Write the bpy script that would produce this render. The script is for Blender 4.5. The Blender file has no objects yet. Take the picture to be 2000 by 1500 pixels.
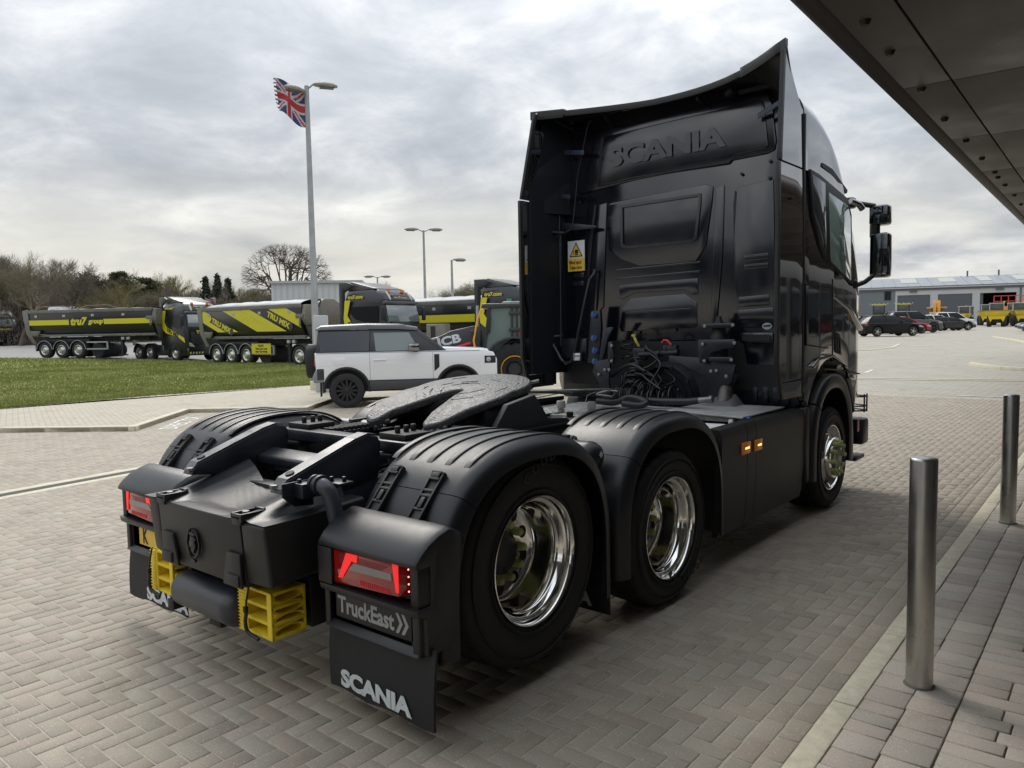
import bpy, bmesh, math, random
import numpy as np
from mathutils import Vector, Matrix
random.seed(7); rng = np.random.default_rng(7)
S = bpy.context.scene
COL = S.collection
# ---------------------------------------------------------------- camera
CAM = np.array([3.3136, -2.7202, 1.6592]); YAW, PIT, ROL, FPX = .6904, -.0747, -.0183, 1482.5
_F = np.array([-math.sin(YAW)*math.cos(PIT), math.cos(YAW)*math.cos(PIT), math.sin(PIT)])
_R = np.array([math.cos(YAW), math.sin(YAW), 0.]); _U = np.cross(_R, _F)
_R, _U = _R*math.cos(ROL)+_U*math.sin(ROL), -_R*math.sin(ROL)+_U*math.cos(ROL)
cd = bpy.data.cameras.new('camera'); cam = bpy.data.objects.new('camera', cd); COL.objects.link(cam)
M = Matrix((( _R[0], _U[0], -_F[0], CAM[0]), (_R[1], _U[1], -_F[1], CAM[1]), (_R[2], _U[2], -_F[2], CAM[2]), (0, 0, 0, 1)))
cam.matrix_world = M
cd.sensor_fit = 'HORIZONTAL'; cd.sensor_width = 36; cd.lens = 36*FPX/2000; cd.clip_start = .05; cd.clip_end = 3000
S.camera = cam
# ---------------------------------------------------------------- light
SUN_EL, SUN_AZ = math.radians(42), math.radians(-62)      # azimuth from +Y towards +X
S.view_settings.view_transform = 'Standard'; S.view_settings.look = 'None'
S.view_settings.exposure = 0.14; S.view_settings.gamma = 1; S.view_settings.use_curve_mapping = False
W = bpy.data.worlds.new('World'); S.world = W; W.use_nodes = True
nt = W.node_tree; nt.nodes.clear()
def N(nt, t, **k):
    n = nt.nodes.new(t)
    for a, b in k.items(): setattr(n, a, b)
    return n
def L(nt, a, b): nt.links.new(a, b)
def mathn(nt, op, a, b=None, c=None, clamp=False):
    n = N(nt, 'ShaderNodeMath', operation=op); n.use_clamp = clamp
    for i, v in enumerate((a, b, c)):
        if v is None: continue
        if isinstance(v, (int, float)): n.inputs[i].default_value = v
        else: L(nt, v, n.inputs[i])
    return n.outputs[0]
def ramp(nt, fac, stops, interp='LINEAR'):
    n = N(nt, 'ShaderNodeValToRGB'); n.color_ramp.interpolation = interp
    e = n.color_ramp.elements
    while len(e) < len(stops): e.new(.5)
    for i, (p, c) in enumerate(stops):
        e[i].position = p; e[i].color = (c[0], c[1], c[2], 1) if not isinstance(c, (int, float)) else (c, c, c, 1)
    L(nt, fac, n.inputs[0]); return n.outputs[0]
tc = N(nt, 'ShaderNodeTexCoord'); sep = N(nt, 'ShaderNodeSeparateXYZ'); L(nt, tc.outputs['Generated'], sep.inputs[0])
zc = mathn(nt, 'MAXIMUM', sep.outputs[2], 0.0)
den = mathn(nt, 'ADD', zc, .24)
px = mathn(nt, 'DIVIDE', sep.outputs[0], den); py = mathn(nt, 'DIVIDE', sep.outputs[1], den)
cmb = N(nt, 'ShaderNodeCombineXYZ'); L(nt, px, cmb.inputs[0]); L(nt, py, cmb.inputs[1]); cmb.inputs[2].default_value = 3.1
def wnoise(scale, det, rough, dist, off):
    mp = N(nt, 'ShaderNodeMapping'); mp.inputs['Location'].default_value = off; L(nt, cmb.outputs[0], mp.inputs[0])
    n = N(nt, 'ShaderNodeTexNoise'); L(nt, mp.outputs[0], n.inputs['Vector'])
    n.inputs['Scale'].default_value = scale; n.inputs['Detail'].default_value = det
    n.inputs['Roughness'].default_value = rough; n.inputs['Distortion'].default_value = dist
    return n.outputs['Fac']
n1 = wnoise(.68, 7, .5, .6, (2.3, .7, 0)); n2 = wnoise(2.9, 8, .6, .3, (5, 1, 0))
cl = mathn(nt, 'ADD', mathn(nt, 'MULTIPLY', n1, .66), mathn(nt, 'MULTIPLY', n2, .34))
ccol = ramp(nt, cl, [(.375, (.275, .305, .345)), (.47, (.40, .43, .475)), (.54, (.585, .605, .63)), (.61, (.90, .90, .88))], 'B_SPLINE')
# bright cream breaks in the cloud towards the horizon
hz = mathn(nt, 'SUBTRACT', 1.0, mathn(nt, 'DIVIDE', zc, .20), clamp=True)
n3 = wnoise(.9, 6, .5, .6, (9.1, 4.2, 0))
brk = mathn(nt, 'MULTIPLY', ramp(nt, n3, [(.36, 0.0), (.56, 1.0)]), hz, clamp=True)
mx = N(nt, 'ShaderNodeMix', data_type='RGBA'); L(nt, brk, mx.inputs[0]); L(nt, ccol, mx.inputs[6]); mx.inputs[7].default_value = (.98, .95, .84, 1)
# an overcast sky is brighter overhead
gain = mathn(nt, 'ADD', mathn(nt, 'MULTIPLY', zc, 2.3), .88)
vm = N(nt, 'ShaderNodeVectorMath', operation='SCALE'); L(nt, mx.outputs[2], vm.inputs[0]); L(nt, gain, vm.inputs[3])
sky = N(nt, 'ShaderNodeTexSky', sky_type='NISHITA'); sky.sun_disc = False; sky.sun_elevation = SUN_EL; sky.sun_rotation = SUN_AZ
sky.air_density = 1.5; sky.dust_density = 3
bg1 = N(nt, 'ShaderNodeBackground'); L(nt, sky.outputs[0], bg1.inputs[0]); bg1.inputs[1].default_value = .05
bg2 = N(nt, 'ShaderNodeBackground'); L(nt, vm.outputs[0], bg2.inputs[0]); bg2.inputs[1].default_value = .93
ms = N(nt, 'ShaderNodeMixShader'); ms.inputs[0].default_value = .93; L(nt, bg1.outputs[0], ms.inputs[1]); L(nt, bg2.outputs[0], ms.inputs[2])
wo = N(nt, 'ShaderNodeOutputWorld'); L(nt, ms.outputs[0], wo.inputs[0])
sd = bpy.data.lights.new('sun', 'SUN'); sd.energy = 1.5; sd.angle = math.radians(24); sd.color = (1, .95, .87)
sun = bpy.data.objects.new('sun', sd); COL.objects.link(sun)
sv = Vector((math.sin(SUN_AZ)*math.cos(SUN_EL), math.cos(SUN_AZ)*math.cos(SUN_EL), math.sin(SUN_EL)))
sun.rotation_euler = sv.to_track_quat('Z', 'Y').to_euler(); sun.location = (0, 0, 30)

# ---------------------------------------------------------------- helpers
def ray(u, v): return _F+_R*(u-1000)/FPX-_U*(v-750)/FPX
def on(ax, val, u, v):
    d = ray(u, v); return Vector(CAM+d*(val-CAM[ax])/d[ax])
def sstep(t):
    t = min(1., max(0., t)); return t*t*(3-2*t)
def hgt(x, y):
    return .5*sstep((y-20)/34)+.57*sstep((y-120)/35)+.32*sstep((-x-36)/11)+.3*sstep((-x-55)/30)
def gnd(u, v):                                   # where a line of sight meets the ground
    d = ray(u, v); t = 2.
    while t < 600:
        p = CAM+d*t
        if p[2] <= hgt(p[0], p[1]): break
        t *= 1.004
    return Vector((p[0], p[1], hgt(p[0], p[1])))
def at_depth(u, depth, v=None):
    d = ray(u, 640 if v is None else v); p = CAM+d*depth
    return Vector((p[0], p[1], hgt(p[0], p[1]) if v is None else p[2]))

MATS = {}
def mat(name, col=(.5, .5, .5), rough=.5, metal=0, ior=None, var=0, vscale=8, bump=0, bscale=200, rvar=0, spec=None, coat=0, emis=None, estr=0, trans=0, dust=None):
    if name in MATS: return MATS[name]
    m = bpy.data.materials.new(name); m.use_nodes = True; t = m.node_tree; b = t.nodes['Principled BSDF']
    b.inputs['Base Color'].default_value = (*col, 1); b.inputs['Roughness'].default_value = rough; b.inputs['Metallic'].default_value = metal
    if ior: b.inputs['IOR'].default_value = ior; b.inputs['Coat IOR'].default_value = ior
    if spec is not None: b.inputs['Specular IOR Level'].default_value = spec
    if coat: b.inputs['Coat Weight'].default_value = coat; b.inputs['Coat Roughness'].default_value = .03
    if emis: b.inputs['Emission Color'].default_value = (*emis, 1); b.inputs['Emission Strength'].default_value = estr
    if trans: b.inputs['Transmission Weight'].default_value = trans
    o = None
    if var or rvar or bump or dust:
        o = N(t, 'ShaderNodeTexCoord').outputs['Object']
    if var or rvar:
        n = N(t, 'ShaderNodeTexNoise'); L(t, o, n.inputs[0]); n.inputs['Scale'].default_value = vscale; n.inputs['Detail'].default_value = 7; n.inputs['Roughness'].default_value = .65
        if var:
            r = ramp(t, n.outputs[0], [(.3, tuple(c*(1-var) for c in col)), (.7, tuple(min(1, c*(1+var)) for c in col))]); L(t, r, b.inputs['Base Color'])
        if rvar:
            L(t, ramp(t, n.outputs[0], [(.32, max(0.02, rough-rvar)), (.68, min(1, rough+rvar))]), b.inputs['Roughness'])
    if bump:
        n2 = N(t, 'ShaderNodeTexNoise'); L(t, o, n2.inputs[0]); n2.inputs['Scale'].default_value = bscale; n2.inputs['Detail'].default_value = 4
        bp = N(t, 'ShaderNodeBump'); bp.inputs['Strength'].default_value = bump; bp.inputs['Distance'].default_value = .004
        L(t, n2.outputs[0], bp.inputs['Height']); L(t, bp.outputs[0], b.inputs['Normal'])
    MATS[name] = m; return m
def setp(o, label=None, cat=None, group=None, kind=None):
    if label: o['label'] = label
    if cat: o['category'] = cat
    if group: o['group'] = group
    if kind: o['kind'] = kind
    return o
def empty(name, loc=(0, 0, 0), rz=0, label=None, cat=None, group=None, parent=None, scale=1):
    o = bpy.data.objects.new(name, None); COL.objects.link(o); o.empty_display_size = .2
    o.location = loc; o.rotation_euler = (0, 0, rz); o.scale = (scale,)*3
    if parent: o.parent = parent
    return setp(o, label, cat, group)
def vadd(a, b): return (a[0]+b[0], a[1]+b[1], a[2]+b[2])
class MB:
    def __init__(s): s.v = []; s.f = []; s.sm = []; s.mi = []; s.cur = 0
    def add(s, vs, fs, smooth=False):
        b = len(s.v); s.v += [tuple(map(float, p)) for p in vs]
        for f in fs: s.f.append([b+i for i in f]); s.sm.append(smooth); s.mi.append(s.cur)
        return s
    def box(s, x0, x1, y0, y1, z0, z1):
        x0, x1 = sorted((x0, x1)); y0, y1 = sorted((y0, y1)); z0, z1 = sorted((z0, z1))
        return s.add([(x0, y0, z0), (x1, y0, z0), (x1, y1, z0), (x0, y1, z0), (x0, y0, z1), (x1, y0, z1), (x1, y1, z1), (x0, y1, z1)],
              [(3, 2, 1, 0), (4, 5, 6, 7), (0, 1, 5, 4), (1, 2, 6, 5), (2, 3, 7, 6), (3, 0, 4, 7)])
    def cbox(s, c, sx, sy, sz): return s.box(c[0]-sx/2, c[0]+sx/2, c[1]-sy/2, c[1]+sy/2, c[2]-sz/2, c[2]+sz/2)
    def hexa(s, p): # 8 points, bottom ring then top ring
        return s.add(p, [(3, 2, 1, 0), (4, 5, 6, 7), (0, 1, 5, 4), (1, 2, 6, 5), (2, 3, 7, 6), (3, 0, 4, 7)])
    def prism(s, poly, ax, a, b, smooth=False):
        # poly: 2d points in the other two axes (x:(y,z) y:(x,z) z:(x,y))
        def P(p, t): return (t, p[0], p[1]) if ax == 0 else (p[0], t, p[1]) if ax == 1 else (p[0], p[1], t)
        n = len(poly); vs = [P(p, a) for p in poly]+[P(p, b) for p in poly]
        fs = [list(range(n))[::-1], list(range(n, 2*n))]
        s.add(vs, fs); b0 = len(s.v)-2*n
        for i in range(n):
            j = (i+1) % n; s.f.append([b0+i, b0+j, b0+n+j, b0+n+i]); s.sm.append(smooth); s.mi.append(s.cur)
        return s
    def loft(s, rings, closed=True, caps=True, smooth=True):
        n = len(rings[0]); vs = [p for r in rings for p in r]; fs = []
        for k in range(len(rings)-1):
            for i in range(n if closed else n-1):
                j = (i+1) % n; fs.append((k*n+i, k*n+j, (k+1)*n+j, (k+1)*n+i))
        s.add(vs, fs, smooth)
        if caps and closed:
            b = len(s.v)-len(vs)
            s.f.append([b+i for i in range(n)][::-1]); s.sm.append(False); s.mi.append(s.cur)
            s.f.append([b+(len(rings)-1)*n+i for i in range(n)]); s.sm.append(False); s.mi.append(s.cur)
        return s
    def tube(s, path, r, n=8, caps=True, closed=False):
        path = [Vector(p) for p in path]; m = len(path); rings = []; up = None
        for i, p in enumerate(path):
            a = path[(i-1) % m] if (i > 0 or closed) else p; b = path[(i+1) % m] if (i < m-1 or closed) else p
            d = (b-a).normalized()
            if up is None: up = Vector((0, 0, 1)) if abs(d.z) < .9 else Vector((1, 0, 0))
            x = d.cross(up)
            if x.length < 1e-5: x = d.orthogonal()
            x.normalize(); yv = x.cross(d).normalized(); up = yv
            rr = r[i] if isinstance(r, (list, tuple)) else r
            rings.append([p+(x*math.cos(2*math.pi*k/n)+yv*math.sin(2*math.pi*k/n))*rr for k in range(n)])
        if closed: rings.append(rings[0])
        return s.loft(rings, True, caps and not closed)
    def cyl(s, a, b, r, n=16, r2=None): return s.tube([a, b], [r, r if r2 is None else r2], n)
    def lathe(s, prof, c, ax=0, n=32, sgn=1, smooth=True, rf=None):
        # prof: (axial, radius)
        rings = []
        for q, (t, r) in enumerate(prof):
            ring = []
            for k in range(n):
                a = 2*math.pi*k/n; rr = r*(rf(k, q) if rf else 1)
                u, w = math.cos(a)*rr, math.sin(a)*rr
                ring.append((c[0]+sgn*t, c[1]+u, c[2]+w) if ax == 0 else (c[0]+u, c[1]+sgn*t, c[2]+w) if ax == 1 else (c[0]+u, c[1]+w, c[2]+t))
            rings.append(ring)
        return s.loft(rings, True, False, smooth)
    def disc(s, c, r, ax=0, n=24):
        pts = [(math.cos(2*math.pi*k/n)*r, math.sin(2*math.pi*k/n)*r) for k in range(n)]
        vs = [(c[0], c[1]+a, c[2]+b) if ax == 0 else (c[0]+a, c[1], c[2]+b) if ax == 1 else (c[0]+a, c[1]+b, c[2]) for a, b in pts]
        return s.add(vs, [list(range(n))])
    def build(s, name, m, parent=None, bev=0, label=None, seg=2, fixn=True, smooth=None, loc=None, angle=35, kind=None):
        me = bpy.data.meshes.new(name)
        bm = bmesh.new(); bv = [bm.verts.new(p) for p in s.v]
        for f, sm, mi in zip(s.f, s.sm, s.mi):
            try: fc = bm.faces.new([bv[i] for i in f])
            except ValueError: continue
            fc.smooth = sm if smooth is None else smooth; fc.material_index = mi
        if bev: bmesh.ops.remove_doubles(bm, verts=bm.verts, dist=1e-5)
        if fixn: bmesh.ops.recalc_face_normals(bm, faces=bm.faces)
        if bev:
            lim = math.radians(angle)
            es = [e for e in bm.edges if len(e.link_faces) == 2 and e.calc_face_angle(0) > lim]
            bmesh.ops.bevel(bm, geom=es, offset=bev, segments=seg, affect='EDGES', profile=.5, clamp_overlap=True)
            for fc in bm.faces: fc.smooth = True
        bm.to_mesh(me); bm.free()
        if bev:
            try: me.set_sharp_from_angle(angle=math.radians(40))
            except Exception: pass
        elif smooth is None and any(s.sm):
            try: me.set_sharp_from_angle(angle=math.radians(50))
            except Exception: pass
        for q in (m if isinstance(m, (list, tuple)) else [m]): me.materials.append(q)
        o = bpy.data.objects.new(name, me); COL.objects.link(o)
        if parent: o.parent = parent
        if loc is not None: o.location = loc
        return setp(o, label, None, None, kind)
def copy_obj(o, parent=None, **k):
    c = o.copy(); COL.objects.link(c)
    if parent is not None: c.parent = parent
    for a, b in k.items(): setattr(c, a, b)
    return c
def copy_tree(o, parent=None):
    c = copy_obj(o, parent)
    for ch in list(o.children): copy_tree(ch, c)
    return c
def mirrored(o, parent):                       # left-hand twin of a part, own mesh data
    c = o.copy(); c.data = o.data.copy() if o.data else None; COL.objects.link(c); c.parent = parent
    if c.data:
        c.data.transform(Matrix.Scale(-1, 4, (1, 0, 0))); c.data.flip_normals()
        c.location.x = -c.location.x
    else: c.location.x = -c.location.x
    for ch in list(o.children):
        if 'nomirror' in ch: continue
        mirrored(ch, c)
    return c
def text(name, s, size, m, parent, origin, xdir, ydir, depth=.002, bold=0, sx=1, shear=0, align='LEFT', spacing=1, label=None, width=None):
    cu = bpy.data.curves.new('t', 'FONT'); cu.body = s; cu.size = size; cu.extrude = depth; cu.offset = bold*size; cu.shear = shear
    cu.align_x = align; cu.space_character = spacing; cu.resolution_u = 3
    tmp = bpy.data.objects.new('t', cu); COL.objects.link(tmp)
    dg = bpy.context.evaluated_depsgraph_get(); me = bpy.data.meshes.new_from_object(tmp.evaluated_get(dg))
    bpy.data.objects.remove(tmp)
    if width:
        xs_t = [v.co.x for v in me.vertices]; sx = width/(max(xs_t)-min(xs_t)); me.transform(Matrix.Translation((-min(xs_t), 0, 0)))
    x = Vector(xdir).normalized(); z = x.cross(Vector(ydir)).normalized(); y = z.cross(x)
    Mx = Matrix(((x.x*sx, y.x, z.x, origin[0]), (x.y*sx, y.y, z.y, origin[1]), (x.z*sx, y.z, z.z, origin[2]), (0, 0, 0, 1)))
    me.transform(Mx); me.materials.clear(); me.materials.append(m); me.name = name
    o = bpy.data.objects.new(name, me); COL.objects.link(o); o.parent = parent
    return setp(o, label)
# ================================================================ GROUND
def paving_mat(name, c0, c1, tint_attr=False, joint=None, scale=None, rough=.8, spec=True, rot=0):
    m = bpy.data.materials.new(name); m.use_nodes = True; t = m.node_tree; b = t.nodes['Principled BSDF']
    geo = N(t, 'ShaderNodeNewGeometry'); pos = geo.outputs['Position']
    def noise(sc, det=6, r=.6):
        n = N(t, 'ShaderNodeTexNoise'); L(t, pos, n.inputs[0]); n.inputs['Scale'].default_value = sc; n.inputs['Detail'].default_value = det; n.inputs['Roughness'].default_value = r; return n.outputs[0]
    big = noise(.55, 5); mid = noise(6, 6); fine = noise(170, 3, .7)
    if tint_attr == 'attr':
        at = N(t, 'ShaderNodeAttribute'); at.attribute_name = 'tint'; v = at.outputs['Fac']
    elif tint_attr == 'obj':
        v = N(t, 'ShaderNodeObjectInfo').outputs['Random']
    else: v = mid
    f = mathn(t, 'ADD', mathn(t, 'MULTIPLY', v, .5), mathn(t, 'ADD', mathn(t, 'MULTIPLY', big, .45), mathn(t, 'MULTIPLY', mid, .3)))
    col = ramp(t, f, [(.32, c0), (.6, tuple((a+b2)/2 for a, b2 in zip(c0, c1))), (.92, c1)])
    hue = N(t, 'ShaderNodeMix', data_type='RGBA', blend_type='MULTIPLY'); hue.inputs[0].default_value = 1
    L(t, col, hue.inputs[6]); L(t, ramp(t, mathn(t, 'FRACT', mathn(t, 'MULTIPLY', v, 7.31)), [(0, (1.03, .985, .96)), (.5, (1.01, 1, .98)), (1, (.98, 1.0, .985))]), hue.inputs[7])
    g = N(t, 'ShaderNodeMix', data_type='RGBA', blend_type='MULTIPLY'); g.inputs[0].default_value = 1
    L(t, hue.outputs[2], g.inputs[6]); L(t, ramp(t, fine, [(.3, .78), (.7, 1.2)]), g.inputs[7]); cur = g.outputs[2]
    # dark stains and drips
    dn = noise(11, 3, .5); dm = N(t, 'ShaderNodeMix', data_type='RGBA', blend_type='MULTIPLY'); dm.inputs[0].default_value = 1
    L(t, cur, dm.inputs[6]); L(t, ramp(t, mathn(t, 'ADD', mathn(t, 'MULTIPLY', dn, .7), mathn(t, 'MULTIPLY', big, .3)), [(.27, .45), (.315, 1.0)]), dm.inputs[7]); cur = dm.outputs[2]
    st = noise(1.7, 8, .75)
    s2 = N(t, 'ShaderNodeMix', data_type='RGBA', blend_type='MULTIPLY'); s2.inputs[0].default_value = 1
    L(t, cur, s2.inputs[6]); L(t, ramp(t, st, [(.28, .55), (.37, .86), (.47, 1.0)]), s2.inputs[7]); cur = s2.outputs[2]
    if spec:
        vo = N(t, 'ShaderNodeTexVoronoi'); L(t, pos, vo.inputs[0]); vo.inputs['Scale'].default_value = 62
        n4 = noise(2.1, 4)
        k = mathn(t, 'MULTIPLY', mathn(t, 'LESS_THAN', vo.outputs['Distance'], .19), mathn(t, 'GREATER_THAN', N_sep(t, vo.outputs['Color']), .55))
        mxs = N(t, 'ShaderNodeMix', data_type='RGBA'); L(t, mathn(t, 'MULTIPLY', k, ramp(t, n4, [(.35, .3), (.6, .95)])), mxs.inputs[0]); L(t, cur, mxs.inputs[6]); mxs.inputs[7].default_value = (.62, .58, .5, 1); cur = mxs.outputs[2]
    if joint:
        mp = N(t, 'ShaderNodeMapping'); L(t, pos, mp.inputs[0]); mp.inputs['Rotation'].default_value = (0, 0, rot)
        br = N(t, 'ShaderNodeTexBrick'); L(t, mp.outputs[0], br.inputs[0]); br.inputs['Scale'].default_value = 1
        br.inputs['Brick Width'].default_value = scale[0]; br.inputs['Row Height'].default_value = scale[1]; br.inputs['Mortar Size'].default_value = scale[2]
        br.inputs['Color1'].default_value = (1, 1, 1, 1); br.inputs['Color2'].default_value = (.86, .86, .86, 1); br.inputs['Mortar'].default_value = (*joint, 1)
        q = N(t, 'ShaderNodeMix', data_type='RGBA', blend_type='MULTIPLY'); q.inputs[0].default_value = .8; L(t, cur, q.inputs[6]); L(t, br.outputs[0], q.inputs[7]); cur = q.outputs[2]
    L(t, cur, b.inputs['Base Color']); b.inputs['Roughness'].default_value = rough
    bp = N(t, 'ShaderNodeBump'); bp.inputs['Strength'].default_value = .35; bp.inputs['Distance'].default_value = .003; L(t, fine, bp.inputs['Height']); L(t, bp.outputs[0], b.inputs['Normal'])
    MATS[name] = m; return m
def N_sep(t, c):
    n = N(t, 'ShaderNodeSeparateColor'); L(t, c, n.inputs[0]); return n.outputs[0]
GA, GB = (.335, .290, .232), (.425, .375, .306)
m_block_o = paving_mat('block_single', GA, GB, 'obj'); m_block_a = paving_mat('block_joined', GA, GB, 'attr')
m_pav_o = paving_mat('pavement_single', (.37, .33, .285), (.49, .445, .39), 'obj'); m_pav_a = paving_mat('pavement_joined', (.37, .33, .285), (.49, .445, .39), 'attr')
m_sand = paving_mat('joint_sand', (.43, .39, .315), (.53, .485, .395), False, spec=False, rough=.95)
m_dirt = paving_mat('joint_dirt', (.11, .095, .07), (.19, .165, .125), False, spec=False, rough=.95)
m_yard = paving_mat('yard_paving', (.36, .335, .285), (.49, .46, .40), False, joint=(.66, .64, .58), scale=(.4, .2, .02), spec=False)
m_path = paving_mat('cream_paving', (.41, .375, .30), (.53, .49, .40), False, joint=(.72, .68, .6), scale=(.2, .1, .009), spec=False, rot=.3)
m_kerb = mat('kerb_concrete', (.62, .575, .44), .85, var=.16, vscale=14, bump=.5, bscale=120)
m_asph = paving_mat('far_asphalt', (.17, .165, .16), (.30, .295, .28), False, spec=False)

# base ground sheet: a graded grid out to the horizon
xs = [-1500, -900, -500, -300, -200, -150, -120]+list(range(-100, 41, 2))+[60, 100, 200, 500, 1500]
ys = [-1500, -500, -200, -60]+list(range(-20, 181, 3))+[200, 300, 500, 900, 1500]
vs = [(x, y, hgt(x, y)-.03) for y in ys for x in xs]; nx = len(xs)
fs = [(j*nx+i, j*nx+i+1, (j+1)*nx+i+1, (j+1)*nx+i) for j in range(len(ys)-1) for i in range(nx-1)]
g = MB().add(vs, fs, True).build('ground', m_asph, fixn=False); g['kind'] = 'structure'
# yard of block paving beyond the near field
def sheet(name, outline_near, outline_far, n, dz, m, kind='structure'):
    rows = []
    for a, b in zip(outline_near, outline_far):
        rows.append([(a.x+(b.x-a.x)*k/n, a.y+(b.y-a.y)*k/n) for k in range(n+1)])
    vs = [(x, y, hgt(x, y)+dz) for r in rows for x, y in r]; w = n+1
    fs = [(j*w+i, j*w+i+1, (j+1)*w+i+1, (j+1)*w+i) for j in range(len(rows)-1) for i in range(n)]
    o = MB().add(vs, fs, True).build(name, m, fixn=True); o['kind'] = kind; return o
vs = []; fs = []; yy = list(np.arange(-12, 150, 3.)); xx = list(np.arange(-36, 21, 3.))
for y in yy:
    for x in xx: vs.append((x, y, hgt(x, y)-.018))
w = len(xx); fs = [(j*w+i, j*w+i+1, (j+1)*w+i+1, (j+1)*w+i) for j in range(len(yy)-1) for i in range(w-1)]
MB().add(vs, fs, True).build('yard_paving', m_yard, fixn=False)['kind'] = 'structure'

# ---- path and grass on the left
kerb_px = [(-700, 853), (0, 845), (265, 842), (370, 806), (600, 803), (650, 785), (1120, 764)]
kerb_pts = [on(2, 0, *p) for p in kerb_px]
def interp(tab, u):
    for (a, va), (b, vb) in zip(tab, tab[1:]):
        if u <= b: return va+(vb-va)*(u-a)/(b-a)
    return tab[-1][1]
near_tab = [(-700, 862), (0, 805), (300, 778), (610, 757), (690, 750)]; far_tab = [(-700, 703), (0, 702), (300, 705), (580, 713), (640, 716), (690, 719)]
us = [-700, -500, -350, -200, -100]+list(range(0, 641, 20))
gn = [on(2, 0, u, interp(near_tab, u)) for u in us]; gf = [gnd(u, interp(far_tab, u)) for u in us]
path_pts = [on(2, 0, -700, 862)]+[on(2, 0, u, interp(near_tab, u)) for u in (0, 300, 610, 690)]
pp = [(p.x, p.y) for p in kerb_pts]+[(-30, 27)]+[(p.x, p.y) for p in path_pts[::-1]]
MB().prism(pp, 2, -.02, .07).build('path', m_path)['kind'] = 'structure'
def inside(poly, x, y):
    c = False; n = len(poly)
    for i in range(n):
        x1, y1 = poly[i]; x2, y2 = poly[(i+1) % n]
        if (y1 > y) != (y2 > y) and x < (x2-x1)*(y-y1)/(y2-y1)+x1: c = not c
    return c
def kerb_run(pts, wdt, z0, z1, seg, name, parent_name, side=1, gap=.006):
    par = empty(parent_name, tuple(pts[0])); par['kind'] = 'structure'; o0 = Vector(pts[0])
    for a, b in zip(pts, pts[1:]):
        a = Vector(a); b = Vector(b); d = b-a; ln = d.length; d.normalize(); nrm = Vector((-d.y, d.x, 0))*side; k = max(1, round(ln/seg))
        for i in range(k):
            p = a+d*(ln*i/k+gap/2)-o0; q = a+d*(ln*(i+1)/k-gap/2)-o0; h = random.uniform(-.0015, .0015)
            mb = MB().hexa([(p.x, p.y, p.z+z0), (q.x, q.y, q.z+z0), (q.x+nrm.x*wdt, q.y+nrm.y*wdt, q.z+z0), (p.x+nrm.x*wdt, p.y+nrm.y*wdt, p.z+z0),
                            (p.x, p.y, p.z+z1+h), (q.x, q.y, q.z+z1+h), (q.x+nrm.x*wdt, q.y+nrm.y*wdt, q.z+z1+h), (p.x+nrm.x*wdt, p.y+nrm.y*wdt, p.z+z1+h)])
            mb.build(name, m_kerb, par, bev=.008)
    return par
kerb_run(kerb_pts[1:6], .13, -.02, .085, .9, 'kerb_stone', 'path_kerb', 1)
kerb_run([path_pts[1], path_pts[2], path_pts[3]], .05, -.02, .075, .9, 'kerb_stone', 'grass_edging', 1)
m_grass = bpy.data.materials.new('grass'); m_grass.use_nodes = True; t = m_grass.node_tree; b = t.nodes['Principled BSDF']
pos = N(t, 'ShaderNodeNewGeometry').outputs['Position']
na = N(t, 'ShaderNodeTexNoise'); L(t, pos, na.inputs[0]); na.inputs['Scale'].default_value = .35; na.inputs['Detail'].default_value = 6
nb = N(t, 'ShaderNodeTexNoise'); L(t, pos, nb.inputs[0]); nb.inputs['Scale'].default_value = 9; nb.inputs['Detail'].default_value = 8; nb.inputs['Roughness'].default_value = .75
f = mathn(t, 'ADD', mathn(t, 'MULTIPLY', na.outputs[0], .55), mathn(t, 'MULTIPLY', nb.outputs[0], .5))
L(t, ramp(t, f, [(.30, (.20, .17, .09)), (.37, (.14, .165, .045)), (.5, (.25, .275, .085)), (.68, (.36, .37, .15))]), b.inputs['Base Color']); b.inputs['Roughness'].default_value = .9; b.inputs['Specular IOR Level'].default_value = .1
bp = N(t, 'ShaderNodeBump'); bp.inputs['Strength'].default_value = 1; bp.inputs['Distance'].default_value = .05; L(t, nb.outputs[0], bp.inputs['Height']); L(t, bp.outputs[0], b.inputs['Normal'])
sheet('lawn', gn, gf, 24, .06, m_grass)
# grass blades: short tufts over the lawn, thinner with distance
K = 70000; uu = rng.uniform(-60, 640, K); ww = rng.uniform(0, 1, K)**1.7
NA = np.array([[p.x, p.y] for p in gn]); FA = np.array([[p.x, p.y] for p in gf]); ua = np.array(us, float)
nxy = np.stack([np.interp(uu, ua, NA[:, k]) for k in (0, 1)], 1); fxy = np.stack([np.interp(uu, ua, FA[:, k]) for k in (0, 1)], 1)
P0 = nxy+(fxy-nxy)*ww[:, None]; P0 += rng.normal(0, .05, P0.shape)
hz0 = np.array([hgt(x, y) for x, y in P0])+.058
hh = rng.uniform(.02, .055, K)*(1+ww); an = rng.uniform(0, math.pi, K); wd = rng.uniform(.008, .018, K)*(1+2*ww); ln = rng.normal(0, .02, (K, 2))
V = np.empty((K, 3, 3)); V[:, 0, 0] = P0[:, 0]-np.cos(an)*wd; V[:, 0, 1] = P0[:, 1]-np.sin(an)*wd; V[:, 0, 2] = hz0
V[:, 1, 0] = P0[:, 0]+np.cos(an)*wd; V[:, 1, 1] = P0[:, 1]+np.sin(an)*wd; V[:, 1, 2] = hz0
V[:, 2, 0] = P0[:, 0]+ln[:, 0]; V[:, 2, 1] = P0[:, 1]+ln[:, 1]; V[:, 2, 2] = hz0+hh
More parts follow.
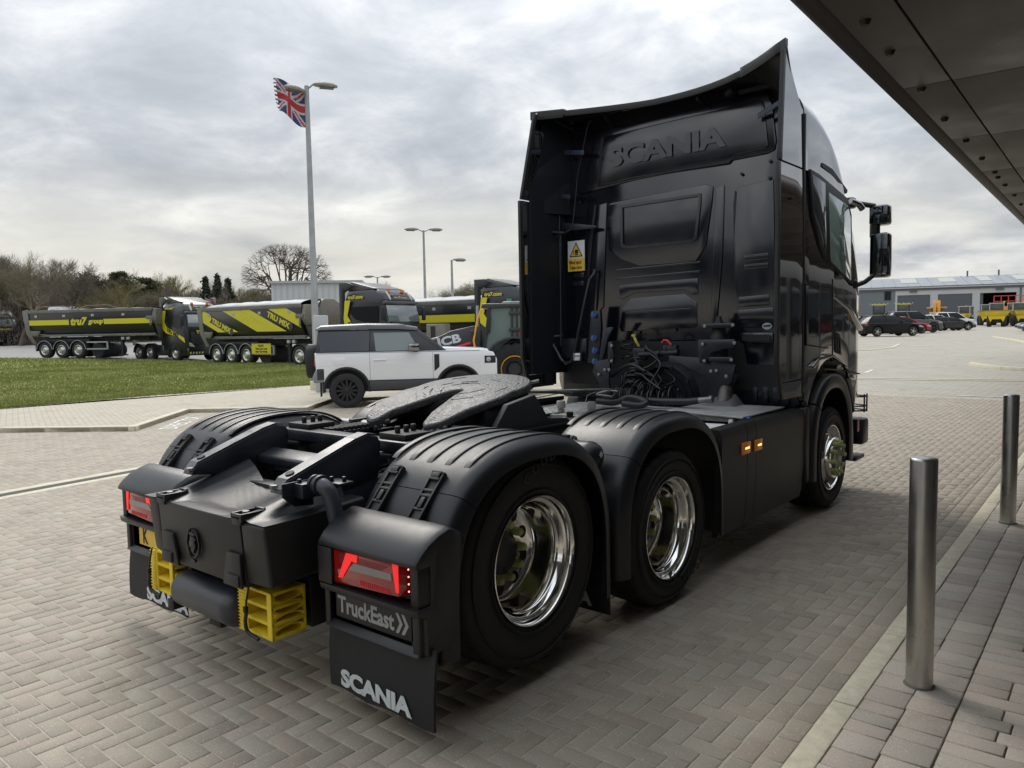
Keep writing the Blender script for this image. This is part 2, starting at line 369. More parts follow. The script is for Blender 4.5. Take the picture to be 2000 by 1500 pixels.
def raw_mesh(name, V, F, m):
    me = bpy.data.meshes.new(name); nf, k = F.shape
    me.vertices.add(len(V)); me.vertices.foreach_set('co', V.astype(np.float32).ravel())
    me.loops.add(nf*k); me.loops.foreach_set('vertex_index', F.astype(np.int32).ravel())
    me.polygons.add(nf); me.polygons.foreach_set('loop_start', np.arange(0, nf*k, k, dtype=np.int32))
    me.update(calc_edges=True); me.materials.append(m); o = bpy.data.objects.new(name, me); COL.objects.link(o); return o
o = raw_mesh('grass_blades', V.reshape(-1, 3), np.arange(3*K).reshape(-1, 3), m_grass)
setp(o, 'short green grass growing on the lawn behind the paved path', 'grass', kind='stuff')

# ---- near block paving
def block_arrays(rects, zjit=.0005, ch=.0042, depth=.05):
    R = np.array(rects); n = len(R); x0, x1, y0, y1 = R.T; zt = rng.normal(0, zjit, n)
    V = np.empty((n, 12, 3)); tilt = rng.normal(0, .0004, (n, 4))
    cx = [x0, x1, x1, x0]; cy = [y0, y0, y1, y1]; sx = [1, -1, -1, 1]; sy = [1, 1, -1, -1]
    for k in range(4):
        V[:, k, 0] = cx[k]; V[:, k, 1] = cy[k]; V[:, k, 2] = zt-depth
        V[:, 4+k, 0] = cx[k]; V[:, 4+k, 1] = cy[k]; V[:, 4+k, 2] = zt-ch*.7+tilt[:, k]
        V[:, 8+k, 0] = cx[k]+sx[k]*ch; V[:, 8+k, 1] = cy[k]+sy[k]*ch; V[:, 8+k, 2] = zt+tilt[:, k]
    q = []
    for lo, hi in ((0, 4), (4, 8)):
        for k in range(4): q.append((lo+k, lo+(k+1) % 4, hi+(k+1) % 4, hi+k))
    q.append((8, 9, 10, 11)); q = np.array(q)
    F = (q[None]+12*np.arange(n)[:, None, None]).reshape(-1, 4)
    return V, F
def lay(rects, name, parent_name, mo, ma, label_kind=None):
    par = empty(parent_name); par['kind'] = 'structure'
    # the 300 that show largest in the photograph: in frame and nearest
    sc = []
    for i, (x0, x1, y0, y1) in enumerate(rects):
        p = np.array([(x0+x1)/2, (y0+y1)/2, 0])-CAM; z = p@_F
        if z < .3: sc.append(1e9); continue
        u = 1000+FPX*(p@_R)/z; v = 750-FPX*(p@_U)/z
        vis = -40 < u < 2040 and v < 1540 and not (640 < u < 1250 and 900 < v < 1400) and not (250 < u < 640 and v < 1180 and v > 900)
        sc.append(z if vis else 1e6+z)
    order = np.argsort(sc); top = [rects[i] for i in order[:290]]; rest = [rects[i] for i in order[290:]]
    for (x0, x1, y0, y1) in top:
        V, F = block_arrays([(x0, x1, y0, y1)]); c = ((x0+x1)/2, (y0+y1)/2, 0)
        o = raw_mesh(name, V.reshape(-1, 3)-np.array(c), F, mo); o.location = c; o.parent = par
    if rest:
        V, F = block_arrays(rest); o = raw_mesh(name+'s', V.reshape(-1, 3), F, ma); o.parent = par; o['kind'] = 'stuff'
        a = o.data.attributes.new('tint', 'FLOAT', 'POINT'); a.data.foreach_set('value', np.repeat(rng.uniform(0, 1, len(rest)), 12).astype(np.float32))
    return par
kd = -.009                                                     # the kerb runs very slightly off the lorry's axis
def kx(y, x0=2.335): return x0+kd*y
BR = []; g_ = .0033
for i in range(-170, 26):
    for j in range(-46, 178):
        r = (i-j) % 4; x = i*.09+2.06; y = j*.09
        if r == 0: rc = (x, x+.18, y, y+.09)
        elif r == 3: rc = (x, x+.09, y, y+.18)
        else: continue
        xc, yc = (rc[0]+rc[1])/2, (rc[2]+rc[3])/2
        lim = kx(yc, 2.155)
        if rc[0] > lim-.02: continue
        if rc[1] > lim: rc = (rc[0], lim, rc[2], rc[3])
        if xc < -13 or yc < -3.9 or yc > 15.5: continue
        if xc < -4 and yc < -1.5+(-xc-4)*0: 
            if yc < -3.4: continue
        # drainage channel strip
        dx = -5.737-.149*(yc+.127); 
        if dx-.36 < xc < dx+.12: continue
        if inside(pp, xc, yc) or (xc < -11 and yc > 8.5): continue
        BR.append((rc[0]+g_, rc[1]-g_, rc[2]+g_, rc[3]-g_))
for c in range(2):                                              # two courses laid along the kerb
    y = -4+.07*c
    while y < 15.5:
        x0 = kx(y, 2.155+.09*c); BR.append((x0+g_, x0+.09-g_, y+g_, y+.18-g_)); y += .18
lay(BR, 'paving_block', 'block_paving', m_block_o, m_block_a)
MB().box(-13.2, 2.34, -4.2, 15.7, -.06, -.0036).build('joint_sand', m_sand)['kind'] = 'structure'
# footway to the right of the kerb: three edge courses, then random bond
PR = []; random.seed(3)
for c, (xa, xb) in enumerate(((0.10, .2665), (.2665, .441))):
    y = -1.2
    while y < 16:
        h = random.choice((.105, .14, .165, .165)); x0 = kx(y, 2.335)
        jx = random.uniform(-.0025, .0025); PR.append((x0+xa+g_*.7+jx, x0+xb-g_*.7+jx, y+g_, y+h-g_)); y += h
y = -1.2
while y < 14:
    h = random.choice((.10, .105, .11)); x = kx(y, 2.335)+.4425
    while x < 4.2:
        l = random.choice((.16, .2, .24, .28)); PR.append((x+g_, x+l-g_, y+g_, y+h-g_)); x += l
    y += h
lay(PR, 'paving_stone', 'footway', m_pav_o, m_pav_a)
MB().box(2.33, 6.4, -4.2, 30, -.05, -.0085).build('joint_dirt', m_dirt)['kind'] = 'structure'
MB().box(4.25, 6.4, -4.2, 30, -.008, -.001).build('footway_slab', m_pav_a)['kind'] = 'structure'
kerb_run([(kx(y), y, 0) for y in (-3.02, 15.3, 30)], .1, -.06, .003, .915, 'kerb_stone', 'kerb', -1, gap=.004)
# drainage channel
m_grate = mat('grate', (.10, .09, .08), .6, metal=.3)
ch = empty('drainage_channel', (-5.737, -.127, 0)); ch['kind'] = 'structure'; ch.rotation_euler = (0, 0, math.atan(.149))
for i in range(-5, 13):
    for s_ in (-.30, .0):
        MB().box(s_, s_+.13, i+.003, i+.997, -.06, .004).build('channel_kerb', m_kerb, ch, bev=.005)
gr = MB().box(-.166, -.004, -5, 13, -.06, -.03)
for i in range(-250, 650): gr.box(-.166, -.004, i*.02, i*.02+.009, -.03, .001)
gr.build('grating', m_grate, ch, kind='stuff')
# yard drain far right, raised kerbed islands, painted lines
m_white = mat('road_paint', (.72, .71, .66), .7, var=.25, vscale=30)
def strip(name, a, b, w, z0, z1, m, parent=None):
    a = Vector(a); b = Vector(b); d = (b-a).normalized(); nr = Vector((-d.y, d.x, 0))*w/2
    pts = []
    for dz in (z0, z1):
        for q in (a-nr, b-nr, b+nr, a+nr): pts.append((q.x, q.y, hgt(q.x, q.y)+dz))
    return MB().hexa(pts).build(name, m, parent)
a, b_ = gnd(1200, 734), gnd(2150, 744)
for w_, m_, z_ in ((.62, m_kerb, .0), (.2, m_grate, .004)):
    strip('yard_drain', a, b_, w_, -.03, z_, m_)['kind'] = 'structure'
for pa, pb, wd_ in (((1870, 772), (1965, 775), .08), ((1735, 661), (1830, 664), .1), ((1690, 727), (1705, 722), .1), ((1560, 668), (1820, 676), .12), ((1968, 664), (2030, 648), .12), ((628, 801), (668, 803), .09)):
    strip('painted_line', gnd(*pa), gnd(*pb), wd_, -.012, -.006, m_white)['kind'] = 'structure'
for run, top in ((((1892, 713), (1915, 718), (1955, 722), (2010, 725), (2120, 729)), .1), (((1938, 660), (1955, 663), (1980, 667), (2010, 674)), .1), (((1560, 684), (1700, 684), (1745, 679), (1760, 672)), .02)):
    kerb_run([Vector((q.x, q.y, hgt(q.x, q.y))) for q in [gnd(*p) for p in run]], .14, -.1, top, .9, 'kerb_stone', 'island_kerb', 1, .02)
# lettering painted on the ground
o0 = on(2, .0, 343, 838); x1 = on(2, .0, 402, 812)-o0; y1 = on(2, 0, 305, 838)-o0
text('ground_lettering', 'DIRECTOR', y1.length*1.25, m_white, None, (o0.x, o0.y, .0035), x1, Vector((-x1.y, x1.x, 0)), .0008, .01, sx=x1.length/(y1.length*1.25)/5.3)['kind'] = 'structure'

# service building behind the camera, seen only as the dark band mirrored in the cab
sb_ = empty('service_building', (-20, -26, 0), 0, 'dark clad service building behind the camera, across the yard', 'building')
MB().box(-40, 24, -.4, 0, 0, 6.2).build('wall', mat('dark_cladding', (.13, .13, .135), .5, var=.1), sb_)
MB().box(-40.3, 24.3, -12, .3, 6.2, 6.5).build('roof', mat('dark_cladding', (.13, .13, .135), .5, var=.1), sb_)
for i in range(8): MB().box(-38+i*8, -33.5+i*8, .0, .05, 0, 4.2).build('roller_door', mat('dark_glass', (.03, .035, .04), .04, spec=.8), sb_)
# ---- bollards
m_steel = mat('brushed_steel', (.52, .51, .48), .32, 1, var=.12, vscale=5, rvar=.08)
nt_ = m_steel.node_tree; b_ = nt_.nodes['Principled BSDF']; b_.inputs['Anisotropic'].default_value = .5
for (u, v), tu, lab in (((1795, 1337), (1808, 895), 'brushed steel bollard nearest the camera, on the footway beside the kerb'), ((1968, 1021), (1978, 775), 'second steel bollard, further along the kerb at the right edge')):
    p = on(2, 0, u, v); q = on(1, p.y+.05, u, v)
    root = empty('bollard', (p.x, p.y, 0), 0, lab, 'bollard', 'steel bollards along the kerb')
    MB().lathe([(-.05, .0565), (1.035, .0565), (1.043, .0545), (1.046, .05), (1.0465, 0.001)], (0, 0, 0), 2, 48).build('post', m_steel, root, fixn=True)
    MB().lathe([(.001, .066), (.004, .064), (.005, .058), (-.003, .0575)], (0, 0, 0), 2, 40).build('base_ring', mat('bollard_grout', (.16, .15, .13), .9), root)

# ---- canopy overhead
ZC = 3.0
c0 = on(2, ZC, 1530, 0); c1 = on(2, ZC, 2000, 443); d = (c1-c0).normalized(); cang = math.atan2(-d.x, d.y)
cn = empty('entrance_canopy', (c0.x-d.x*10, c0.y-d.y*10, 0), cang, 'dark panelled canopy soffit with rounded edge overhanging at top right', 'canopy')
m_sof = mat('soffit_panel', (.095, .087, .077), .55, var=.25, vscale=1.6, bump=.25, bscale=60, rvar=.12)
m_fas = mat('fascia', (.05, .04, .038), .45)
LEN = 46
def C2(p): return (p[0], p[1])
fas = MB(); prof = [(0.13, 3.004), (.05, 2.985), (.012, 3.01), (0, 3.05), (.015, 3.11), (.06, 3.16), (.15, 3.19), (.6, 3.2), (.6, 3.12), (.14, 3.1)]
fas.prism(prof, 1, 0, LEN, True); fas.build('fascia', m_fas, cn, smooth=True, angle=60)
e0 = .115; e1 = .36
ymarks = [0]
joint_y = [on(2, ZC, 1845, 231), on(2, ZC, 1812, 165), on(2, ZC, 1898, 267)]
ca, sa = math.cos(-cang), math.sin(-cang)
def toc(p):
    q = p-cn.location; return (ca*q.x-sa*q.y, sa*q.x+ca*q.y)
j1 = toc(on(2, ZC, 1812, 165))[1]; step = toc(on(2, ZC, 1898, 267))[1]-j1
y = j1-step*round(j1/step); y = y-step if y > 0 else y
k = 0
while y < LEN:
    a, b2 = max(0, y)+.006, min(LEN, y+step)-.006
    if b2 > a:
        MB().box(e0, e1-.006, a, b2, 3.0, 3.03).build('soffit_panel', m_sof, cn, bev=.003)
        MB().box(e1+.006, e1+3.6, a, b2, 2.997, 3.03).build('soffit_panel', m_sof, cn, bev=.003)
    y += step
MB().box(.1, 4.1, 0, LEN, 3.035, 3.1).build('roof_deck', m_fas, cn)
m_bolt = mat('bolt_dark', (.03, .028, .026), .5, .6)
bl = None
for (u, v) in ((1690, 40), (1738, 100), (1800, 172), (1845, 231), (1887, 273), (1918, 308), (1943, 335), (1949, 345), (1963, 360), (1981, 380), (1994, 398)):
    q = toc(on(2, ZC, u, v))
    if bl is None: bl = MB().lathe([(-.022, .001), (-.022, .016), (-.012, .02), (0, .026), (.004, .026)], (0, 0, 0), 2, 10).build('bolt', m_bolt, cn, loc=(q[0], q[1], 3.0))
    else: copy_obj(bl, cn, location=(q[0], q[1], 3.0))
# the showroom front that carries the canopy (out of frame to the right, seen only in reflections)
sw = empty('showroom', (6.4, 0, 0), 0, 'dark clad showroom front with glazing carrying the canopy, right of the camera', 'building')
m_clad = mat('dark_cladding', (.13, .13, .135), .5, var=.1); m_glass = mat('dark_glass', (.03, .035, .04), .04, spec=.8)
MB().box(0, .4, -14, 36, 0, 4.7).build('wall', m_clad, sw)
for i in range(-5, 14):
    MB().box(-.03, 0, i*2.5+.15, i*2.5+2.35, .3, 2.7).build('window', m_glass, sw)
# ================================================================ MAIN TRACTOR UNIT
m_pl = mat('dark_plastic', (.0105, .0112, .0135), .36, var=.18, vscale=3, rvar=.07, bump=.18, bscale=420)
m_pl2 = mat('charcoal_plastic', (.012, .012, .012), .46, var=.12, vscale=4, bump=.25, bscale=500)
m_ch = mat('chassis_paint', (.011, .013, .019), .38, var=.25, vscale=5, rvar=.12)
m_gl = mat('black_gloss_paint', (.004, .0042, .006), .03, coat=1, ior=2.3)
m_wall = mat('cab_rear_paint', (.006, .0065, .011), .15, var=.2, vscale=2, rvar=.07, ior=1.75)
m_rub = mat('tyre_rubber', (.009, .009, .0095), .66, var=.3, vscale=12, bump=.2, bscale=90)
m_chr = mat('polished_alloy', (.80, .79, .76), .09, 1, rvar=.05, vscale=9)
m_blk = mat('near_black', (.006, .006, .007), .6)
m_grn = mat('nut_cap_green', (.45, .50, .19), .5)
m_tlet = mat('tyre_lettering', (.022, .022, .023), .5)
m_alu = mat('tread_aluminium', (.40, .40, .39), .45, .25, var=.2, vscale=7, rvar=.12)
m_gals = mat('dull_metal', (.24, .24, .23), .5, .8, var=.3, vscale=10, rvar=.15)
m_lett = mat('white_lettering', (.62, .66, .66), .6, var=.15, vscale=25)
m_silv = mat('silver_lettering', (.33, .34, .35), .45, .2)
T = empty('tractor_unit', (0, 0, 0), 0, 'black three axle tractor unit with high cab seen from behind, parked by the bollards', 'truck')
# ---- wheels
def tyre_mb(r, wd, n=120, lug=True, band=.302):
    rr = r-.0
    prof = [(-.012, band-.004), (.0, band+.004), (.004, band+.02), (.012, band+.05), (.017, band+.09), (.014, r-.075), (.006, r-.04), (-.006, r-.016), (-.022, r-.004),
            (-.05, r), (-.055, r-.012), (-.062, r-.012), (-.067, r), (-.10, r), (-.105, r-.012), (-.112, r-.012), (-.117, r), (-.155, r), (-.16, r-.012), (-.168, r-.012), (-.173, r), (-.215, r), (-.22, r-.012), (-.227, r-.012), (-.232, r),
            (-.262, r-.004), (-.285, r-.03), (-.30, r-.09), (-.295, band+.04), (-.275, band-.004)]
    sc = wd/.29
    prof = [((a*sc if a < 0 else a), b) for a, b in prof]
    def rf(k, q):
        if lug and q in (7, 8, 9, 24, 25): return 1-.018*(k % 4 == 0)
        return 1
    return MB(), prof, rf
def add_tyre(parent, c, r, wd, sgn, name='tyre', n=120, m=None, band=.302):
    mb, prof, rf = tyre_mb(r, wd, band=band)
    mb.lathe(prof, (0, 0, 0), 0, n, sgn, True, rf)
    # raised lettering bars and ring on the sidewall
    for rr in (band+.028, r-.055):
        mb.lathe([(.010, rr-.004), (.019, rr-.002), (.019, rr+.002), (.010, rr+.004)], (0, 0, 0), 0, 60, sgn)
    return mb.build(name, m or m_rub, parent, loc=c)
def sidewall_text(parent, s, rad, size, a0, step, c, sgn=1):
    # characters raised on the tyre wall, each standing outward from the hub
    for i, chh in enumerate(s):
        a = a0-i*step
        if chh == ' ': continue
        up = Vector((0, math.cos(a), math.sin(a))); xd = Vector((0, math.sin(a), -math.cos(a)))
        o = Vector(c)+Vector((.0165*sgn, 0, 0))+up*rad-xd*size*.3
        text('raised_letter', chh, size, m_tlet, parent, o, xd, up, .0025, .02)
def deep_wheel(parent, c, sgn, r_t, wd, caps=True):
    w = empty('wheel', c, parent=parent)
    ty = add_tyre(w, (0, 0, 0), r_t, wd, sgn)
    prof = [(-.012, .300), (.003, .3035), (.009, .3015), (.010, .2965), (.004, .291), (-.010, .286), (-.026, .283), (-.030, .272), (-.036, .266), (-.058, .263), (-.066, .257), (-.072, .252), (-.115, .249),
            (-.18, .247), (-.205, .240), (-.222, .225), (-.228, .20), (-.226, .178), (-.222, .16), (-.22, .14), (-.22, .001)]
    rim = MB().lathe(prof, (0, 0, 0), 0, 72, sgn); rim.build('rim', m_chr, w)
    for k in range(10):
        a = 2*math.pi*(k+.5)/10
        h = MB().lathe([(-.2235, .001), (-.2225, .027), (-.2235, .031), (-.232, .032)], (0, 0, 0), 0, 20, sgn)  # black disc set proud of the rim, coloured as a hole's darkness
        h.build('hand_hole_disc', m_blk, w, loc=(0, math.cos(a)*.19, math.sin(a)*.19), fixn=True)
    MB().lathe([(-.235, .112), (-.205, .108), (-.192, .098), (-.188, .06), (-.187, .001)], (0, 0, 0), 0, 40, sgn).build('hub', m_ch, w)
    for k in range(10):
        a = 2*math.pi*k/10
        MB().lathe([(-.225, .022), (-.178, .0195), (-.168, .014), (-.167, .001)], (0, 0, 0), 0, 12, sgn).build('nut_cap', m_grn if caps else m_chr, w, loc=(0, math.cos(a)*.135, math.sin(a)*.135))
    return w
WX = 1.19
wr = deep_wheel(T, (WX, 0, .5805), 1, .505, .29)
wm = deep_wheel(T, (1.222, 1.255, .4645), 1, .4645, .29)
sidewall_text(wr.children[0], 'GOODYEAR', .40, .062, math.radians(128), math.radians(9.6), (0, 0, 0))
sidewall_text(wm.children[0], 'GOODYEAR', .375, .05, math.radians(-60), math.radians(9), (0, 0, 0))
def front_wheel(parent, c, sgn):
    w = empty('wheel', c, parent=parent); add_tyre(w, (0, 0, 0), .4548, .33, sgn, band=.29)
    MB().lathe([(-.012, .288), (.004, .291), (.008, .288), (.006, .282), (-.015, .276), (-.03, .262), (-.06, .255), (-.07, .245), (-.05, .225), (-.02, .205), (-.004, .19), (.004, .188), (.03, .186), (.042, .178), (.045, .15), (.045, .001)], (0, 0, 0), 0, 72, sgn).build('rim', m_chr, w)
    for k in range(10):
        a = 2*math.pi*(k+.5)/10
        MB().lathe([(-.005, .001), (.0, .015), (-.01, .017)], (0, 0, 0), 0, 14, sgn).build('hand_hole_disc', m_blk, w, loc=(-.032*sgn, math.cos(a)*.216, math.sin(a)*.216))  # black discs again, colour in place of shaded openings
    MB().lathe([(.03, .118), (.058, .112), (.066, .10), (.068, .001)], (0, 0, 0), 0, 40, sgn).build('hub', m_gals, w)
    for k in range(10):
        a = 2*math.pi*k/10+.1
        MB().lathe([(.04, .02), (.075, .0185), (.09, .016), (.092, .001)], (0, 0, 0), 0, 12, sgn).build('nut_cap', m_grn, w, loc=(0, math.cos(a)*.142, math.sin(a)*.142))
        if k % 2: continue
        b2 = a+2*math.pi/10
        MB().tube([(.072*sgn, math.cos(a)*.142, math.sin(a)*.142), (.072*sgn, math.cos(b2)*.142, math.sin(b2)*.142)], .008, 6).build('nut_link', m_grn, w)
    return w
FY = 4.23
front_wheel(T, (1.235, FY, .4545), 1)
for x, yv, z, r in ((-1.19, 0, .5805, .505), (-1.222, 1.255, .4645, .4645), (-1.235, FY, .4545, .4545)):
    w = empty('wheel', (x, yv, z), parent=T); add_tyre(w, (0, 0, 0), r, .3, -1, n=60)
    MB().lathe([(-.01, .30), (.005, .29), (-.03, .26), (-.15, .24), (-.18, .1), (-.18, .001)], (0, 0, 0), 0, 32, -1).build('rim', m_chr, w)
    if yv < 2:                                    # inner tyre of the twins
        pass
for yv, z, r in ((0, .5805, .505),):
    for sg in (1, -1):
        w = empty('wheel', (sg*(WX-.34), yv, z), parent=T); add_tyre(w, (0, 0, 0), r, .29, sg, n=60)
ax = MB(); ax.cyl((-1.0, 0, .58), (1.0, 0, .58), .07); ax.cyl((-1.0, 1.255, .4645), (1.0, 1.255, .4645), .075); ax.cyl((-1.0, FY, .4545), (1.0, FY, .4545), .06)
ax.lathe([(-.2, .05), (-.12, .17), (0, .21), (.12, .17), (.2, .05)], (0, 1.255, .4645), 0, 24)
ax.build('axles', m_ch, T)

# ---- mudguards
def arc_path(yc, zc, ry0, ry1, rz, n=2.3, zb0=.3, zb1=.3, a0=0, a1=180, st=3):
    pts = []
    a = a0
    while a <= a1+.01:
        t = math.radians(a); c, s = math.cos(t), math.sin(t); ry = ry0 if c > 0 else ry1
        pts.append((yc-math.copysign(abs(c)**(2/n), c)*ry, zc+abs(s)**(2/n)*rz)); a += st
    if a0 == 0: pts = [(pts[0][0], zb0+(zc-zb0)*k/4) for k in range(4)]+pts
    if a1 == 180: pts = pts+[(pts[-1][0], zc+(zb1-zc)*k/4) for k in range(1, 5)]
    return pts
def normals(path):
    out = []
    for i in range(len(path)):
        a = path[max(0, i-1)]; b = path[min(len(path)-1, i+1)]; dy, dz = b[0]-a[0], b[1]-a[1]; l = math.hypot(dy, dz) or 1
        out.append((-dz/l, dy/l))
    return out
def sweep(mb, path, sec, closed=True, nrm=None):
    nrm = nrm or normals(path)
    rings = [[(x, p[0]+n[0]*o, p[1]+n[1]*o) for x, o in sec] for p, n in zip(path, nrm)]
    mb.loft(rings, closed, closed, True); return mb
def guard_sec(xin, xout, lip=.09, th=.012):
    o = [(xin, -.22), (xin+.004, -.10), (xin+.02, -.045), (xin+.06, -.012), (xin+.12, 0), (xout-.085, 0), (xout-.045, -.006), (xout-.018, -.026), (xout-.004, -.058), (xout, -lip)]
    i = [(x+(th if x < (xin+xout)/2 else -th), y-th if abs(y) < .2 and y > -lip else y) for x, y in o][::-1]
    return o+i
def ribs(mb, path, xs):
    for x in xs:
        nr = normals(path); m = len(path)
        rings = []
        for i, (p, n) in enumerate(zip(path, nr)):
            h = .0075*min(1, i/1.0+.1, (m-1-i)/1.0+.1)
            rings.append([(xx, p[0]+n[0]*o, p[1]+n[1]*o) for xx, o in ((x-.019, -.004), (x-.0165, h*.8), (x-.013, h), (x+.013, h), (x+.0165, h*.8), (x+.019, -.004))])
        mb.loft(rings, False, False, True)
    return mb
def at_z(path, zc, rear=True):
    for i, p in enumerate(path):
        if p[1] >= zc: return i
P_R = arc_path(-.01, .52, .66, .61, .638, 2.5, .33, .26)
P_M = arc_path(1.32, .48, .66, .67, .65, 2.5, .30, .27)
XIN, XOUT = .64, 1.252
parts_right = []
for P, ish, k_seam in ((P_R, 0, .975), (P_M, 1, .945)):
    i = next(k for k, p in enumerate(P) if p[1] >= k_seam)
    up, lo = P[i:], P[:i+1]
    nr = normals(P)
    lo2 = lo[:-1]+[(lo[-1][0]+(lo[-2][0]-lo[-1][0])*.12, lo[-1][1]+(lo[-2][1]-lo[-1][1])*.12)]
    a = sweep(MB(), up, guard_sec(XIN, XOUT), nrm=nr[i:])
    top = [k for k, p in enumerate(up) if p[1] >= 1.072]
    k0, k1 = top[0], top[-1]+(1 if not ish else 1)
    ribs(a, up[k0:k1+1], [.705+.112*q for q in range(5)])
    parts_right.append(a.build('mudguard', m_pl, T))
    b_ = sweep(MB(), lo2, guard_sec(XIN, XOUT), nrm=nr[:i+1]); parts_right.append(b_.build('mudguard_rear_panel', m_pl, T))
    # latches over the seam
    for lx in ((.80, 1.055) if not ish else (.80,)):
        ps = P[i]; nn = nr[i]; tdir = (nn[1], -nn[0])       # towards the rear/down
        e = empty('latch', (lx, ps[0]+nn[0]*.004, ps[1]+nn[1]*.004), parent=T); e.rotation_euler = (math.atan2(-nn[0], nn[1]), 0, 0)
        # local: y along the path (negative = rearwards), z outwards
        fr = MB(); 
        for s_ in (-1, 1): fr.box(s_*.032-.006, s_*.032+.006, -.155, .09, -.01, .014)
        for yy in (-.155, -.10, -.035, -.01, .045, .078): fr.box(-.03, .03, yy, yy+.012, -.01, .013 if yy < .04 else .019)
        fr.box(-.03, .03, -.155, .09, -.012, .004); fr.box(-.022, .022, .056, .08, .0, .020)
        fr.box(-.012, .012, -.09, -.04, .0, .018)
        fr.build('latch_frame', m_blk if 0 else m_pl2, e, bev=.003)
        parts_right.append(e)
# guard stays behind the mid guard front edge
# ---- tail housing
hh_prof = [(-.57, .86), (-.622, .886), (-.64, .890), (-.70, .872), (-.755, .845), (-.797, .812), (-.822, .782), (-.828, .764), (-.80, .755), (-.74, .755), (-.74, .60), (-.826, .60), (-.82, .572), (-.775, .555), (-.775, .41), (-.74, .40), (-.60, .42)]
def housing():
    xs_ = [(.655, .90), (.672, 1.0), (1.18, 1.0), (1.235, .99), (1.262, .95)]
    rings = []
    for x, q in xs_:
        rings.append([(x, -.60+(y+.60)*q*(1 if 1 else 1), z if z < .76 else .76+(z-.76)*(q**2)) for y, z in hh_prof])
    return MB().loft(rings, True, True, True)
hs = housing().build('tail_housing', m_pl, T, bev=.004, angle=50); parts_right.append(hs)
# side cheek closing the lamp pocket on the outer side and the inner grey panel
parts_right.append(MB().prism([(-.80, .757), (-.80, .598), (-.62, .598), (-.62, .757)], 0, 1.205, 1.25).build('lamp_cheek', m_pl2, T, bev=.006))
parts_right.append(MB().prism([(-.822, .757), (-.822, .602), (-.72, .602), (-.72, .757)], 0, .66, .752).build('lamp_side_panel', m_pl2, T, bev=.004))
# ---- tail light
m_lens = mat('red_lens', (.26, .004, .006), .12, coat=1, emis=(.6, .005, .008), estr=.02)
m_led = mat('red_led', (.8, .02, .02), .3, emis=(1, .02, .02), estr=.5)
m_dot = mat('red_led_dot', (1, .3, .25), .3, emis=(1, .25, .2), estr=3)
m_clr = mat('clear_lens', (.20, .18, .18), .15, coat=1)
def tail_light(mirror=False):
    tl = empty('tail_light', (0, 0, 0), parent=T); Y0 = -.812
    MB().hexa([(.757, Y0, .612), (1.152, Y0, .632), (1.20, -.735, .640), (.757, -.735, .62), (.757, Y0, .753), (1.152, Y0, .757), (1.20, -.735, .756), (.757, -.735, .753)]).build('lens', m_lens, tl, bev=.004)
    def zp(a, b): p = on(1, Y0, 600+a/3.409, 820+b/3.409); return (p.x, p.z)
    MB().prism([zp(262, 885), zp(338, 905), zp(332, 955), zp(300, 938), zp(240, 1045), zp(212, 1048)], 1, Y0-.004, Y0-.001).build('led_bar', m_led, tl)
    MB().prism([zp(568, 958), zp(608, 968), zp(614, 1156), zp(596, 1150)], 1, Y0-.004, Y0-.001).build('led_bar', m_led, tl)
    MB().prism([zp(312, 955), zp(562, 1025), zp(567, 1072), zp(508, 1058), zp(276, 998)], 1, Y0-.003, Y0-.001).build('clear_panel', m_clr, tl)
    f = MB()
    for q in range(7): f.box(.80+.0*q, 1.095-.01*q, Y0-.0025, Y0-.0005, .742-.006*q, .7395-.006*q)
    f.build('reflector_ridges', mat('red_dark', (.2, .004, .006), .3), tl)
    f = MB()
    for q in range(16): f.box(.925+.0115*q, .931+.0115*q, Y0-.0025, Y0-.0005, .632, .652)
    f.build('reflector_dots', mat('red_mid', (.75, .03, .04), .3), tl)
    for q in range(4):
        MB().lathe([(0, .006), (.003, .004), (.0035, .0001)], (0, 0, 0), 0, 10).build('led_dot', m_dot, tl, loc=(1.172-.0, -.774, .736-.029*q))
    return tl
parts_right.append(tail_light())
# ---- holder below the lamp, sign, flap
hold = MB(); hold.box(.668, 1.235, -.775, -.72, .40, .598); hd = hold.build('plate_holder', m_pl2, T, bev=.008); parts_right.append(hd)
fr = MB(); fr.box(.655, .69, -.79, -.72, .40, .60); fr.box(1.20, 1.24, -.79, -.70, .40, .60); fr.prism([(-.80, .402), (-.775, .435), (-.74, .435), (-.74, .402)], 0, .66, 1.235); fr.build('holder_rim', m_pl, T, bev=.006)
parts_right.append(bpy.data.objects['holder_rim'])
m_flap = mat('mudflap_rubber', (.012, .0128, .0145), .62, var=.2, vscale=6, bump=.3, bscale=160)
def flap():
    mb = MB(); nx_, nz_ = 14, 10; F_ = []
    for side in (0, 1):
        for j in range(nz_+1):
            for i in range(nx_+1):
                x = .632+(1.285-.632)*i/nx_; z = .43-(.43-.115)*j/nz_+.006*math.sin(i*.9)*(j == nz_)
                y = -.748-.012*math.sin(j/nz_*2.4)-.014*(i/nx_)*(j/nz_)+side*.012
                F_.append((x, y, z))
    w_ = nx_+1; o_ = w_*(nz_+1); fc = []
    for j in range(nz_):
        for i in range(nx_):
            q = (j*w_+i, j*w_+i+1, (j+1)*w_+i+1, (j+1)*w_+i); fc.append(q); fc.append(tuple(o_+k for k in q[::-1]))
    for j in range(nz_):
        for i in (0, nx_): a = j*w_+i; fc.append((a, a+w_, a+w_+o_, a+o_))
    for i in range(nx_):
        for j in (0, nz_): a = j*w_+i; fc.append((a, a+1, a+1+o_, a+o_))
    return mb.add(F_, fc, True)
fl = flap().build('mudflap', m_flap, T); parts_right.append(fl)
# left-hand twins of every part so far
for o in parts_right: mirrored(o, T)
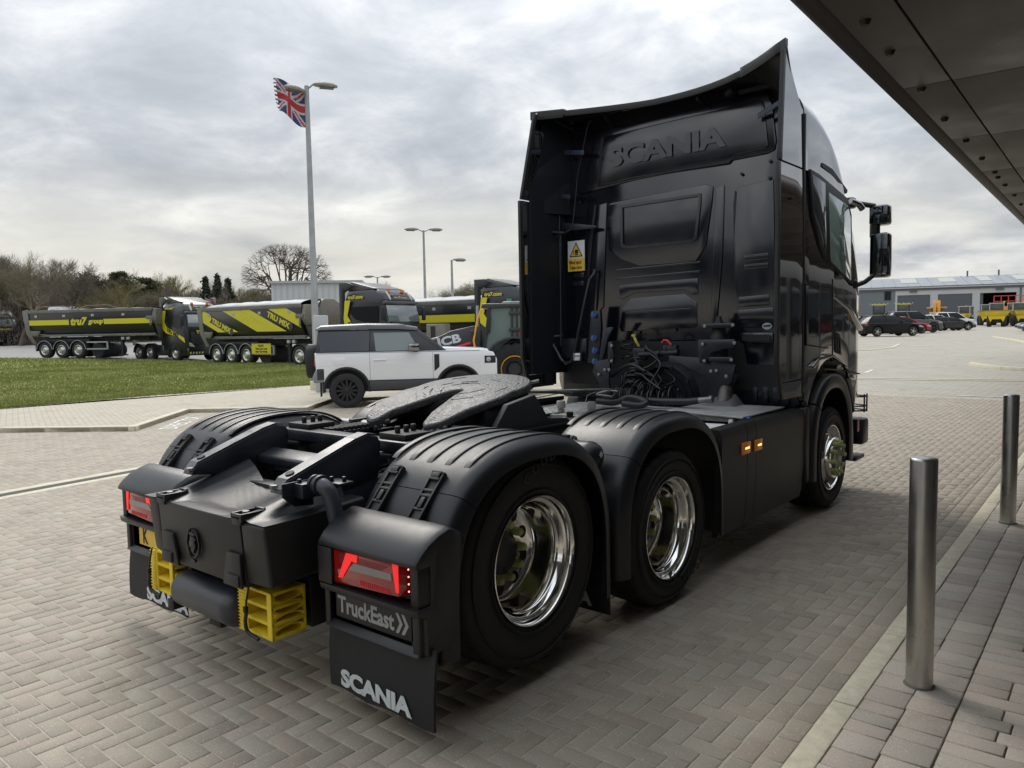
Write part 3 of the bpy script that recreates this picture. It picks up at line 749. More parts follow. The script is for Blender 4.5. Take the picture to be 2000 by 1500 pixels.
# writing (not mirrored)
sgn_o = MB().box(.722, 1.188, -.782, -.776, .452, .572).build('sign_plate', mat('sign_black', (.012, .012, .013), .4), T, bev=.002)
text('lettering', 'TruckEast', .098, m_silv, sgn_o, (.738, -.7825, .478), (1, 0, -.0), (0, 0, 1), .0012, .03, width=.352)
for k in range(2):
    x = 1.098+k*.034
    MB().prism([(x, .553), (x+.017, .553), (x+.042, .512), (x+.017, .471), (x, .471), (x+.024, .512)], 1, -.7837, -.7822).build('chevron', m_silv, sgn_o)
text('lettering', 'SCANIA', .098, m_lett, fl, (.712, -.7625, .140), (1, -.027, 0), (0, 0, 1), .0006, .05, width=.455, spacing=.96)
lf = [o for o in T.children if o.name.startswith('mudflap') and o != fl][0]
text('lettering', 'SCANIA', .098, m_lett, lf, (-1.06, -.7715, .138), (1, .025, 0), (0, 0, 1), .0006, .05, width=.455, spacing=.96)
npl = MB().box(-1.09, -.56, -.784, -.777, .455, .57).build('number_plate', mat('plate_yellow', (.75, .48, .03), .35), T, bev=.002)
text('lettering', 'K', .12, m_blk, npl, (-1.045, -.7845, .470), (1, 0, 0), (0, 0, 1), .0008, .03, sx=.72)
# small flap hung between the two right-hand wheels, carrying the end of the same word
f2 = MB().box(.66, 1.19, .632, .642, .12, .45).build('mudflap', m_flap, T, bev=.003)
text('lettering', 'SCANIA', .098, m_lett, f2, (.67, .6305, .15), (1, 0, 0), (0, 0, 1), .001, .05, width=.41, spacing=.96)
MB().box(-1.23, -.70, .672, .682, .12, .45).build('mudflap', m_flap, T, bev=.003)

# ---- rear cover between the tail lamps
cv = empty('rear_cover', (0, 0, 0), parent=T); YB = -.996
def panel(x0, x1, zt0, zt1, zb0, zb1, nm):
    d = 0.035
    MB().hexa([(x0, YB+.02, zb0), (x1, YB+.02, zb1), (x1, YB+.08, zb1), (x0, YB+.08, zb0), (x0, YB, zt0), (x1, YB, zt1), (x1, YB+.08, zt1), (x0, YB+.08, zt0)]).build(nm, m_pl2, cv, bev=.008)
panel(-.388, .352, .85, .845, .545, .545, 'centre_panel')
# right end panel wraps round the corner and runs forward
MB().hexa([(.356, YB+.02, .57), (.53, YB+.03, .572), (.53, -.45, .60), (.356, -.45, .60), (.356, YB, .845), (.532, YB+.003, .845), (.535, -.45, .88), (.356, -.45, .88)]).build('end_panel', m_pl2, cv, bev=.016, seg=3)
MB().hexa([(-.495, YB+.03, .572), (-.392, YB+.02, .57), (-.392, -.45, .60), (-.53, -.45, .60), (-.498, YB+.003, .848), (-.392, YB, .848), (-.392, -.45, .88), (-.535, -.45, .88)]).build('end_panel', m_pl2, cv, bev=.012)
for sg in (-1, 1):   # stepped feet of the centre panel
    MB().hexa([(sg*.352-.018*0, YB+.004, .545), (sg*.20, YB+.004, .545), (sg*.20, YB+.02, .545), (sg*.352, YB+.02, .545), (sg*.352, YB+.001, .70), (sg*.245, YB+.001, .70), (sg*.245, YB+.02, .70), (sg*.352, YB+.02, .70)]).build('raised_foot', m_pl2, cv, bev=.006, loc=(0, -.008, 0))
    MB().box(sg*.25, sg*.345, YB-.014, YB+.02, .555, .605).build('foot_clip', m_pl2, cv, bev=.005)
# sculpted top
def topz(x, y):
    t = (y-YB)/.5; ax_ = abs(x); base = .848+.115*t**1.25
    ridge = math.exp(-((ax_-.36)/.055)**2)*(.012+.018*t)
    scoop = -.055*max(0, 1-(ax_/.27)**2)**.8*min(1, t*3)*(1-.15*t)
    side = 0 if ax_ < .42 else -(base-.85)*min(1, (ax_-.42)/.045)
    return base+ridge+scoop+side
vs = []; NXT, NYT = 64, 26
xsT = [-.534+1.068*i/NXT for i in range(NXT+1)]; ysT = []
for j in range(NYT+1):
    t = j/NYT
    for x in xsT:
        y = YB+.004+t*(.48-.09*math.exp(-(x/.2)**2))
        vs.append((x, y, topz(x, y)+.002*math.sin(x*90+y*150)*max(0, 1-(x/.2)**2)*(t > .25)))
w_ = NXT+1; fs = [(j*w_+i, j*w_+i+1, (j+1)*w_+i+1, (j+1)*w_+i) for j in range(NYT) for i in range(NXT)]
nb_ = len(vs); vs += [(x, y, .80) for x, y, z in vs[-w_:]]; fs += [(NYT*w_+i, NYT*w_+i+1, nb_+i+1, nb_+i) for i in range(NXT)]
MB().add(vs, fs, True).build('top_panel', m_pl, cv)
for sg in (-1, 1):  # clamps with bolts on the ridges
    e = empty('ridge_clamp', (sg*.34, -.955, .866), parent=cv)
    c_ = MB(); c_.box(-.035, .035, -.05, -.03, -.035, .004); 
    for q in (-1, 1): c_.box(q*.035-.008, q*.035+.008, -.05, .075, -.02, .016)
    c_.box(-.035, .035, -.05, -.035, -.01, .014); c_.box(-.035, .035, .062, .078, -.01, .022)
    c_.build('clamp', m_pl, e, bev=.004); MB().lathe([(0, .016), (.012, .016), (.014, .001)], (0, 0, .006), 2, 6).build('bolt', m_gals, e, smooth=False)
# griffin crest as raised relief
cr = MB(); n8 = 10
def ringpoly(rx, rz, n=10, rot=0): return [(math.sin(2*math.pi*(k+.5)/n+rot)*rx, math.cos(2*math.pi*(k+.5)/n+rot)*rz) for k in range(n)]
o_ = ringpoly(.061, .072); i_ = ringpoly(.051, .062); CX, CZ = -.052, .682
for k in range(10):
    a, b2, c2, d2 = o_[k], o_[(k+1) % 10], i_[(k+1) % 10], i_[k]
    cr.prism([(CX+a[0], CZ+a[1]), (CX+b2[0], CZ+b2[1]), (CX+c2[0], CZ+c2[1]), (CX+d2[0], CZ+d2[1])], 1, YB-.006, YB+.006)
cr.prism([(CX-.022, CZ+.038), (CX-.026, CZ+.058), (CX-.010, CZ+.048), (CX, CZ+.062), (CX+.010, CZ+.048), (CX+.026, CZ+.058), (CX+.022, CZ+.038)], 1, YB-.007, YB+.006)
cr.prism([(CX-.02, CZ+.032), (CX+.014, CZ+.034), (CX+.032, CZ+.02), (CX+.018, CZ+.012), (CX+.028, CZ-.008), (CX+.016, CZ-.03), (CX+.006, CZ-.046), (CX-.012, CZ-.036), (CX-.004, CZ-.012), (CX-.026, CZ-.02), (CX-.03, CZ+.006), (CX-.012, CZ+.014)], 1, YB-.008, YB+.006)
cr.box(CX-.016, CX+.016, YB-.007, YB+.006, CZ-.088, CZ-.074)
cr.build('crest', mat('crest_black', (.012, .012, .013), .4), cv, bev=.0015)

# ---- air tank, brackets, elbow pipe
tk = MB().lathe([(0, .001), (.01, .05), (.03, .076), (.055, .088), (.06, .090), (.50, .090), (.515, .0915), (.525, .090), (.535, .089), (.56, .078), (.585, .05), (.595, .001)], (-.425, -.875, .375), 0, 40).build('air_tank', mat('tank_grey', (.035, .038, .048), .4, var=.15, vscale=5), T)
MB().cyl((.17, -.875, .375), (.20, -.875, .375), .02).build('tank_fitting', m_ch, T)
bk = MB(); bk.box(-.12, -.02, -.90, -.86, .25, .285); bk.box(-.50, -.44, -.92, -.86, .25, .30); bk.box(-.40, .35, -.80, -.70, .42, .56); bk.box(-.39, -.35, -.86, -.6, .3, .56); bk.build('tank_brackets', m_blk, T, bev=.004)
pipe_pts = [(.53, -.73, .985), (.565, -.73, .985), (.59, -.73, .983), (.608, -.726, .972), (.617, -.718, .955), (.62, -.705, .91), (.622, -.69, .84), (.624, -.67, .76)]
MB().tube(pipe_pts, .036, 20).build('elbow_pipe', mat('pipe_grey', (.05, .053, .062), .35), T)
cl_ = MB(); cl_.cyl((.565, -.73, .985), (.585, -.73, .985), .046, 24); cl_.cyl((.53, -.73, .985), (.545, -.73, .985), .044, 24); cl_.box(.47, .54, -.80, -.67, .93, .995)
for px_, py_ in ((.49, -.78), (.49, -.70), (.56, -.66), (.61, -.63)): cl_.cyl((px_, py_, .99), (px_, py_, 1.012), .011, 6)
cl_.prism([(-.86, 1.0), (-.70, 1.0), (-.70, .88), (-.80, .89), (-.86, .94)], 0, .470, .478); cl_.box(.52, .64, -.68, -.60, .975, .99)
cl_.build('pipe_bracket', m_ch, T, bev=.003)

# ---- chassis frame, ramps, crossmembers
ch_ = MB()
for sg in (-1, 1):
    ch_.box(sg*.355, sg*.425, -.62, 4.6, .70, .93); ch_.box(sg*.36, sg*.42, -.9, -.5, .62, .86)
ch_.box(-.36, .36, -.62, -.54, .66, .90); ch_.box(-.36, .36, .55, .65, .68, .90); ch_.box(-.36, .36, 1.9, 2.0, .68, .90); ch_.box(-.5, .5, 3.0, 4.8, .5, .85)
ch_.build('chassis_frame', m_ch, T, bev=.006)
m_worn = mat('worn_paint', (.11, .11, .115), .35, .3, var=.55, vscale=9, rvar=.15)
for sg in (-1, 1):
    side = [(-.845, .945), (-.80, 1.0), (-.70, 1.035), (-.42, 1.132), (-.34, 1.150), (-.28, 1.138), (-.26, 1.10), (-.28, .93), (-.52, .90), (-.72, .93)]
    MB().prism(side, 0, sg*.345, sg*.435).build('ramp_arm', m_ch, T, bev=.01)
    tp = MB(); tpp = [(-.835, .962), (-.80, 1.003), (-.70, 1.038), (-.42, 1.135), (-.34, 1.153), (-.285, 1.143)]
    rings = [[(sg*.352, y, z+.0), (sg*.428, y, z+.0), (sg*.428, y+.001, z+.004), (sg*.352, y+.001, z+.004)] for y, z in tpp]
    tp.loft(rings, True, True, False).build('ramp_wear_plate', m_worn, T)
    MB().lathe([(.0, .001), (.0, .021), (-.02, .022)], (0, 0, 0), 2, 20).build('ramp_hole', m_blk, T, loc=(sg*.39, -.762, 1.0265)).rotation_euler = (.34, 0, 0)
    # ridge foot plates with bolts
    MB().lathe([(0, .02), (.014, .02), (.016, .001)], (sg*.37, -.83, .965), 2, 6).build('foot_bolt', m_gals, T, smooth=False)
MB().prism([(-.47, 1.0), (-.36, 1.03), (-.36, .965), (-.47, .955)], 0, -.345, .345).build('crossmember', m_ch, T, bev=.012)
MB().box(-.55, .55, -.20, -.10, 1.04, 1.10).build('crossmember', m_ch, T, bev=.008)
for bxs in ((.02, .10, .92, .98), (-.36, -.30, .86, .90), (.5, .6, .92, .99), (1.3, 1.42, .92, 1.0)): MB().box(-.36, .36, *bxs).build('cross_brace', m_ch, T, bev=.005)
# fifth wheel mounting plates and fifth wheel
mp_ = MB()
for sg in (-1, 1):
    mp_.box(sg*.34, sg*.45, -.22, 1.75, 1.015, 1.035); mp_.box(sg*.345, sg*.435, -.15, 2.1, .93, 1.015); mp_.box(sg*.30, sg*.50, -.16, .02, 1.10, 1.13)
    for yv in (-.12, -.06, -.01): mp_.cyl((sg*.40, yv, 1.13), (sg*.40, yv, 1.165), .016, 6)
    mp_.box(sg*.33, sg*.47, .0, .34, 1.035, 1.06)
    for q in range(9): mp_.box(sg*.335, sg*.465, .03+q*.035, .047+q*.035, 1.06, 1.082)
    mp_.prism([(.45, 1.035), (.60, 1.07), (.72, 1.20), (.98, 1.24), (1.12, 1.08), (1.32, 1.06), (1.36, 1.035)], 0, sg*.40, sg*.44)
mp_.build('fifth_wheel_mounting', m_blk, T, bev=.004)
m_grease = mat('greased_steel', (.045, .045, .047), .42, 0, var=.35, vscale=16, rvar=.10, bump=1.0, bscale=55)
for n_ in m_grease.node_tree.nodes:
    if n_.type == 'BUMP': n_.inputs['Distance'].default_value = .007
def fifth():
    import bmesh as B
    # plate outline in its own plane: local y forward
    pts = []
    R_ = .435
    for k in range(0, 25):
        a = math.radians(-12+204*k/24); pts.append((math.cos(a)*R_*(1.0), .18+math.sin(a)*R_*.82))
    # left side down to the tip, slot, back up
    pts += [(-.45, -.02), (-.40, -.30), (-.33, -.45), (-.24, -.50), (-.20, -.47), (-.165, -.36), (-.06, -.02), (-.048, .05), (-.028, .085), (0, .095), (.028, .085), (.048, .05), (.06, -.02), (.165, -.36), (.20, -.47), (.24, -.50), (.33, -.45), (.40, -.30), (.45, -.02)]
    return pts
fw = empty('fifth_wheel', (-.085, .78, 1.25), parent=T); fw.rotation_euler = (.165, 0, 0)
fpts = fifth()
bmx = MB().prism(fpts, 2, -.055, 0); pl = bmx.build('top_plate', m_grease, fw, bev=.014, seg=3)
# bend the horns down
for v in pl.data.vertices:
    if v.co.y < -.18: v.co.z -= (abs(v.co.y+.18)**1.6)*.42
sk = MB(); sk.prism([(p[0]*.93, p[1]*.93+.015) for p in fpts[:25]]+[(-.40, -.02), (-.36, -.2), (-.1, -.1), (0, .05), (.1, -.1), (.36, -.2), (.40, -.02)], 2, -.13, -.05)
sk.box(-.42, -.30, -.16, .12, -.2, -.05); sk.box(.30, .42, -.16, .12, -.2, -.05); sk.cyl((-.46, 0, -.12), (.46, 0, -.12), .035)
sk.build('plate_skirt', m_blk, fw, bev=.006)
gz = MB()
for k in range(22):      # smears and lumps of old grease
    a = random.uniform(0, 6.28); rr = random.uniform(.12, .42); x, y = math.cos(a)*rr, .12+math.sin(a)*rr*.8
    if abs(x) < .08 and y < .12: continue
    if y < -.15: continue
    l_ = random.uniform(.02, .07); w2 = random.uniform(.001, .003); dx, dy = -math.sin(a)*l_, math.cos(a)*l_
    gz.hexa([(x-dx-w2, y-dy-w2, -.001), (x+dx-w2, y+dy-w2, -.001), (x+dx+w2, y+dy+w2, -.001), (x-dx+w2, y-dy+w2, -.001), (x-dx, y-dy-w2*.3, .002), (x+dx, y+dy-w2*.3, .002), (x+dx+w2*.3, y+dy+w2*.4, .003), (x-dx+w2*.3, y-dy+w2*.4, .003)])
gz.build('grease_smears', mat('grease', (.05, .05, .05), .3, .2, var=.4, vscale=30), fw, kind='stuff')
for hx in (-.29, .29):
    gl_ = MB()
    for q in range(26):
        a = random.uniform(0, 6.28); rr = random.uniform(0, .075); cx_, cy_ = hx+math.cos(a)*rr*1.25, -.425+math.sin(a)*rr*.9; r_ = random.uniform(.012, .03)
        gl_.lathe([(-r_, .001), (-r_*.6, r_*.8), (0, r_), (r_*.6, r_*.75), (r_*.9, .001)], (cx_*.93, cy_, -.075-rr*.3-.02*(cy_ < -.44)), 2, 9)
    gl_.build('grease_lump', mat('grease', (.05, .05, .05), .3, .2, var=.4, vscale=30), fw)
hl = MB(); hl.lathe([(0, .011), (.001, .001)], (.12, .22, .001), 2, 12); hl.lathe([(0, .009), (.001, .001)], (-.12, .24, .001), 2, 12); hl.build('grease_hole', m_blk, fw)
tb = MB(); tb.tube([(.10, 1.33, 1.27), (.0, 1.45, 1.27), (-.05, 1.58, 1.26), (-.02, 1.62, 1.27)], .012, 8); tb.hexa([(-.1, 1.40, 1.205), (.06, 1.40, 1.205), (-.05, 2.7, 1.12), (-.13, 2.7, 1.12), (-.1, 1.40, 1.215), (.06, 1.40, 1.215), (-.05, 2.7, 1.13), (-.13, 2.7, 1.13)]); tb.build('release_handle', m_gals, T)
# extra air tanks lying across between the guards
for sg in (-1, 1):
    a = MB().lathe([(0, .001), (.015, .05), (.04, .078), (.06, .084), (.40, .084), (.42, .086), (.44, .084), (.47, .07), (.49, .04), (.495, .001)], (0, 0, 0), 0, 32, sg); a.build('cross_air_tank', m_pl, T, loc=(sg*.63, .66, .965-.01))
    MB().box(sg*.82, sg*.86, .56, .76, .99, 1.05).build('tank_strap', m_pl2, T, bev=.004)
MB().lathe([(0, .02), (.001, .001)], (1.128, .66, .975), 0, 4).build('tank_sticker', m_lett, T)
# ================================================================ CAB
CB = T
def ZB(y):                                         # lower edge of the cab side
    if y < 3.60: return 1.07+.03*(y-3.0)
    if y > 4.93: return .90
    a = (y-FY)/.72
    return .52+.80*math.sqrt(max(0, 1-abs(a)**2.4))+.0
def ring(y, w, zt, crown, r, zs=None, lean=0):
    zb = ZB(y); pts = []
    zside = zt-r*1.25
    def Y(z): return y-lean*max(0, z-1.95)**1.15*.42
    half = [(w-.03, zb), (w, zb+.03)]
    for k in range(1, 9):
        z = zb+.03+(zside-zb-.03)*k/8
        ww = w-.012*max(0, (z-2.0))**1.3
        half.append((ww, z))
    w2 = half[-1][0]
    for k in range(1, 8):
        a = math.pi/2*k/7; half.append((w2-r*(1-math.cos(a)), zside+r*1.25*math.sin(a)))
    for k in range(1, 5):
        t = k/4; x = (w2-r)*(1-t); half.append((x, zt+crown*(1-(1-t)**2)))
    full = [(x, z) for x, z in half]+[(-x, z) for x, z in half[:-1][::-1]]
    return [(x, Y(z), z) for x, z in full]
st = [(3.535, 1.225, 3.50, .13, .16, 0), (3.60, 1.232, 3.50, .14, .18, 0), (3.8, 1.240, 3.49, .15, .21, 0), (4.0, 1.245, 3.44, .16, .22, .0), (4.2, 1.25, 3.37, .16, .23, .05), (4.4, 1.25, 3.28, .16, .24, .15), (4.6, 1.25, 3.15, .15, .25, .35),
      (4.75, 1.248, 3.02, .14, .26, .6), (4.9, 1.245, 2.86, .13, .26, .9), (5.0, 1.24, 2.76, .12, .25, 1), (5.08, 1.225, 2.72, .11, .24, 1), (5.15, 1.18, 2.70, .10, .22, 1), (5.20, 1.08, 2.69, .1, .2, 1), (5.23, .9, 2.69, .1, .2, 1)]
# closely spaced stations round the wheel arch
keys = [s[0] for s in st]; yy_ = sorted(set(keys+[3.62, 3.66, 3.70, 3.75, 3.9, 4.1, 4.3, 4.5, 4.68, 4.83, 4.88, 4.92, 4.935]))
def st_at(y):
    for a, b in zip(st, st[1:]):
        if y <= b[0]:
            t = (y-a[0])/(b[0]-a[0]); return [p+(q-p)*t for p, q in zip(a, b)]
    return st[-1]
rings = []
for y in yy_:
    s_ = st_at(y); rings.append(ring(y, s_[1], s_[2], s_[3], s_[4], lean=s_[5]))
body = MB().loft(rings, True, True, True).build('cab_body', m_gl, T, fixn=True)
# ---- rear wall, at y = 3.5 behind the side fairings
m_wf = m_wall; YW = 3.5
def wp(u, v, y=YW): p = on(1, y, u, v); return (p.x, p.z)
wl = MB().prism([(-1.06, 1.42), (-1.10, 1.5), (-1.10, 3.50), (-1.0, 3.64), (1.0, 3.64), (1.12, 3.50), (1.12, 1.5), (1.10, 1.30), (.75, 1.30), (.72, 1.50), (-.58, 1.50), (-.66, 1.42)], 1, YW, YW+.12).build('rear_wall', m_wall, T, bev=.02)
def relief(name, px, d, bev=.012, m=None, y=YW, parent=wl, seg=3):
    return MB().prism([wp(*p) for p in px], 1, y-d, y+.01).build(name, m or m_wall, parent, bev=bev, seg=seg)
relief('upper_panel', [(1146, 268), (1150, 262), (1488, 180), (1503, 184), (1510, 205), (1518, 275), (1515, 293), (1500, 300), (1240, 352), (1132, 381), (1128, 374)], .014, .01)
relief('upper_inset', [(1182, 268), (1484, 196), (1494, 199), (1503, 285), (1497, 292), (1440, 303), (1425, 320), (1240, 348), (1170, 366)], .022, .008)
wr_ = on(1, YW-.023, 1190, 325); we_ = on(1, YW-.031, 1419, 275)
text('raised_lettering', 'SCANIA', .235, m_wall, wl, (wr_.x, YW-.027, wr_.z-.005), (1, 0, .008), (0, 0, 1), .012, .035, width=we_.x-wr_.x, spacing=.97)
relief('window_surround', [(1186, 402), (1194, 396), (1378, 360), (1394, 364), (1392, 392), (1380, 478), (1360, 512), (1250, 520), (1215, 508), (1190, 488)], .011, .008)
wi_ = MB()
def frame(name, outer, inner, d, m, bev=.004):
    mb = MB(); n = len(outer); O = [wp(*p) for p in outer]; I = [wp(*p) for p in inner]
    for k in range(n):
        j = (k+1) % n
        mb.prism([O[k], O[j], I[j], I[k]], 1, YW-d, YW+.005)
    return mb.build(name, m, wl)
frame('window_rim', [(1213, 401), (1371, 378), (1371, 396), (1363, 466), (1355, 474), (1220, 486), (1214, 480)], [(1218, 406), (1366, 384), (1366, 398), (1358, 463), (1352, 469), (1223, 481), (1219, 477)], .024, m_wall)
relief('ridge', [(1398, 366), (1416, 362), (1412, 500), (1400, 640), (1388, 640), (1394, 480)], .010, .006)
relief('side_column', [(1440, 366), (1512, 350), (1517, 640), (1450, 640), (1436, 560), (1434, 470)], .012, .007)
relief('dark_slot', [(1436, 372), (1440, 380), (1442, 500), (1438, 552), (1434, 500), (1433, 400)], .010, .003, m_blk)
relief('left_slot', [(1162, 400), (1166, 402), (1158, 470), (1152, 540), (1148, 540), (1152, 470)], .012, .003, m_blk)
relief('left_slot', [(1176, 270), (1181, 268), (1173, 352), (1168, 352)], .018, .003, m_blk)
relief('left_column', [(1168, 400), (1186, 396), (1180, 600), (1160, 620), (1158, 520)], .012, .008)
for a, b2 in (((1204, 526), (1368, 510)), ((1204, 543), (1368, 528)), ((1222, 609), (1350, 601))):
    relief('rib', [a, b2, (b2[0], b2[1]+4), (a[0], a[1]+4)], .008, .002)
relief('lower_panel', [(1208, 556), (1364, 543), (1364, 574), (1352, 576), (1340, 566), (1240, 572), (1218, 584), (1212, 584)], .006, .006)
relief('lower_panel', [(1216, 600), (1232, 582), (1338, 574), (1362, 590), (1362, 637), (1358, 640), (1214, 648), (1210, 640)], .006, .005)
for px in ([(1455, 499), (1502, 494), (1502, 506), (1455, 511)], [(1455, 517), (1502, 513), (1502, 523), (1455, 527)], [(1120, 535), (1141, 532), (1141, 541), (1119, 544)], [(1118, 551), (1140, 549), (1140, 557), (1118, 560)]):
    relief('vent', px, .016 if px[0][0] > 1300 else .006, .003, m_wall)
    q = MB()
    for k in range(4):
        (x0, z0), (x1, z1) = wp(*px[0]), wp(*px[2]); zz = z0+(z1-z0)*(k+.5)/4.2
        q.box(x0+.012, x1-.012, YW-(.0165 if px[0][0] > 1300 else .0065)-.003, YW-.005, zz-.002, zz+.002)
    q.build('vent_louvres', m_blk, wl)
relief('lower_vent_frame', [(1444, 580), (1504, 575), (1504, 596), (1444, 600)], .016, .004)
relief('corner_panel', [(1443, 605), (1512, 600), (1515, 626), (1450, 632), (1443, 624)], .017, .006)
(gx0, gz0), (gx1, gz1) = wp(1447, 650), wp(1512, 669)
MB().box(gx0, gx1, YW-.028, YW, gz1, gz0).build('air_grille_frame', m_wall, wl, bev=.008)
for k in range(6):
    z = gz1+.02+(gz0-gz1-.04)*k/5; MB().box(gx0+.025, gx1-.02, YW-.035, YW-.026, z-.004, z+.004).build('grille_louvre', m_pl2, wl)
sx_, sz_ = wp(1500, 637)
bd = MB().prism([(sx_+math.cos(a*math.pi/12)*.04*(1+.06*math.cos(a*math.pi/2)), sz_+math.sin(a*math.pi/12)*.028) for a in range(24)], 1, YW-.021, YW-.016).build('round_sticker', mat('sticker_white', (.35, .37, .40), .5), wl)
MB().prism([(sx_-.03, sz_-.006), (sx_+.03, sz_-.002), (sx_+.03, sz_+.012), (sx_-.03, sz_+.008)], 1, YW-.023, YW-.0205).build('sticker_band', m_wall, bd)
# screws
sc0 = MB().lathe([(0, .014), (-.006, .012), (-.007, .001)], (0, 0, 0), 1, 12).build('screw', m_ch, wl, loc=(wp(1505, 348)[0], YW-.022, wp(1505, 348)[1]))
for u, v in ((1506, 315), (1450, 340), (1120, 310), (1135, 395), (1250, 650), (1320, 645)):
    x, z = wp(u, v); copy_obj(sc0, wl, location=(x, YW-.018, z))
# warning sign
s0 = [wp(1112, 473), wp(1144.5, 470), wp(1141.5, 527.5), wp(1109, 531)]
sgx0, sgx1, sgz0, sgz1 = s0[0][0], s0[1][0], s0[3][1]-.002, s0[0][1]+.004
sn = MB().box(sgx0, sgx1, YW-.028, YW-.02, sgz0, sgz1).build('warning_sign', mat('sign_white', (.62, .63, .63), .45), T, bev=.001)
hz_ = sgz1-sgz0; ys_ = YW-.0285; m_sy = mat('sign_yellow', (.72, .47, .05), .45)
MB().box(sgx0+.001, sgx1-.001, ys_-.001, ys_+.002, sgz0+.001, sgz0+hz_*.42).build('yellow_band', m_sy, sn)
cx_ = (sgx0+sgx1)/2; tz = sgz0+hz_*.47
MB().prism([(cx_-.078, tz), (cx_+.078, tz), (cx_, tz+.142)], 1, ys_-.001, ys_+.001).build('triangle_border', m_blk, sn)
MB().prism([(cx_-.062, tz+.009), (cx_+.062, tz+.009), (cx_, tz+.122)], 1, ys_-.002, ys_).build('triangle', m_sy, sn)
pg = MB(); pg.box(cx_-.012, cx_+.026, ys_-.003, ys_-.001, tz+.032, tz+.07); pg.box(cx_-.012, cx_+.026, ys_-.003, ys_-.001, tz+.016, tz+.028); pg.box(cx_-.032, cx_-.024, ys_-.003, ys_-.001, tz+.034, tz+.062); pg.box(cx_-.032, cx_-.024, ys_-.003, ys_-.001, tz+.018, tz+.026)
pg.build('lorry_symbol', m_blk, sn)
text('lettering', 'Blind spot', .050, m_blk, sn, (cx_-.082, ys_-.003, sgz0+hz_*.24), (1, 0, 0), (0, 0, 1), .0006, .015, sx=.72)
text('lettering', 'Take care', .050, m_blk, sn, (cx_-.078, ys_-.003, sgz0+hz_*.07), (1, 0, 0), (0, 0, 1), .0006, .015, sx=.72)

# ---- side fairings
def fairing_x(y, z): # outer face of the right hand fairing
    return 1.233+.012*min(1, (y-3.0)/.35)-.012*max(0, z-2.2)**1.3*.9*min(1, (y-2.95)/.5)
def fairing(zlo, zhi, yback, nm, ztop=None):
    mb = MB(); NZ, NYY = 14, 8; f_ = []
    for side in (0, 1):
        for j in range(NZ+1):
            for i in range(NYY+1):
                zz = zlo+(zhi-zlo)*j/NZ; y0 = yback(zz); y = y0+(3.425-y0)*i/NYY
                z = zz
                if ztop: z = zlo+(ztop(y)-zlo)*j/NZ
                f_.append((fairing_x(y, z)-side*.028, y, z))
    w_ = NYY+1; o_ = w_*(NZ+1); fc = []
    for j in range(NZ):
        for i in range(NYY):
            q = (j*w_+i, j*w_+i+1, (j+1)*w_+i+1, (j+1)*w_+i); fc.append(q); fc.append(tuple(o_+k for k in q[::-1]))
        for i in (0, NYY): a = j*w_+i; fc.append((a, a+w_, a+w_+o_, a+o_))
    for i in range(NYY):
        for j in (0, NZ): a = j*w_+i; fc.append((a, a+1, a+1+o_, a+o_))
    return mb.add(f_, fc, True).build(nm, m_gl, T)
yb_low = lambda z: 2.955+max(0, 1.35-z)*.35
yb_up = lambda z: 2.98+max(0, z-2.9)*.08
def wingtop(y):
    t = (y-3.05)/.35
    return 3.735 if t <= 0 else 3.735-.43*min(1, t)**.75
fa = fairing(1.205, 2.845, yb_low, 'side_fairing'); fb = fairing(1.07, 1.195, yb_low, 'lower_fairing'); fc_ = fairing(2.86, 3.70, yb_up, 'upper_fairing', wingtop)
for o in (fa, fb, fc_): lt_ = mirrored(o, T)
for v in lt_.data.vertices:                    # the left upper fairing stands leaning inwards
    q = max(0, v.co.z-2.86); v.co.x += .14*q; v.co.z = v.co.z-.10*q
# rubber edge strips of the fairings
for sg in (1, -1):
    for zl, zh, yb in ((1.07, 2.845, yb_low), (2.86, 3.72, yb_up)):
        pts = [(sg*(1.222), yb(zl+(zh-zl)*k/12)-.012, zl+(zh-zl)*k/12) for k in range(13)]
        if sg < 0 and zl > 2: pts = [(x+.14*(z-2.86), y, z-.10*(z-2.86)) for x, y, z in pts]
        mb = MB(); rings = [[(x-.017, y-.02, z), (x+.013, y-.02, z), (x+.013, y+.022, z), (x-.017, y+.022, z)] for x, y, z in pts]
        mb.loft(rings, True, True, False).build('fairing_edge', m_pl2, T, bev=.003)
    # inner lining of the fairing as far as the cab wall
    MB().hexa([(sg*1.19, 3.05, 1.2), (sg*1.21, 3.05, 1.2), (sg*1.21, 3.6, 1.2), (sg*1.10, 3.6, 1.2), (sg*1.18, 3.05, 3.3), (sg*1.20, 3.05, 3.3), (sg*1.20, 3.5, 3.3), (sg*1.10, 3.5, 3.3)]).build('fairing_lining', mat('lining_black', (.009, .010, .014), .5), T)
    MB().box(sg*1.205, sg*1.249, 3.427, 3.455, 1.08, 3.28).build('gap_seal', m_blk, T, loc=(0, 0, 0))
    MB().tube([(sg*1.10, 3.42, 1.3), (sg*1.12, 3.42, 2.4), (sg*1.10, 3.42, 3.4)], .012, 8).build('lining_tube', m_ch, T)
rings = []
for z, xa in ((2.75, -1.225), (3.1, -1.195), (3.45, -1.145), (3.640, -1.118)):
    rings.append([(xa, 3.07, z), (xa+.012, 3.07, z), (-1.035, 3.53, min(z, 3.66)), (-1.055, 3.60, min(z, 3.66)), (-1.10, 3.60, min(z, 3.66))])
MB().loft(rings, True, True, False).build('fairing_lining', mat('lining_black', (.009, .010, .014), .5), T)
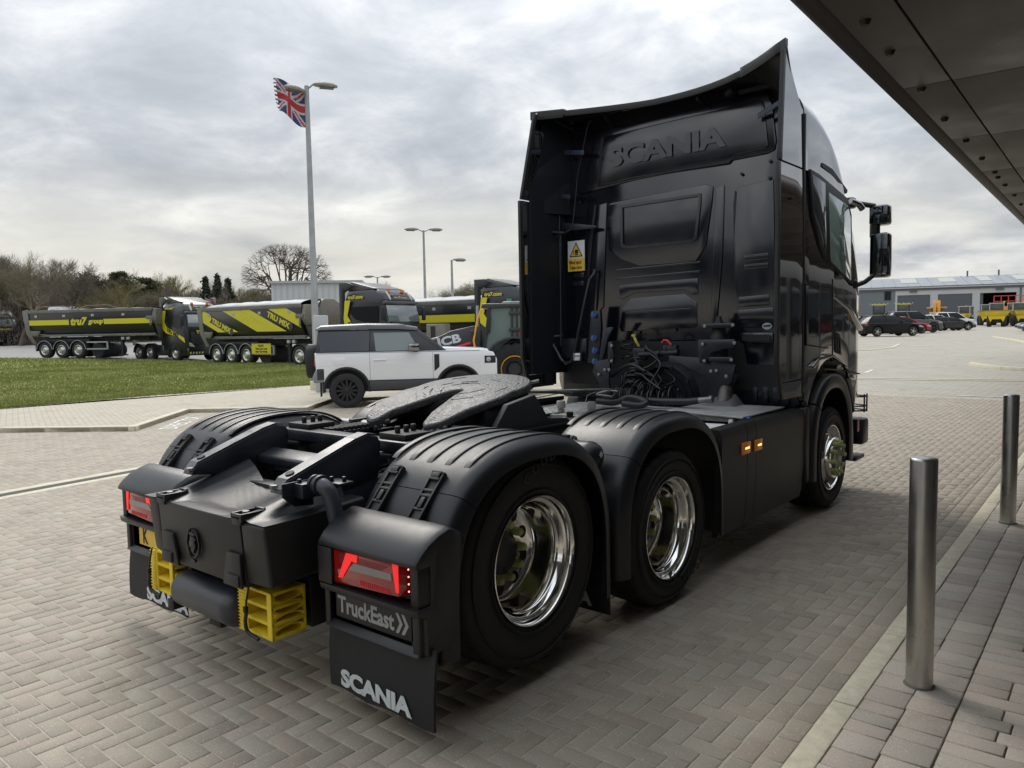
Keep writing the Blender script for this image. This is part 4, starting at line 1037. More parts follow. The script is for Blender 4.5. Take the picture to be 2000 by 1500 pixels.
# ---- roof collar
def yl(x): return 3.05+.28*max(0, 1-(x/1.16)**2)
def czt(x): return 1.66+(1.885+(.18*(x/1.238)**3 if x > 0 else .105*(-x/1.238)**1.25))*(1+.0335*(yl(x)-3.05)/.28)
mb = MB(); NXC = 30; rr_ = []
for k in range(7):
    t = k/6; row = []
    for i in range(NXC+1):
        x = -1.238+2.476*i/NXC; y = yl(x)+(.6-(yl(x)-3.05))*t+.12*(abs(x)/1.238)**3*t
        z0 = czt(x); z1 = 3.70-(.03*(abs(x)/1.238)**2); z = z0+(z1-z0)*(t**.8); q_ = min(1, (max(0, x)/1.238)**6); wt_ = (3.735-.43*min(1, max(0, (y-3.05)/.35))**.75) if y < 3.4 else 3.305; z = z*(1-q_)+(wt_-.012)*q_
        row.append((x*(1-.035*t)*(1 if x > 0 else .925), y, z))
    rr_.append(row)
top = MB(); vs = [p for r in rr_ for p in r]; w_ = NXC+1
fs = [(j*w_+i, j*w_+i+1, (j+1)*w_+i+1, (j+1)*w_+i) for j in range(6) for i in range(NXC)]
nb_ = len(vs); vs2 = [(x, y, z-.035) for x, y, z in vs]
fs += [tuple(nb_+k for k in f[::-1]) for f in fs[:]]
for i in range(NXC):
    fs.append((i, i+1, nb_+i+1, nb_+i)); a = 6*w_+i; fs.append((a, a+1, nb_+a+1, nb_+a))
for j in range(6):
    for i in (0, NXC): a = j*w_+i; fs.append((a, a+w_, nb_+a+w_, nb_+a))
MB().add(vs+vs2, fs, True).build('roof_spoiler', m_pl2, T)
for xa, xb in ((-1.15, -.86), (-.855, .83), (.835, 1.238)):      # rubber lip in three lengths
    n_ = 12; pts = [xa+(xb-xa)*k/n_ for k in range(n_+1)]; big = .013 if abs(xa+xb) > 1 else .0
    rings = [[(x, yl(x)-.02-big, czt(x)-.045-big), (x, yl(x)-.02-big, czt(x)+.008+big), (x, yl(x)+.025, czt(x)+.012+big), (x, yl(x)+.025, czt(x)-.03)] for x in pts]
    MB().loft(rings, True, True, False).build('spoiler_lip', m_pl2, T, bev=.003)
for x, zz in ((-.55, 3.3), (.35, 3.36), (.9, 3.42), (-1.0, 3.36)):
    MB().tube([(x, 3.5, min(zz+.2, 3.58)), (x+.02, yl(x)+.06, czt(x)-.05)], .016, 8).build('spoiler_stay', m_ch, T)
gm = MB(); gm.cyl((.62, 3.42, 3.56), (.70, 3.36, 3.57), .035, 14); gm.box(.72, 1.1, 3.40, 3.44, 3.53, 3.56); gm.build('marker_lamp', m_blk, T)
for (a, b2) in (((1478, 226), (1531, 201)), ((1100, 297), (1147, 300)), ((1092, 383), (1120, 386))):
    (x0, z0), (x1, z1) = wp(a[0], a[1], 3.4), wp(b2[0], b2[1], 3.4)
    MB().hexa([(x0, 3.42, z0-.022), (x1, 3.34, z1-.022), (x1, 3.35, z1-.022), (x0, 3.43, z0-.022), (x0, 3.42, z0+.022), (x1, 3.34, z1+.022), (x1, 3.35, z1+.022), (x0, 3.43, z0+.022)]).build('fairing_strap', mat('strap_blue_grey', (.05, .065, .10), .35, .3), T, bev=.003)
# ---- wheel arches
P_F = arc_path(FY, .50, .60, .585, .70, 2.3, .33, .36, st=4)
i0 = 0
fs_ = [(1.05, -.02), (1.10, 0), (1.235, 0), (1.262, -.012), (1.272, -.035), (1.272, -.10), (1.262, -.125), (1.20, -.125), (1.05, -.12)]
k1_ = next(k for k, p in enumerate(P_F) if p[1] > .95)
ar = sweep(MB(), P_F[k1_:], fs_, nrm=normals(P_F)[k1_:]).build('wheel_arch', m_pl, T); mirrored(ar, T)
ar = sweep(MB(), P_F[:k1_]+[(P_F[k1_][0], P_F[k1_][1]-.012)], fs_, nrm=normals(P_F)[:k1_+1]).build('arch_rear_panel', m_pl2, T); mirrored(ar, T)
MB().prism([(3.52, .96), (3.60, .96), (3.60, .36), (3.54, .33), (3.50, .62)], 0, 1.19, 1.255).build('step_panel', m_pl2, T, bev=.01)
inn = MB(); inn.box(-1.05, 1.05, 3.62, 4.85, .9, 1.56); inn.box(-.95, .95, 3.9, 4.9, .45, .95); inn.box(-1.02, 1.02, 4.86, 5.1, .35, 1.2); inn.build('wheel_housing', m_blk, T)  # top box raised as a dark blocker against bright ground behind the hoses
lc = MB(); lc.box(-1.18, 1.18, 3.52, 3.62, .95, 1.3); lc.build('rear_wing_bulkhead', m_ch, T, bev=.03)
# ---- side glass, seams, vents on the right (and mirrored)
def sp(u, v, x=1.25): p = on(0, x, u, v); return (p.y, p.z)
sides = []
def side_poly(name, px, m, d=.006, x=1.25, bev=0, parent=T):
    o = MB().prism([sp(*p, x) for p in px], 0, x-.02, x+d).build(name, m, parent, bev=bev); sides.append(o); return o
m_glz = mat('daylit_side_glass', (.20, .28, .25), .03, spec=1.0, coat=1)  # pale green stands in for daylight showing through the solid cab
fr_ = side_poly('door_window_frame', [(1583, 330), (1600, 340), (1656, 388), (1663, 420), (1664.5, 556), (1640, 536), (1608, 505), (1600, 480), (1588, 420)], m_blk, .003, 1.247, .004)
side_poly('door_glass', [(1618, 376), (1655, 402), (1660, 425), (1661, 549), (1622, 511)], m_glz, .007, 1.247, .002)
side_poly('quarter_glass', [(1586, 340), (1611, 358), (1613, 500), (1601, 478), (1590, 420)], m_glass, .006, 1.247, .002)
for px in ([(1572, 553), (1626, 562), (1626, 564), (1572, 555)], [(1575, 672), (1618, 679), (1618, 681), (1575, 674)], [(1625, 545), (1627, 545), (1627, 705), (1625, 703)], [(1573, 555), (1574, 555), (1576, 672), (1575, 672)]):
    side_poly('panel_seam', px, m_blk, .0015, 1.2495)
side_poly('side_vent', [(1627, 645), (1640, 653), (1643, 694), (1628, 688)], m_blk, .004, 1.247, .003)
for q in range(3): side_poly('vent_fin', [(1630+q*4, 655+q*2), (1632+q*4, 656+q*2), (1632+q*4, 686+q*2), (1630+q*4, 685+q*2)], m_pl2, .010, 1.249)
side_poly('body_crease', [(1627, 574), (1660, 600), (1683, 641), (1682, 646), (1658, 606), (1627, 580)], m_gl, .014, 1.249, .005)
side_poly('arch_crease', [(1585, 715), (1597, 700), (1625, 692), (1650, 712), (1652, 716), (1625, 697), (1598, 705), (1588, 720)], m_gl, .014, 1.249, .004)
side_poly('door_step_line', [(1648, 722), (1680, 729), (1680, 731), (1648, 724)], m_blk, .002, 1.249)
side_poly('door_handle', [(1655, 730), (1668, 733), (1668, 742), (1655, 739)], m_gl, .02, 1.249, .006)
side_poly('roof_gutter', [(1606, 318), (1625, 330), (1655, 372), (1653, 378), (1622, 340), (1605, 325)], m_blk, .004, 1.236)
for o in list(sides): mirrored(o, T)
# grab frames and lamps on the front corner, seen past the door
gb = MB()
for z in (.915, .82, .775): gb.tube([(1.16, 5.14, z), (1.25, 5.22, z), (1.25, 5.32, z), (1.12, 5.38, z)], .008, 6)
for z in (.76,): gb.tube([(1.25, 5.22, z), (1.25, 5.22, .94)], .008, 6); gb.tube([(1.25, 5.31, z), (1.25, 5.31, .94)], .008, 6)
gb.build('front_step_frame', m_pl2, T)
MB().box(1.02, 1.262, 5.16, 5.36, .44, .70).build('front_corner_bumper', m_pl, T, bev=.03); MB().box(-1.262, 1.0, 5.10, 5.40, .40, .72).build('front_bumper', m_pl, T, bev=.03)
MB().box(1.262, 1.268, 4.93, 4.99, .60, .72).build('corner_marker_lamp', mat('amber_dull', (.35, .10, .02), .3), T, bev=.002)
MB().box(1.0, 1.24, 5.0, 5.3, .30, .34).build('bumper_lip', m_pl2, T, bev=.01)
# ---- mirrors
def mirror_set(sg):
    ms_ = empty('mirror', (sg*1.27, 4.93, 2.5), parent=T)
    def b(name, x0, x1, y0, y1, z0, z1, m, bev): return MB().box(sg*(x0-1.27), sg*(x1-1.27), y0-4.93, y1-4.93, z0-2.5, z1-2.5).build(name, m, ms_, bev=bev, seg=4)
    b('upper_head', 1.325, 1.50, 4.97, 5.11, 2.545, 2.735, m_gl, .03); b('upper_glass', 1.333, 1.490, 4.966, 4.972, 2.56, 2.72, mat('mirror_glass', (.10, .11, .12), .04, 1), .008)
    b('lower_head', 1.335, 1.505, 4.97, 5.11, 2.06, 2.475, m_gl, .03); b('lower_glass', 1.343, 1.495, 4.966, 4.972, 2.10, 2.46, mat('mirror_glass', (.10, .11, .12), .04, 1), .008)
    MB().cyl((sg*.10, .09, -.06), (sg*.10, .09, .08), .045, 14).build('neck', m_blk, ms_)
    MB().tube([(sg*-.08, -.10, .24), (sg*.0, -.04, .245), (sg*.10, .07, .225)], .024, 10).build('upper_arm', m_pl2, ms_)
    MB().tube([(sg*-.05, -.05, -.52), (sg*.04, .0, -.48), (sg*.12, .07, -.40)], .022, 10).build('lower_arm', m_pl2, ms_)
    MB().cbox((sg*-.06, -.06, -.50), .10, .10, .09).build('lower_base', m_pl, ms_, bev=.02); MB().cbox((sg*-.06, -.12, .25), .08, .10, .10).build('upper_base', m_pl, ms_, bev=.02)
mirror_set(1); mirror_set(-1)
MB().tube([(1.25, 4.66, 2.75), (1.30, 4.74, 2.72), (1.32, 4.78, 2.68)], .03, 8).build('air_horn_fin', m_gl, T)

# ---- side skirts and tank
def skirt(x, sg):
    poly = [sp(*p) for p in ((1395, 848), (1428, 833))]
    a = [(1.80, .945), (2.12, .965), (2.12, .955), (2.12, .25), (1.90, .235), (1.905, .50)]
    q = MB(); 
    def sec(y0, y1, z0a, z0b, z1a, z1b, nm, bx=x):
        mb = MB(); rings = []
        for y, zt, zb in ((y0, z1a, z0a), (y1, z1b, z0b)):
            rings.append([(sg*(bx-.10), y, zt+.004), (sg*(bx-.025), y, zt), (sg*(bx-.004), y, zt-.03), (sg*bx, y, zt-.08), (sg*(bx-.004), y, zb+.28), (sg*(bx-.02), y, zb+.06), (sg*(bx-.035), y, zb), (sg*(bx-.07), y, zb), (sg*(bx-.05), y, zb+.28), (sg*(bx-.06), y, zt-.05), (sg*(bx-.10), y, zt-.03)])
        return mb.loft(rings, True, True, True).build(nm, m_pl2, T)
    sec(1.92, 2.335, .245, .245, .962, .965, 'side_skirt'); sec(2.342, 2.49, .245, .245, .965, .966, 'side_skirt'); sec(2.497, 3.50, .245, .235, .966, .955, 'side_skirt')
skirt(1.245, 1); skirt(1.245, -1)
for (u0, v0, u1, v1) in ((1450, 866, 1465, 884), (1475, 860, 1488, 877)):
    (y0, z0), (y1, z1) = sp(u0, v0), sp(u1, v1)
    ml = MB().box(1.235, 1.256, y0, y1, z1, z0).build('side_marker_lamp', mat('amber_lens', (.65, .18, .02), .2, emis=(1, .35, .03), estr=.05), T, bev=.004)
    MB().box(1.255, 1.258, y0+(y1-y0)*.3, y0+(y1-y0)*.8, (z0+z1)/2-.006, (z0+z1)/2+.006).build('lamp_element', mat('amber_glow', (1, .6, .1), .3, emis=(1, .6, .08), estr=2.5), ml)
tk2 = MB(); tk2.box(.50, 1.17, 2.0, 3.4, .45, .86); tk2.build('fuel_tank', mat('tank_body', (.30, .30, .30), .35, .6, var=.2), T, bev=.08); 
tk3 = MB(); tk3.box(-1.17, -.50, 2.0, 3.4, .35, .90); tk3.build('fuel_tank', mat('tank_body', (.3, .3, .3), .35), T, bev=.08)
for x, y in ((.95, 2.18), (1.05, 2.36)):
    MB().lathe([(0, .09), (.02, .10), (.045, .10), (.06, .08), (.062, .001)], (x, y, .86), 2, 28).build('reservoir_cap', mat('reservoir_white', (.6, .6, .6), .35) if x < 1 else m_blk, T)
wh = MB(); wh.tube([(.78, 2.15, .905), (1.12, 2.2, .905)], .045, 14); wh.tube([(.78, 2.3, .905), (1.12, 2.34, .905)], .045, 14); wh.build('white_canister', mat('reservoir_white', (.6, .6, .6), .35), T)
MB().lathe([(0, .035), (.04, .04), (.05, .03), (.052, .001)], (1.12, 2.60, .93), 2, 20).build('blue_filler_cap', mat('cap_blue', (.02, .09, .45), .35), T)
MB().box(1.02, 1.06, 2.52, 2.60, .90, .96).build('white_filler_neck', mat('reservoir_white', (.6, .6, .6), .35), T, bev=.01)
MB().hexa([(.45, 2.66, .972), (1.14, 2.50, .972), (1.15, 3.32, .972), (.45, 3.32, .972), (.45, 2.66, .985), (1.14, 2.50, .985), (1.15, 3.32, .985), (.45, 3.32, .985)]).build('aluminium_cover_plate', m_alu, T, bev=.003)
MB().box(.47, 1.13, 2.60, 2.615, .93, .972).build('cover_plate_edge', m_gals, T)
# ---- catwalk, posts, hoses
cw = MB().box(-.62, .46, 2.05, 3.02, .955, .965).build('catwalk_plate', m_alu, T)
tr = MB()
for i in range(34):
    for j in range(28):
        x = -.60+i*.0315; y = 2.07+j*.0335; s_ = .009 if (i+j) % 2 else -.009
        tr.hexa([(x-.01, y-s_-.003, .965), (x+.01, y+s_-.003, .965), (x+.01, y+s_+.003, .965), (x-.01, y-s_+.003, .965), (x-.008, y-s_, .968), (x+.008, y+s_, .968), (x+.008, y+s_+.001, .968), (x-.008, y-s_+.001, .968)])
tr.build('tread_pattern', m_alu, cw, kind='stuff')
MB().box(-.62, .46, 2.02, 2.06, .93, .975).build('catwalk_edge', m_alu, T)
m_post = mat('grey_post', (.22, .22, .20), .5)
for u, v in ((1096, 803), (1155, 805)):
    p = on(2, .97, u, v); MB().lathe([(0, .028), (.03, .028), (.032, .036), (.085, .036), (.09, .03), (.091, .001)], (p.x, p.y, .965), 2, 20).build('pump_post', m_post, T)
m_hose = mat('hose_rubber', (.013, .013, .014), .38)
def hpt(u, v, y): p = on(1, y, u, v); return (p.x, p.y, p.z)
def hose(pts, r, name='air_hose', m=None, parent=T, n=8):
    # smooth the polyline with Catmull-Rom
    P = [Vector(p) for p in pts]; P = [P[0]*2-P[1]]+P+[P[-1]*2-P[-2]]; out = []
    for i in range(1, len(P)-2):
        for k in range(5):
            t = k/5; a, b, c, d_ = P[i-1:i+3]
            out.append(.5*((2*b)+(c-a)*t+(2*a-5*b+4*c-d_)*t*t+(3*b-a-3*c+d_)*t**3))
    out.append(P[-2]); return MB().tube(out, r, n).build(name, m or m_hose, parent)
def coil(a, b, turns, R, r, sag=.0, name='coiled_hose', lean=.5):
    a, b = Vector(a), Vector(b); d_ = (b-a); ax_ = d_.normalized(); u_ = ax_.cross(Vector((0, 1, 0)))
    if u_.length < .1: u_ = Vector((1, 0, 0))
    u_.normalize(); w__ = ax_.cross(u_); pts = []; n = int(turns*14)
    for i in range(n+1):
        t = i/n; an = 2*math.pi*turns*t; rr = R*(1+.13*math.sin(t*23)+.08*math.sin(t*51))
        p = a+d_*t+u_*math.cos(an)*rr+w__*math.sin(an)*rr+Vector((0, 0, -sag*math.sin(math.pi*t)))+Vector((0, .012*math.sin(t*37), .01*math.sin(t*29)))
        pts.append(p)
    return MB().tube(pts, r, 7).build(name, m_hose, T)
coil(hpt(1210, 770, 3.15), hpt(1325, 775, 3.05), 11, .075, .0085, .02)
coil(hpt(1215, 765, 3.25), hpt(1300, 770, 3.2), 9, .07, .0085, -.03)
coil(hpt(1235, 755, 3.2), hpt(1245, 700, 3.3), 7, .06, .008)
coil(hpt(1228, 700, 3.38), hpt(1225, 665, 3.38), 3.2, .055, .007)
coil(hpt(1262, 765, 3.1), hpt(1225, 735, 3.3), 6, .05, .008)
hose([hpt(1270, 690, 3.3), hpt(1290, 712, 3.25), hpt(1272, 745, 3.2), hpt(1268, 765, 3.15)], .009)
hose([hpt(1248, 672, 3.4), hpt(1262, 680, 3.3), hpt(1285, 700, 3.3), hpt(1255, 720, 3.25), hpt(1240, 700, 3.3)], .010)
hose([hpt(1195, 735, 3.3), hpt(1215, 718, 3.25), hpt(1235, 712, 3.2), hpt(1260, 725, 3.2)], .016)
hose([hpt(1225, 735, 3.2), hpt(1250, 730, 3.2), hpt(1265, 742, 3.15), hpt(1290, 760, 3.1)], .010)
for q in range(9):
    a = random.uniform(1215, 1300); b2 = random.uniform(690, 760)
    hose([hpt(a, b2, 3.35), hpt(a+random.uniform(-25, 25), b2+random.uniform(5, 25), 3.25), hpt(a+random.uniform(-30, 40), b2+random.uniform(15, 45), 3.25), hpt(a+random.uniform(-20, 50), min(785, b2+60), 3.2)], random.choice((.006, .008, .010)))
hose([hpt(1165, 783, 2.7), hpt(1200, 786, 2.75), hpt(1230, 776, 2.8), hpt(1262, 784, 2.75), hpt(1250, 792, 2.7), hpt(1215, 788, 2.65)], .028, 'thick_hose', n=12)
hose([hpt(1235, 780, 2.85), hpt(1280, 783, 2.85), hpt(1340, 784, 2.85), hpt(1365, 782, 2.85)], .028, 'thick_hose', n=12)
MB().cyl(hpt(1365, 782, 2.85), hpt(1386, 780, 2.85), .024, 12).build('hose_coupling', m_gals, T); MB().cyl(hpt(1386, 780, 2.85), hpt(1392, 779.5, 2.85), .03, 8).build('hose_coupling_nut', m_gals, T)
MB().tube([hpt(1165, 770, 2.75), hpt(1195, 775, 2.75), hpt(1207, 764, 2.75), hpt(1190, 762, 2.75), hpt(1168, 768, 2.75)], .010, 8).build('hose_hook', m_gals, T)
hose([hpt(1100, 798, 2.2), hpt(1125, 806, 2.2), hpt(1143, 785, 2.6), hpt(1148, 772, 2.9), hpt(1165, 765, 3.0)], .0025, 'thin_wire', mat('wire_grey', (.3, .3, .3), .5), n=5)
MB().box(-.55, -.50, 1.75, 1.80, .95, 1.16).build('lever', m_blk, T, bev=.01)
hose([(-.53, 1.78, 1.15), (-.45, 1.9, 1.155), (-.2, 2.3, 1.12)], .013, 'lever_rod')
# suzie brackets with couplings
for (u, v), c_ in (((1250, 690), 'yellow'), ((1310, 685), 'red')):
    x, y, z = hpt(u, v, 3.35)
    MB().box(x-.07, x+.06, y-.02, y+.05, z-.06, z+.05).build('coupling_bracket', m_ch, T, bev=.008)
    for dx in (-.03, .02): MB().lathe([(0, .001), (0, .014), (.01, .014)], (x+dx, y-.022, z+.01), 1, 12).build('bracket_hole', m_blk, T)
hose([hpt(1248, 676, 3.32), hpt(1243, 668, 3.3), hpt(1238, 656, 3.3)], .012, 'yellow_coupling', mat('coupling_yellow', (.50, .42, .06), .4)); MB().cyl(hpt(1238, 657, 3.3), hpt(1237, 653, 3.3), .02, 10).build('yellow_coupling_head', mat('coupling_yellow', (.5, .42, .06), .4), T)
hose([hpt(1293, 670, 3.3), hpt(1297, 665, 3.3), hpt(1304, 666, 3.3), hpt(1311, 674, 3.3)], .012, 'red_coupling', mat('coupling_red', (.45, .02, .02), .35))
MB().cyl(hpt(1250, 693, 3.35), hpt(1325, 688, 3.35), .03, 12).build('bracket_tube', m_ch, T)
hose([hpt(1293, 672, 3.3), hpt(1290, 685, 3.3), hpt(1275, 694, 3.3), hpt(1262, 676, 3.3), hpt(1255, 674, 3.35)], .007)
# engine and transmission mass under the cab, crossbeam and cab mounts
eg = MB(); eg.lathe([(0, .30), (.1, .38), (.5, .40), (.9, .42), (.95, .3)], (0, 3.45, .98), 1, 28); eg.box(-.4, .4, 3.5, 4.9, .6, 1.25); eg.build('engine', mat('engine_dark', (.02, .022, .028), .5, .2, var=.5, vscale=14), T, bev=.0)
for k in range(10): eb = MB().cyl((.30*math.cos(k*.63), 3.44, .98+.30*math.sin(k*.63)), (.30*math.cos(k*.63), 3.42, .98+.30*math.sin(k*.63)), .018, 6).build('engine_bolt', m_ch, T)
rg = MB()
for k in range(5): rg.lathe([(0, .05+.06*k), (-.015, .055+.06*k), (0, .06+.06*k)], (0, 3.45, .98), 1, 28)
rg.build('bell_housing_ribs', m_ch, T, kind='stuff')
MB().prism([(wp(1310, 694, 3.3)), (wp(1365, 698, 3.3)), (wp(1440, 712, 3.3)), (wp(1432, 745, 3.3)), (wp(1405, 775, 3.3)), (wp(1370, 780, 3.3)), (wp(1380, 735, 3.3)), (wp(1330, 712, 3.3)), (wp(1308, 708, 3.3))], 1, 3.27, 3.30).build('mount_plate', m_ch, T, bev=.006)
MB().prism([wp(1365, 663, 3.25), wp(1436, 662, 3.25), wp(1440, 668, 3.25), wp(1438, 680, 3.25), wp(1415, 682, 3.25), wp(1392, 690, 3.25), wp(1384, 708, 3.25), wp(1368, 709, 3.25)], 1, 3.22, 3.25).build('mount_bracket', m_ch, T, bev=.012)
MB().prism([wp(1372, 632, 3.3), wp(1434, 630, 3.3), wp(1438, 636, 3.3), wp(1432, 640, 3.3), wp(1378, 641, 3.3), wp(1370, 638, 3.3)], 1, 3.27, 3.30).build('mount_link', m_ch, T, bev=.008)
MB().prism([wp(1386, 697, 3.22), wp(1432, 697, 3.22), wp(1432, 707, 3.22), wp(1386, 706, 3.22)], 1, 3.20, 3.22).build('mount_link', m_ch, T, bev=.008)
x, z = wp(1403, 655, 3.35); MB().lathe([(-.22, .075), (.0, .075), (.02, .06), (.10, .055), (.12, .03), (.16, .02)], (x, 3.36, z), 2, 24).build('cab_air_spring', m_blk, T)
x, z = wp(1404, 690, 3.35); MB().cyl((x, 3.36, z-.1), (x, 3.36, z+.1), .03, 12).build('damper', m_blk, T)
bo = None
for u, v in ((1388, 725), (1399, 724), (1418, 735), (1376, 637), (1431, 635), (1372, 672), (1434, 670), (1375, 705), (1428, 703), (1182, 722), (1190, 722), (1170, 731), (1195, 675), (1195, 705)):
    x, z = wp(u, v, 3.2)
    if bo is None: bo = MB().lathe([(0, .016), (-.012, .014), (-.014, .001)], (0, 0, 0), 1, 10).build('mount_bolt', m_gals, T, loc=(x, 3.21, z))
    else: copy_obj(bo, T, location=(x, 3.21 if u > 1300 else 3.2, z))
MB().prism([wp(1165, 705, 3.25), wp(1195, 700, 3.25), wp(1192, 745, 3.25), wp(1198, 780, 3.25), wp(1180, 780, 3.25), wp(1172, 745, 3.25), wp(1160, 725, 3.25)], 1, 3.22, 3.25).build('mount_plate', m_ch, T, bev=.006)
MB().prism([wp(1190, 668, 3.25), wp(1198, 666, 3.25), wp(1203, 705, 3.25), wp(1198, 711, 3.25), wp(1190, 708, 3.25)], 1, 3.22, 3.25).build('mount_bracket', m_ch, T, bev=.01)
MB().prism([wp(1186, 640, 3.28), wp(1199, 638, 3.28), wp(1200, 643, 3.28), wp(1191, 660, 3.28), wp(1180, 705, 3.28), wp(1172, 708, 3.28), wp(1178, 662, 3.28)], 1, 3.25, 3.28).build('mount_link', m_ch, T, bev=.006)
# exhaust elbow and shield
x, y, z = hpt(1422, 752, 3.35)
MB().tube([(x-.02, y+.15, z+.05), (x-.01, y, z), (x+.01, y-.08, z-.06), (x+.01, y-.10, z-.14)], [.045, .05, .055, .06], 20).build('exhaust_elbow', mat('exhaust_metal', (.13, .12, .11), .5, .6, var=.4, vscale=14), T)
MB().hexa([(x-.14, y-.25, .985), (x+.16, y-.25, .985), (x+.14, y+.0, .985), (x-.10, y+.0, .985), (x-.10, y-.2, .995), (x+.10, y-.2, .995), (x+.08, y-.02, 1.07), (x-.06, y-.02, 1.07)]).build('exhaust_shield', mat('tank_body', (.3, .3, .3), .35), T, bev=.006)
# connector panel, work lamp, grab handle, air lines on the left
cp_ = MB().prism([wp(1157, 607, 3.35), wp(1175, 606, 3.35), wp(1177, 640, 3.35), wp(1172, 712, 3.35), wp(1150, 708, 3.35), wp(1153, 660, 3.35)], 1, 3.32, 3.36).build('connector_panel', m_ch, T, bev=.006)
m_blu = mat('socket_blue', (.05, .11, .28), .45)
for u, v in ((1161, 615), (1161, 661), (1163, 685), (1163, 706)):
    x, z = wp(u, v, 3.31); MB().lathe([(0, .030), (-.03, .028), (-.034, .001)], (x, 3.32, z), 1, 18).build('socket', m_blu, cp_); MB().box(x-.012, x+.012, 3.275, 3.29, z-.018, z+.03).build('socket_cap', m_blu, cp_, bev=.004)
gt = [hpt(1162, 528, 3.45), hpt(1160, 536, 3.42), hpt(1152, 545, 3.40), hpt(1140, 600, 3.36), hpt(1122, 690, 3.34), hpt(1116, 706, 3.34), hpt(1104, 709, 3.34), hpt(1096, 702, 3.34), hpt(1080, 672, 3.34), hpt(1077, 662, 3.34), hpt(1084, 657, 3.36), hpt(1098, 657, 3.42)]
MB().tube(gt, .019, 12).build('grab_handle', m_ch, T)
x, z = wp(1127, 697, 3.28); wk = MB().box(x-.05, x+.05, 3.28, 3.34, z-.045, z+.045).build('work_lamp', m_blk, T, bev=.008); MB().box(x-.04, x+.04, 3.272, 3.281, z-.035, z+.035).build('lamp_glass', mat('lamp_glass', (.5, .5, .5), .08, .6), wk, bev=.004)
bx_ = MB(); x0, z0 = wp(1100, 700, 3.42); x1, z1 = wp(1150, 660, 3.42); bx_.box(x0, x1, 3.38, 3.48, z0, z1); bx_.build('valve_block', m_ch, T, bev=.02)
hose([hpt(1155, 235, 3.40), hpt(1149, 243, 3.40), hpt(1143, 270, 3.42), hpt(1137, 300, 3.42), hpt(1128, 345, 3.42), hpt(1125, 380, 3.42), hpt(1118, 440, 3.40), hpt(1110, 451, 3.38), hpt(1090, 462, 3.36), hpt(1082, 470, 3.36), hpt(1076, 502, 3.36)], .007, 'air_pipe')
MB().prism([wp(1101, 436, 3.42), wp(1125, 437, 3.42), wp(1168, 441, 3.42), wp(1168, 446, 3.42), wp(1125, 450, 3.42), wp(1101, 452, 3.42)], 1, 3.39, 3.42).build('strut_bracket', m_ch, T, bev=.006)
MB().tube([hpt(1046, 452, 3.3), hpt(1102, 455, 3.35)], .016, 8).build('strut', m_ch, T)
for u_ in (1068, 1095): MB().tube([hpt(u_, 460, 3.3), hpt(u_, 676, 3.3)], .008, 6).build('lining_rod', m_ch, T)
# wheel guards of the front axle seen through the gap, right
for q in range(4): MB().box(.80+q*.09, .85+q*.09, 3.50, 3.515, .98, 1.12).build('splash_guard_rib', m_ch, T, bev=.004)

# ---- wheel chocks strapped under the rear cover
m_yel = mat('chock_yellow', (.80, .60, .03), .5, var=.08, vscale=8)
def chock(x0, x1, y0, y1, z0, z1, label, holes_x):
    r = empty('wheel_chock', ((x0+x1)/2, (y0+y1)/2, z0), 0, label, 'wheel chock', 'yellow wheel chocks strapped under the tractor'); ox, oy, oz = (x0+x1)/2, (y0+y1)/2, z0
    b = MB(); h = z1-z0; n = 4
    b.box(x0-ox, x1-ox, y0-oy, y1-oy, 0, .014); b.box(x0-ox, x1-ox, y0-oy, y1-oy, h-.014, h)
    for k in range(1, 3): b.box(x0-ox, x1-ox, y0-oy, y1-oy, h*k/3-.008, h*k/3+.008)
    for xx in (x0-ox, x1-ox-.012): b.box(xx, xx+.012, y0-oy+.003, y1-oy-.003, .001, h-.001) if xx < 0 else None
    for yy in (y0-oy, y1-oy-.012, (y0+y1)/2-oy-.006): pass
    b.box(x0-ox+.0, x0-ox+.07, y0-oy-.001, y0-oy+.012, .0, h); b.box(x1-ox-.035, x1-ox, y0-oy-.001, y0-oy+.012, .0, h)
    b.box(x0-ox+.001, x1-ox-.001, y1-oy-.012, y1-oy, .0, h); b.box(x0-ox+.06, x0-ox+.066, y0-oy, y1-oy, 0, h)
    for k in range(14): b.box(x0-ox, x0-ox+.055, y0-oy-.008, y0-oy, h*k/14+.003, h*k/14+.008)
    b.build('frame', m_yel, r, bev=.0025)
    for k in range(n):
        tu = MB().lathe([(0, .001), (.0, .030), (.055, .033), (.058, .0405), (.050, .0405), (.048, .034)], (0, 0, 0), 0, 20); tu.build('tube', m_yel, r, loc=(x1-ox-.058, 0, h*(k+.5)/n)).scale = (1, (y1-y0)/.084/1.02, h/n/.083)
    return r
CHX = .425
ya = on(0, CHX, 535, 1200).y; yb2 = on(0, CHX, 578, 1190).y; yc2 = on(0, CHX, 612, 1180).y; yd2 = on(0, CHX, 642, 1160).y
chock(.165, CHX, -.905, -.725, .30, .515, 'yellow wheel chock facing rearward beneath the right of the rear cover', 1)
chock(.165, CHX, -.53, -.36, .30, .515, 'yellow wheel chock further forward, behind the black strap holder', 1)
chock(-.69, -.46, -.905, -.76, .31, .53, 'yellow wheel chock left of the grey air tank, beside the number plate', 1)
MB().box(.16, CHX+.004, -.70, -.55, .30, .54).build('chock_holder', m_blk, T, bev=.006)
for sx0, xs_ in (((.27, .36), .3), ((-.66, -.60), -.62)):
    hose([(xs_, -.93, .545), (xs_-.01, -.935, .50), (xs_-.015, -.94, .46), (xs_-.02, -.94, .43)], .005, 'strap')
    MB().cbox((xs_-.02, -.942, .425), .022, .018, .03).build('strap_toggle', m_blk, T, bev=.004)
    hose([(xs_-.02, -.94, .41), (xs_-.03, -.94, .36), (xs_-.02, -.935, .32), (xs_+.04, -.92, .295)], .009, 'strap')
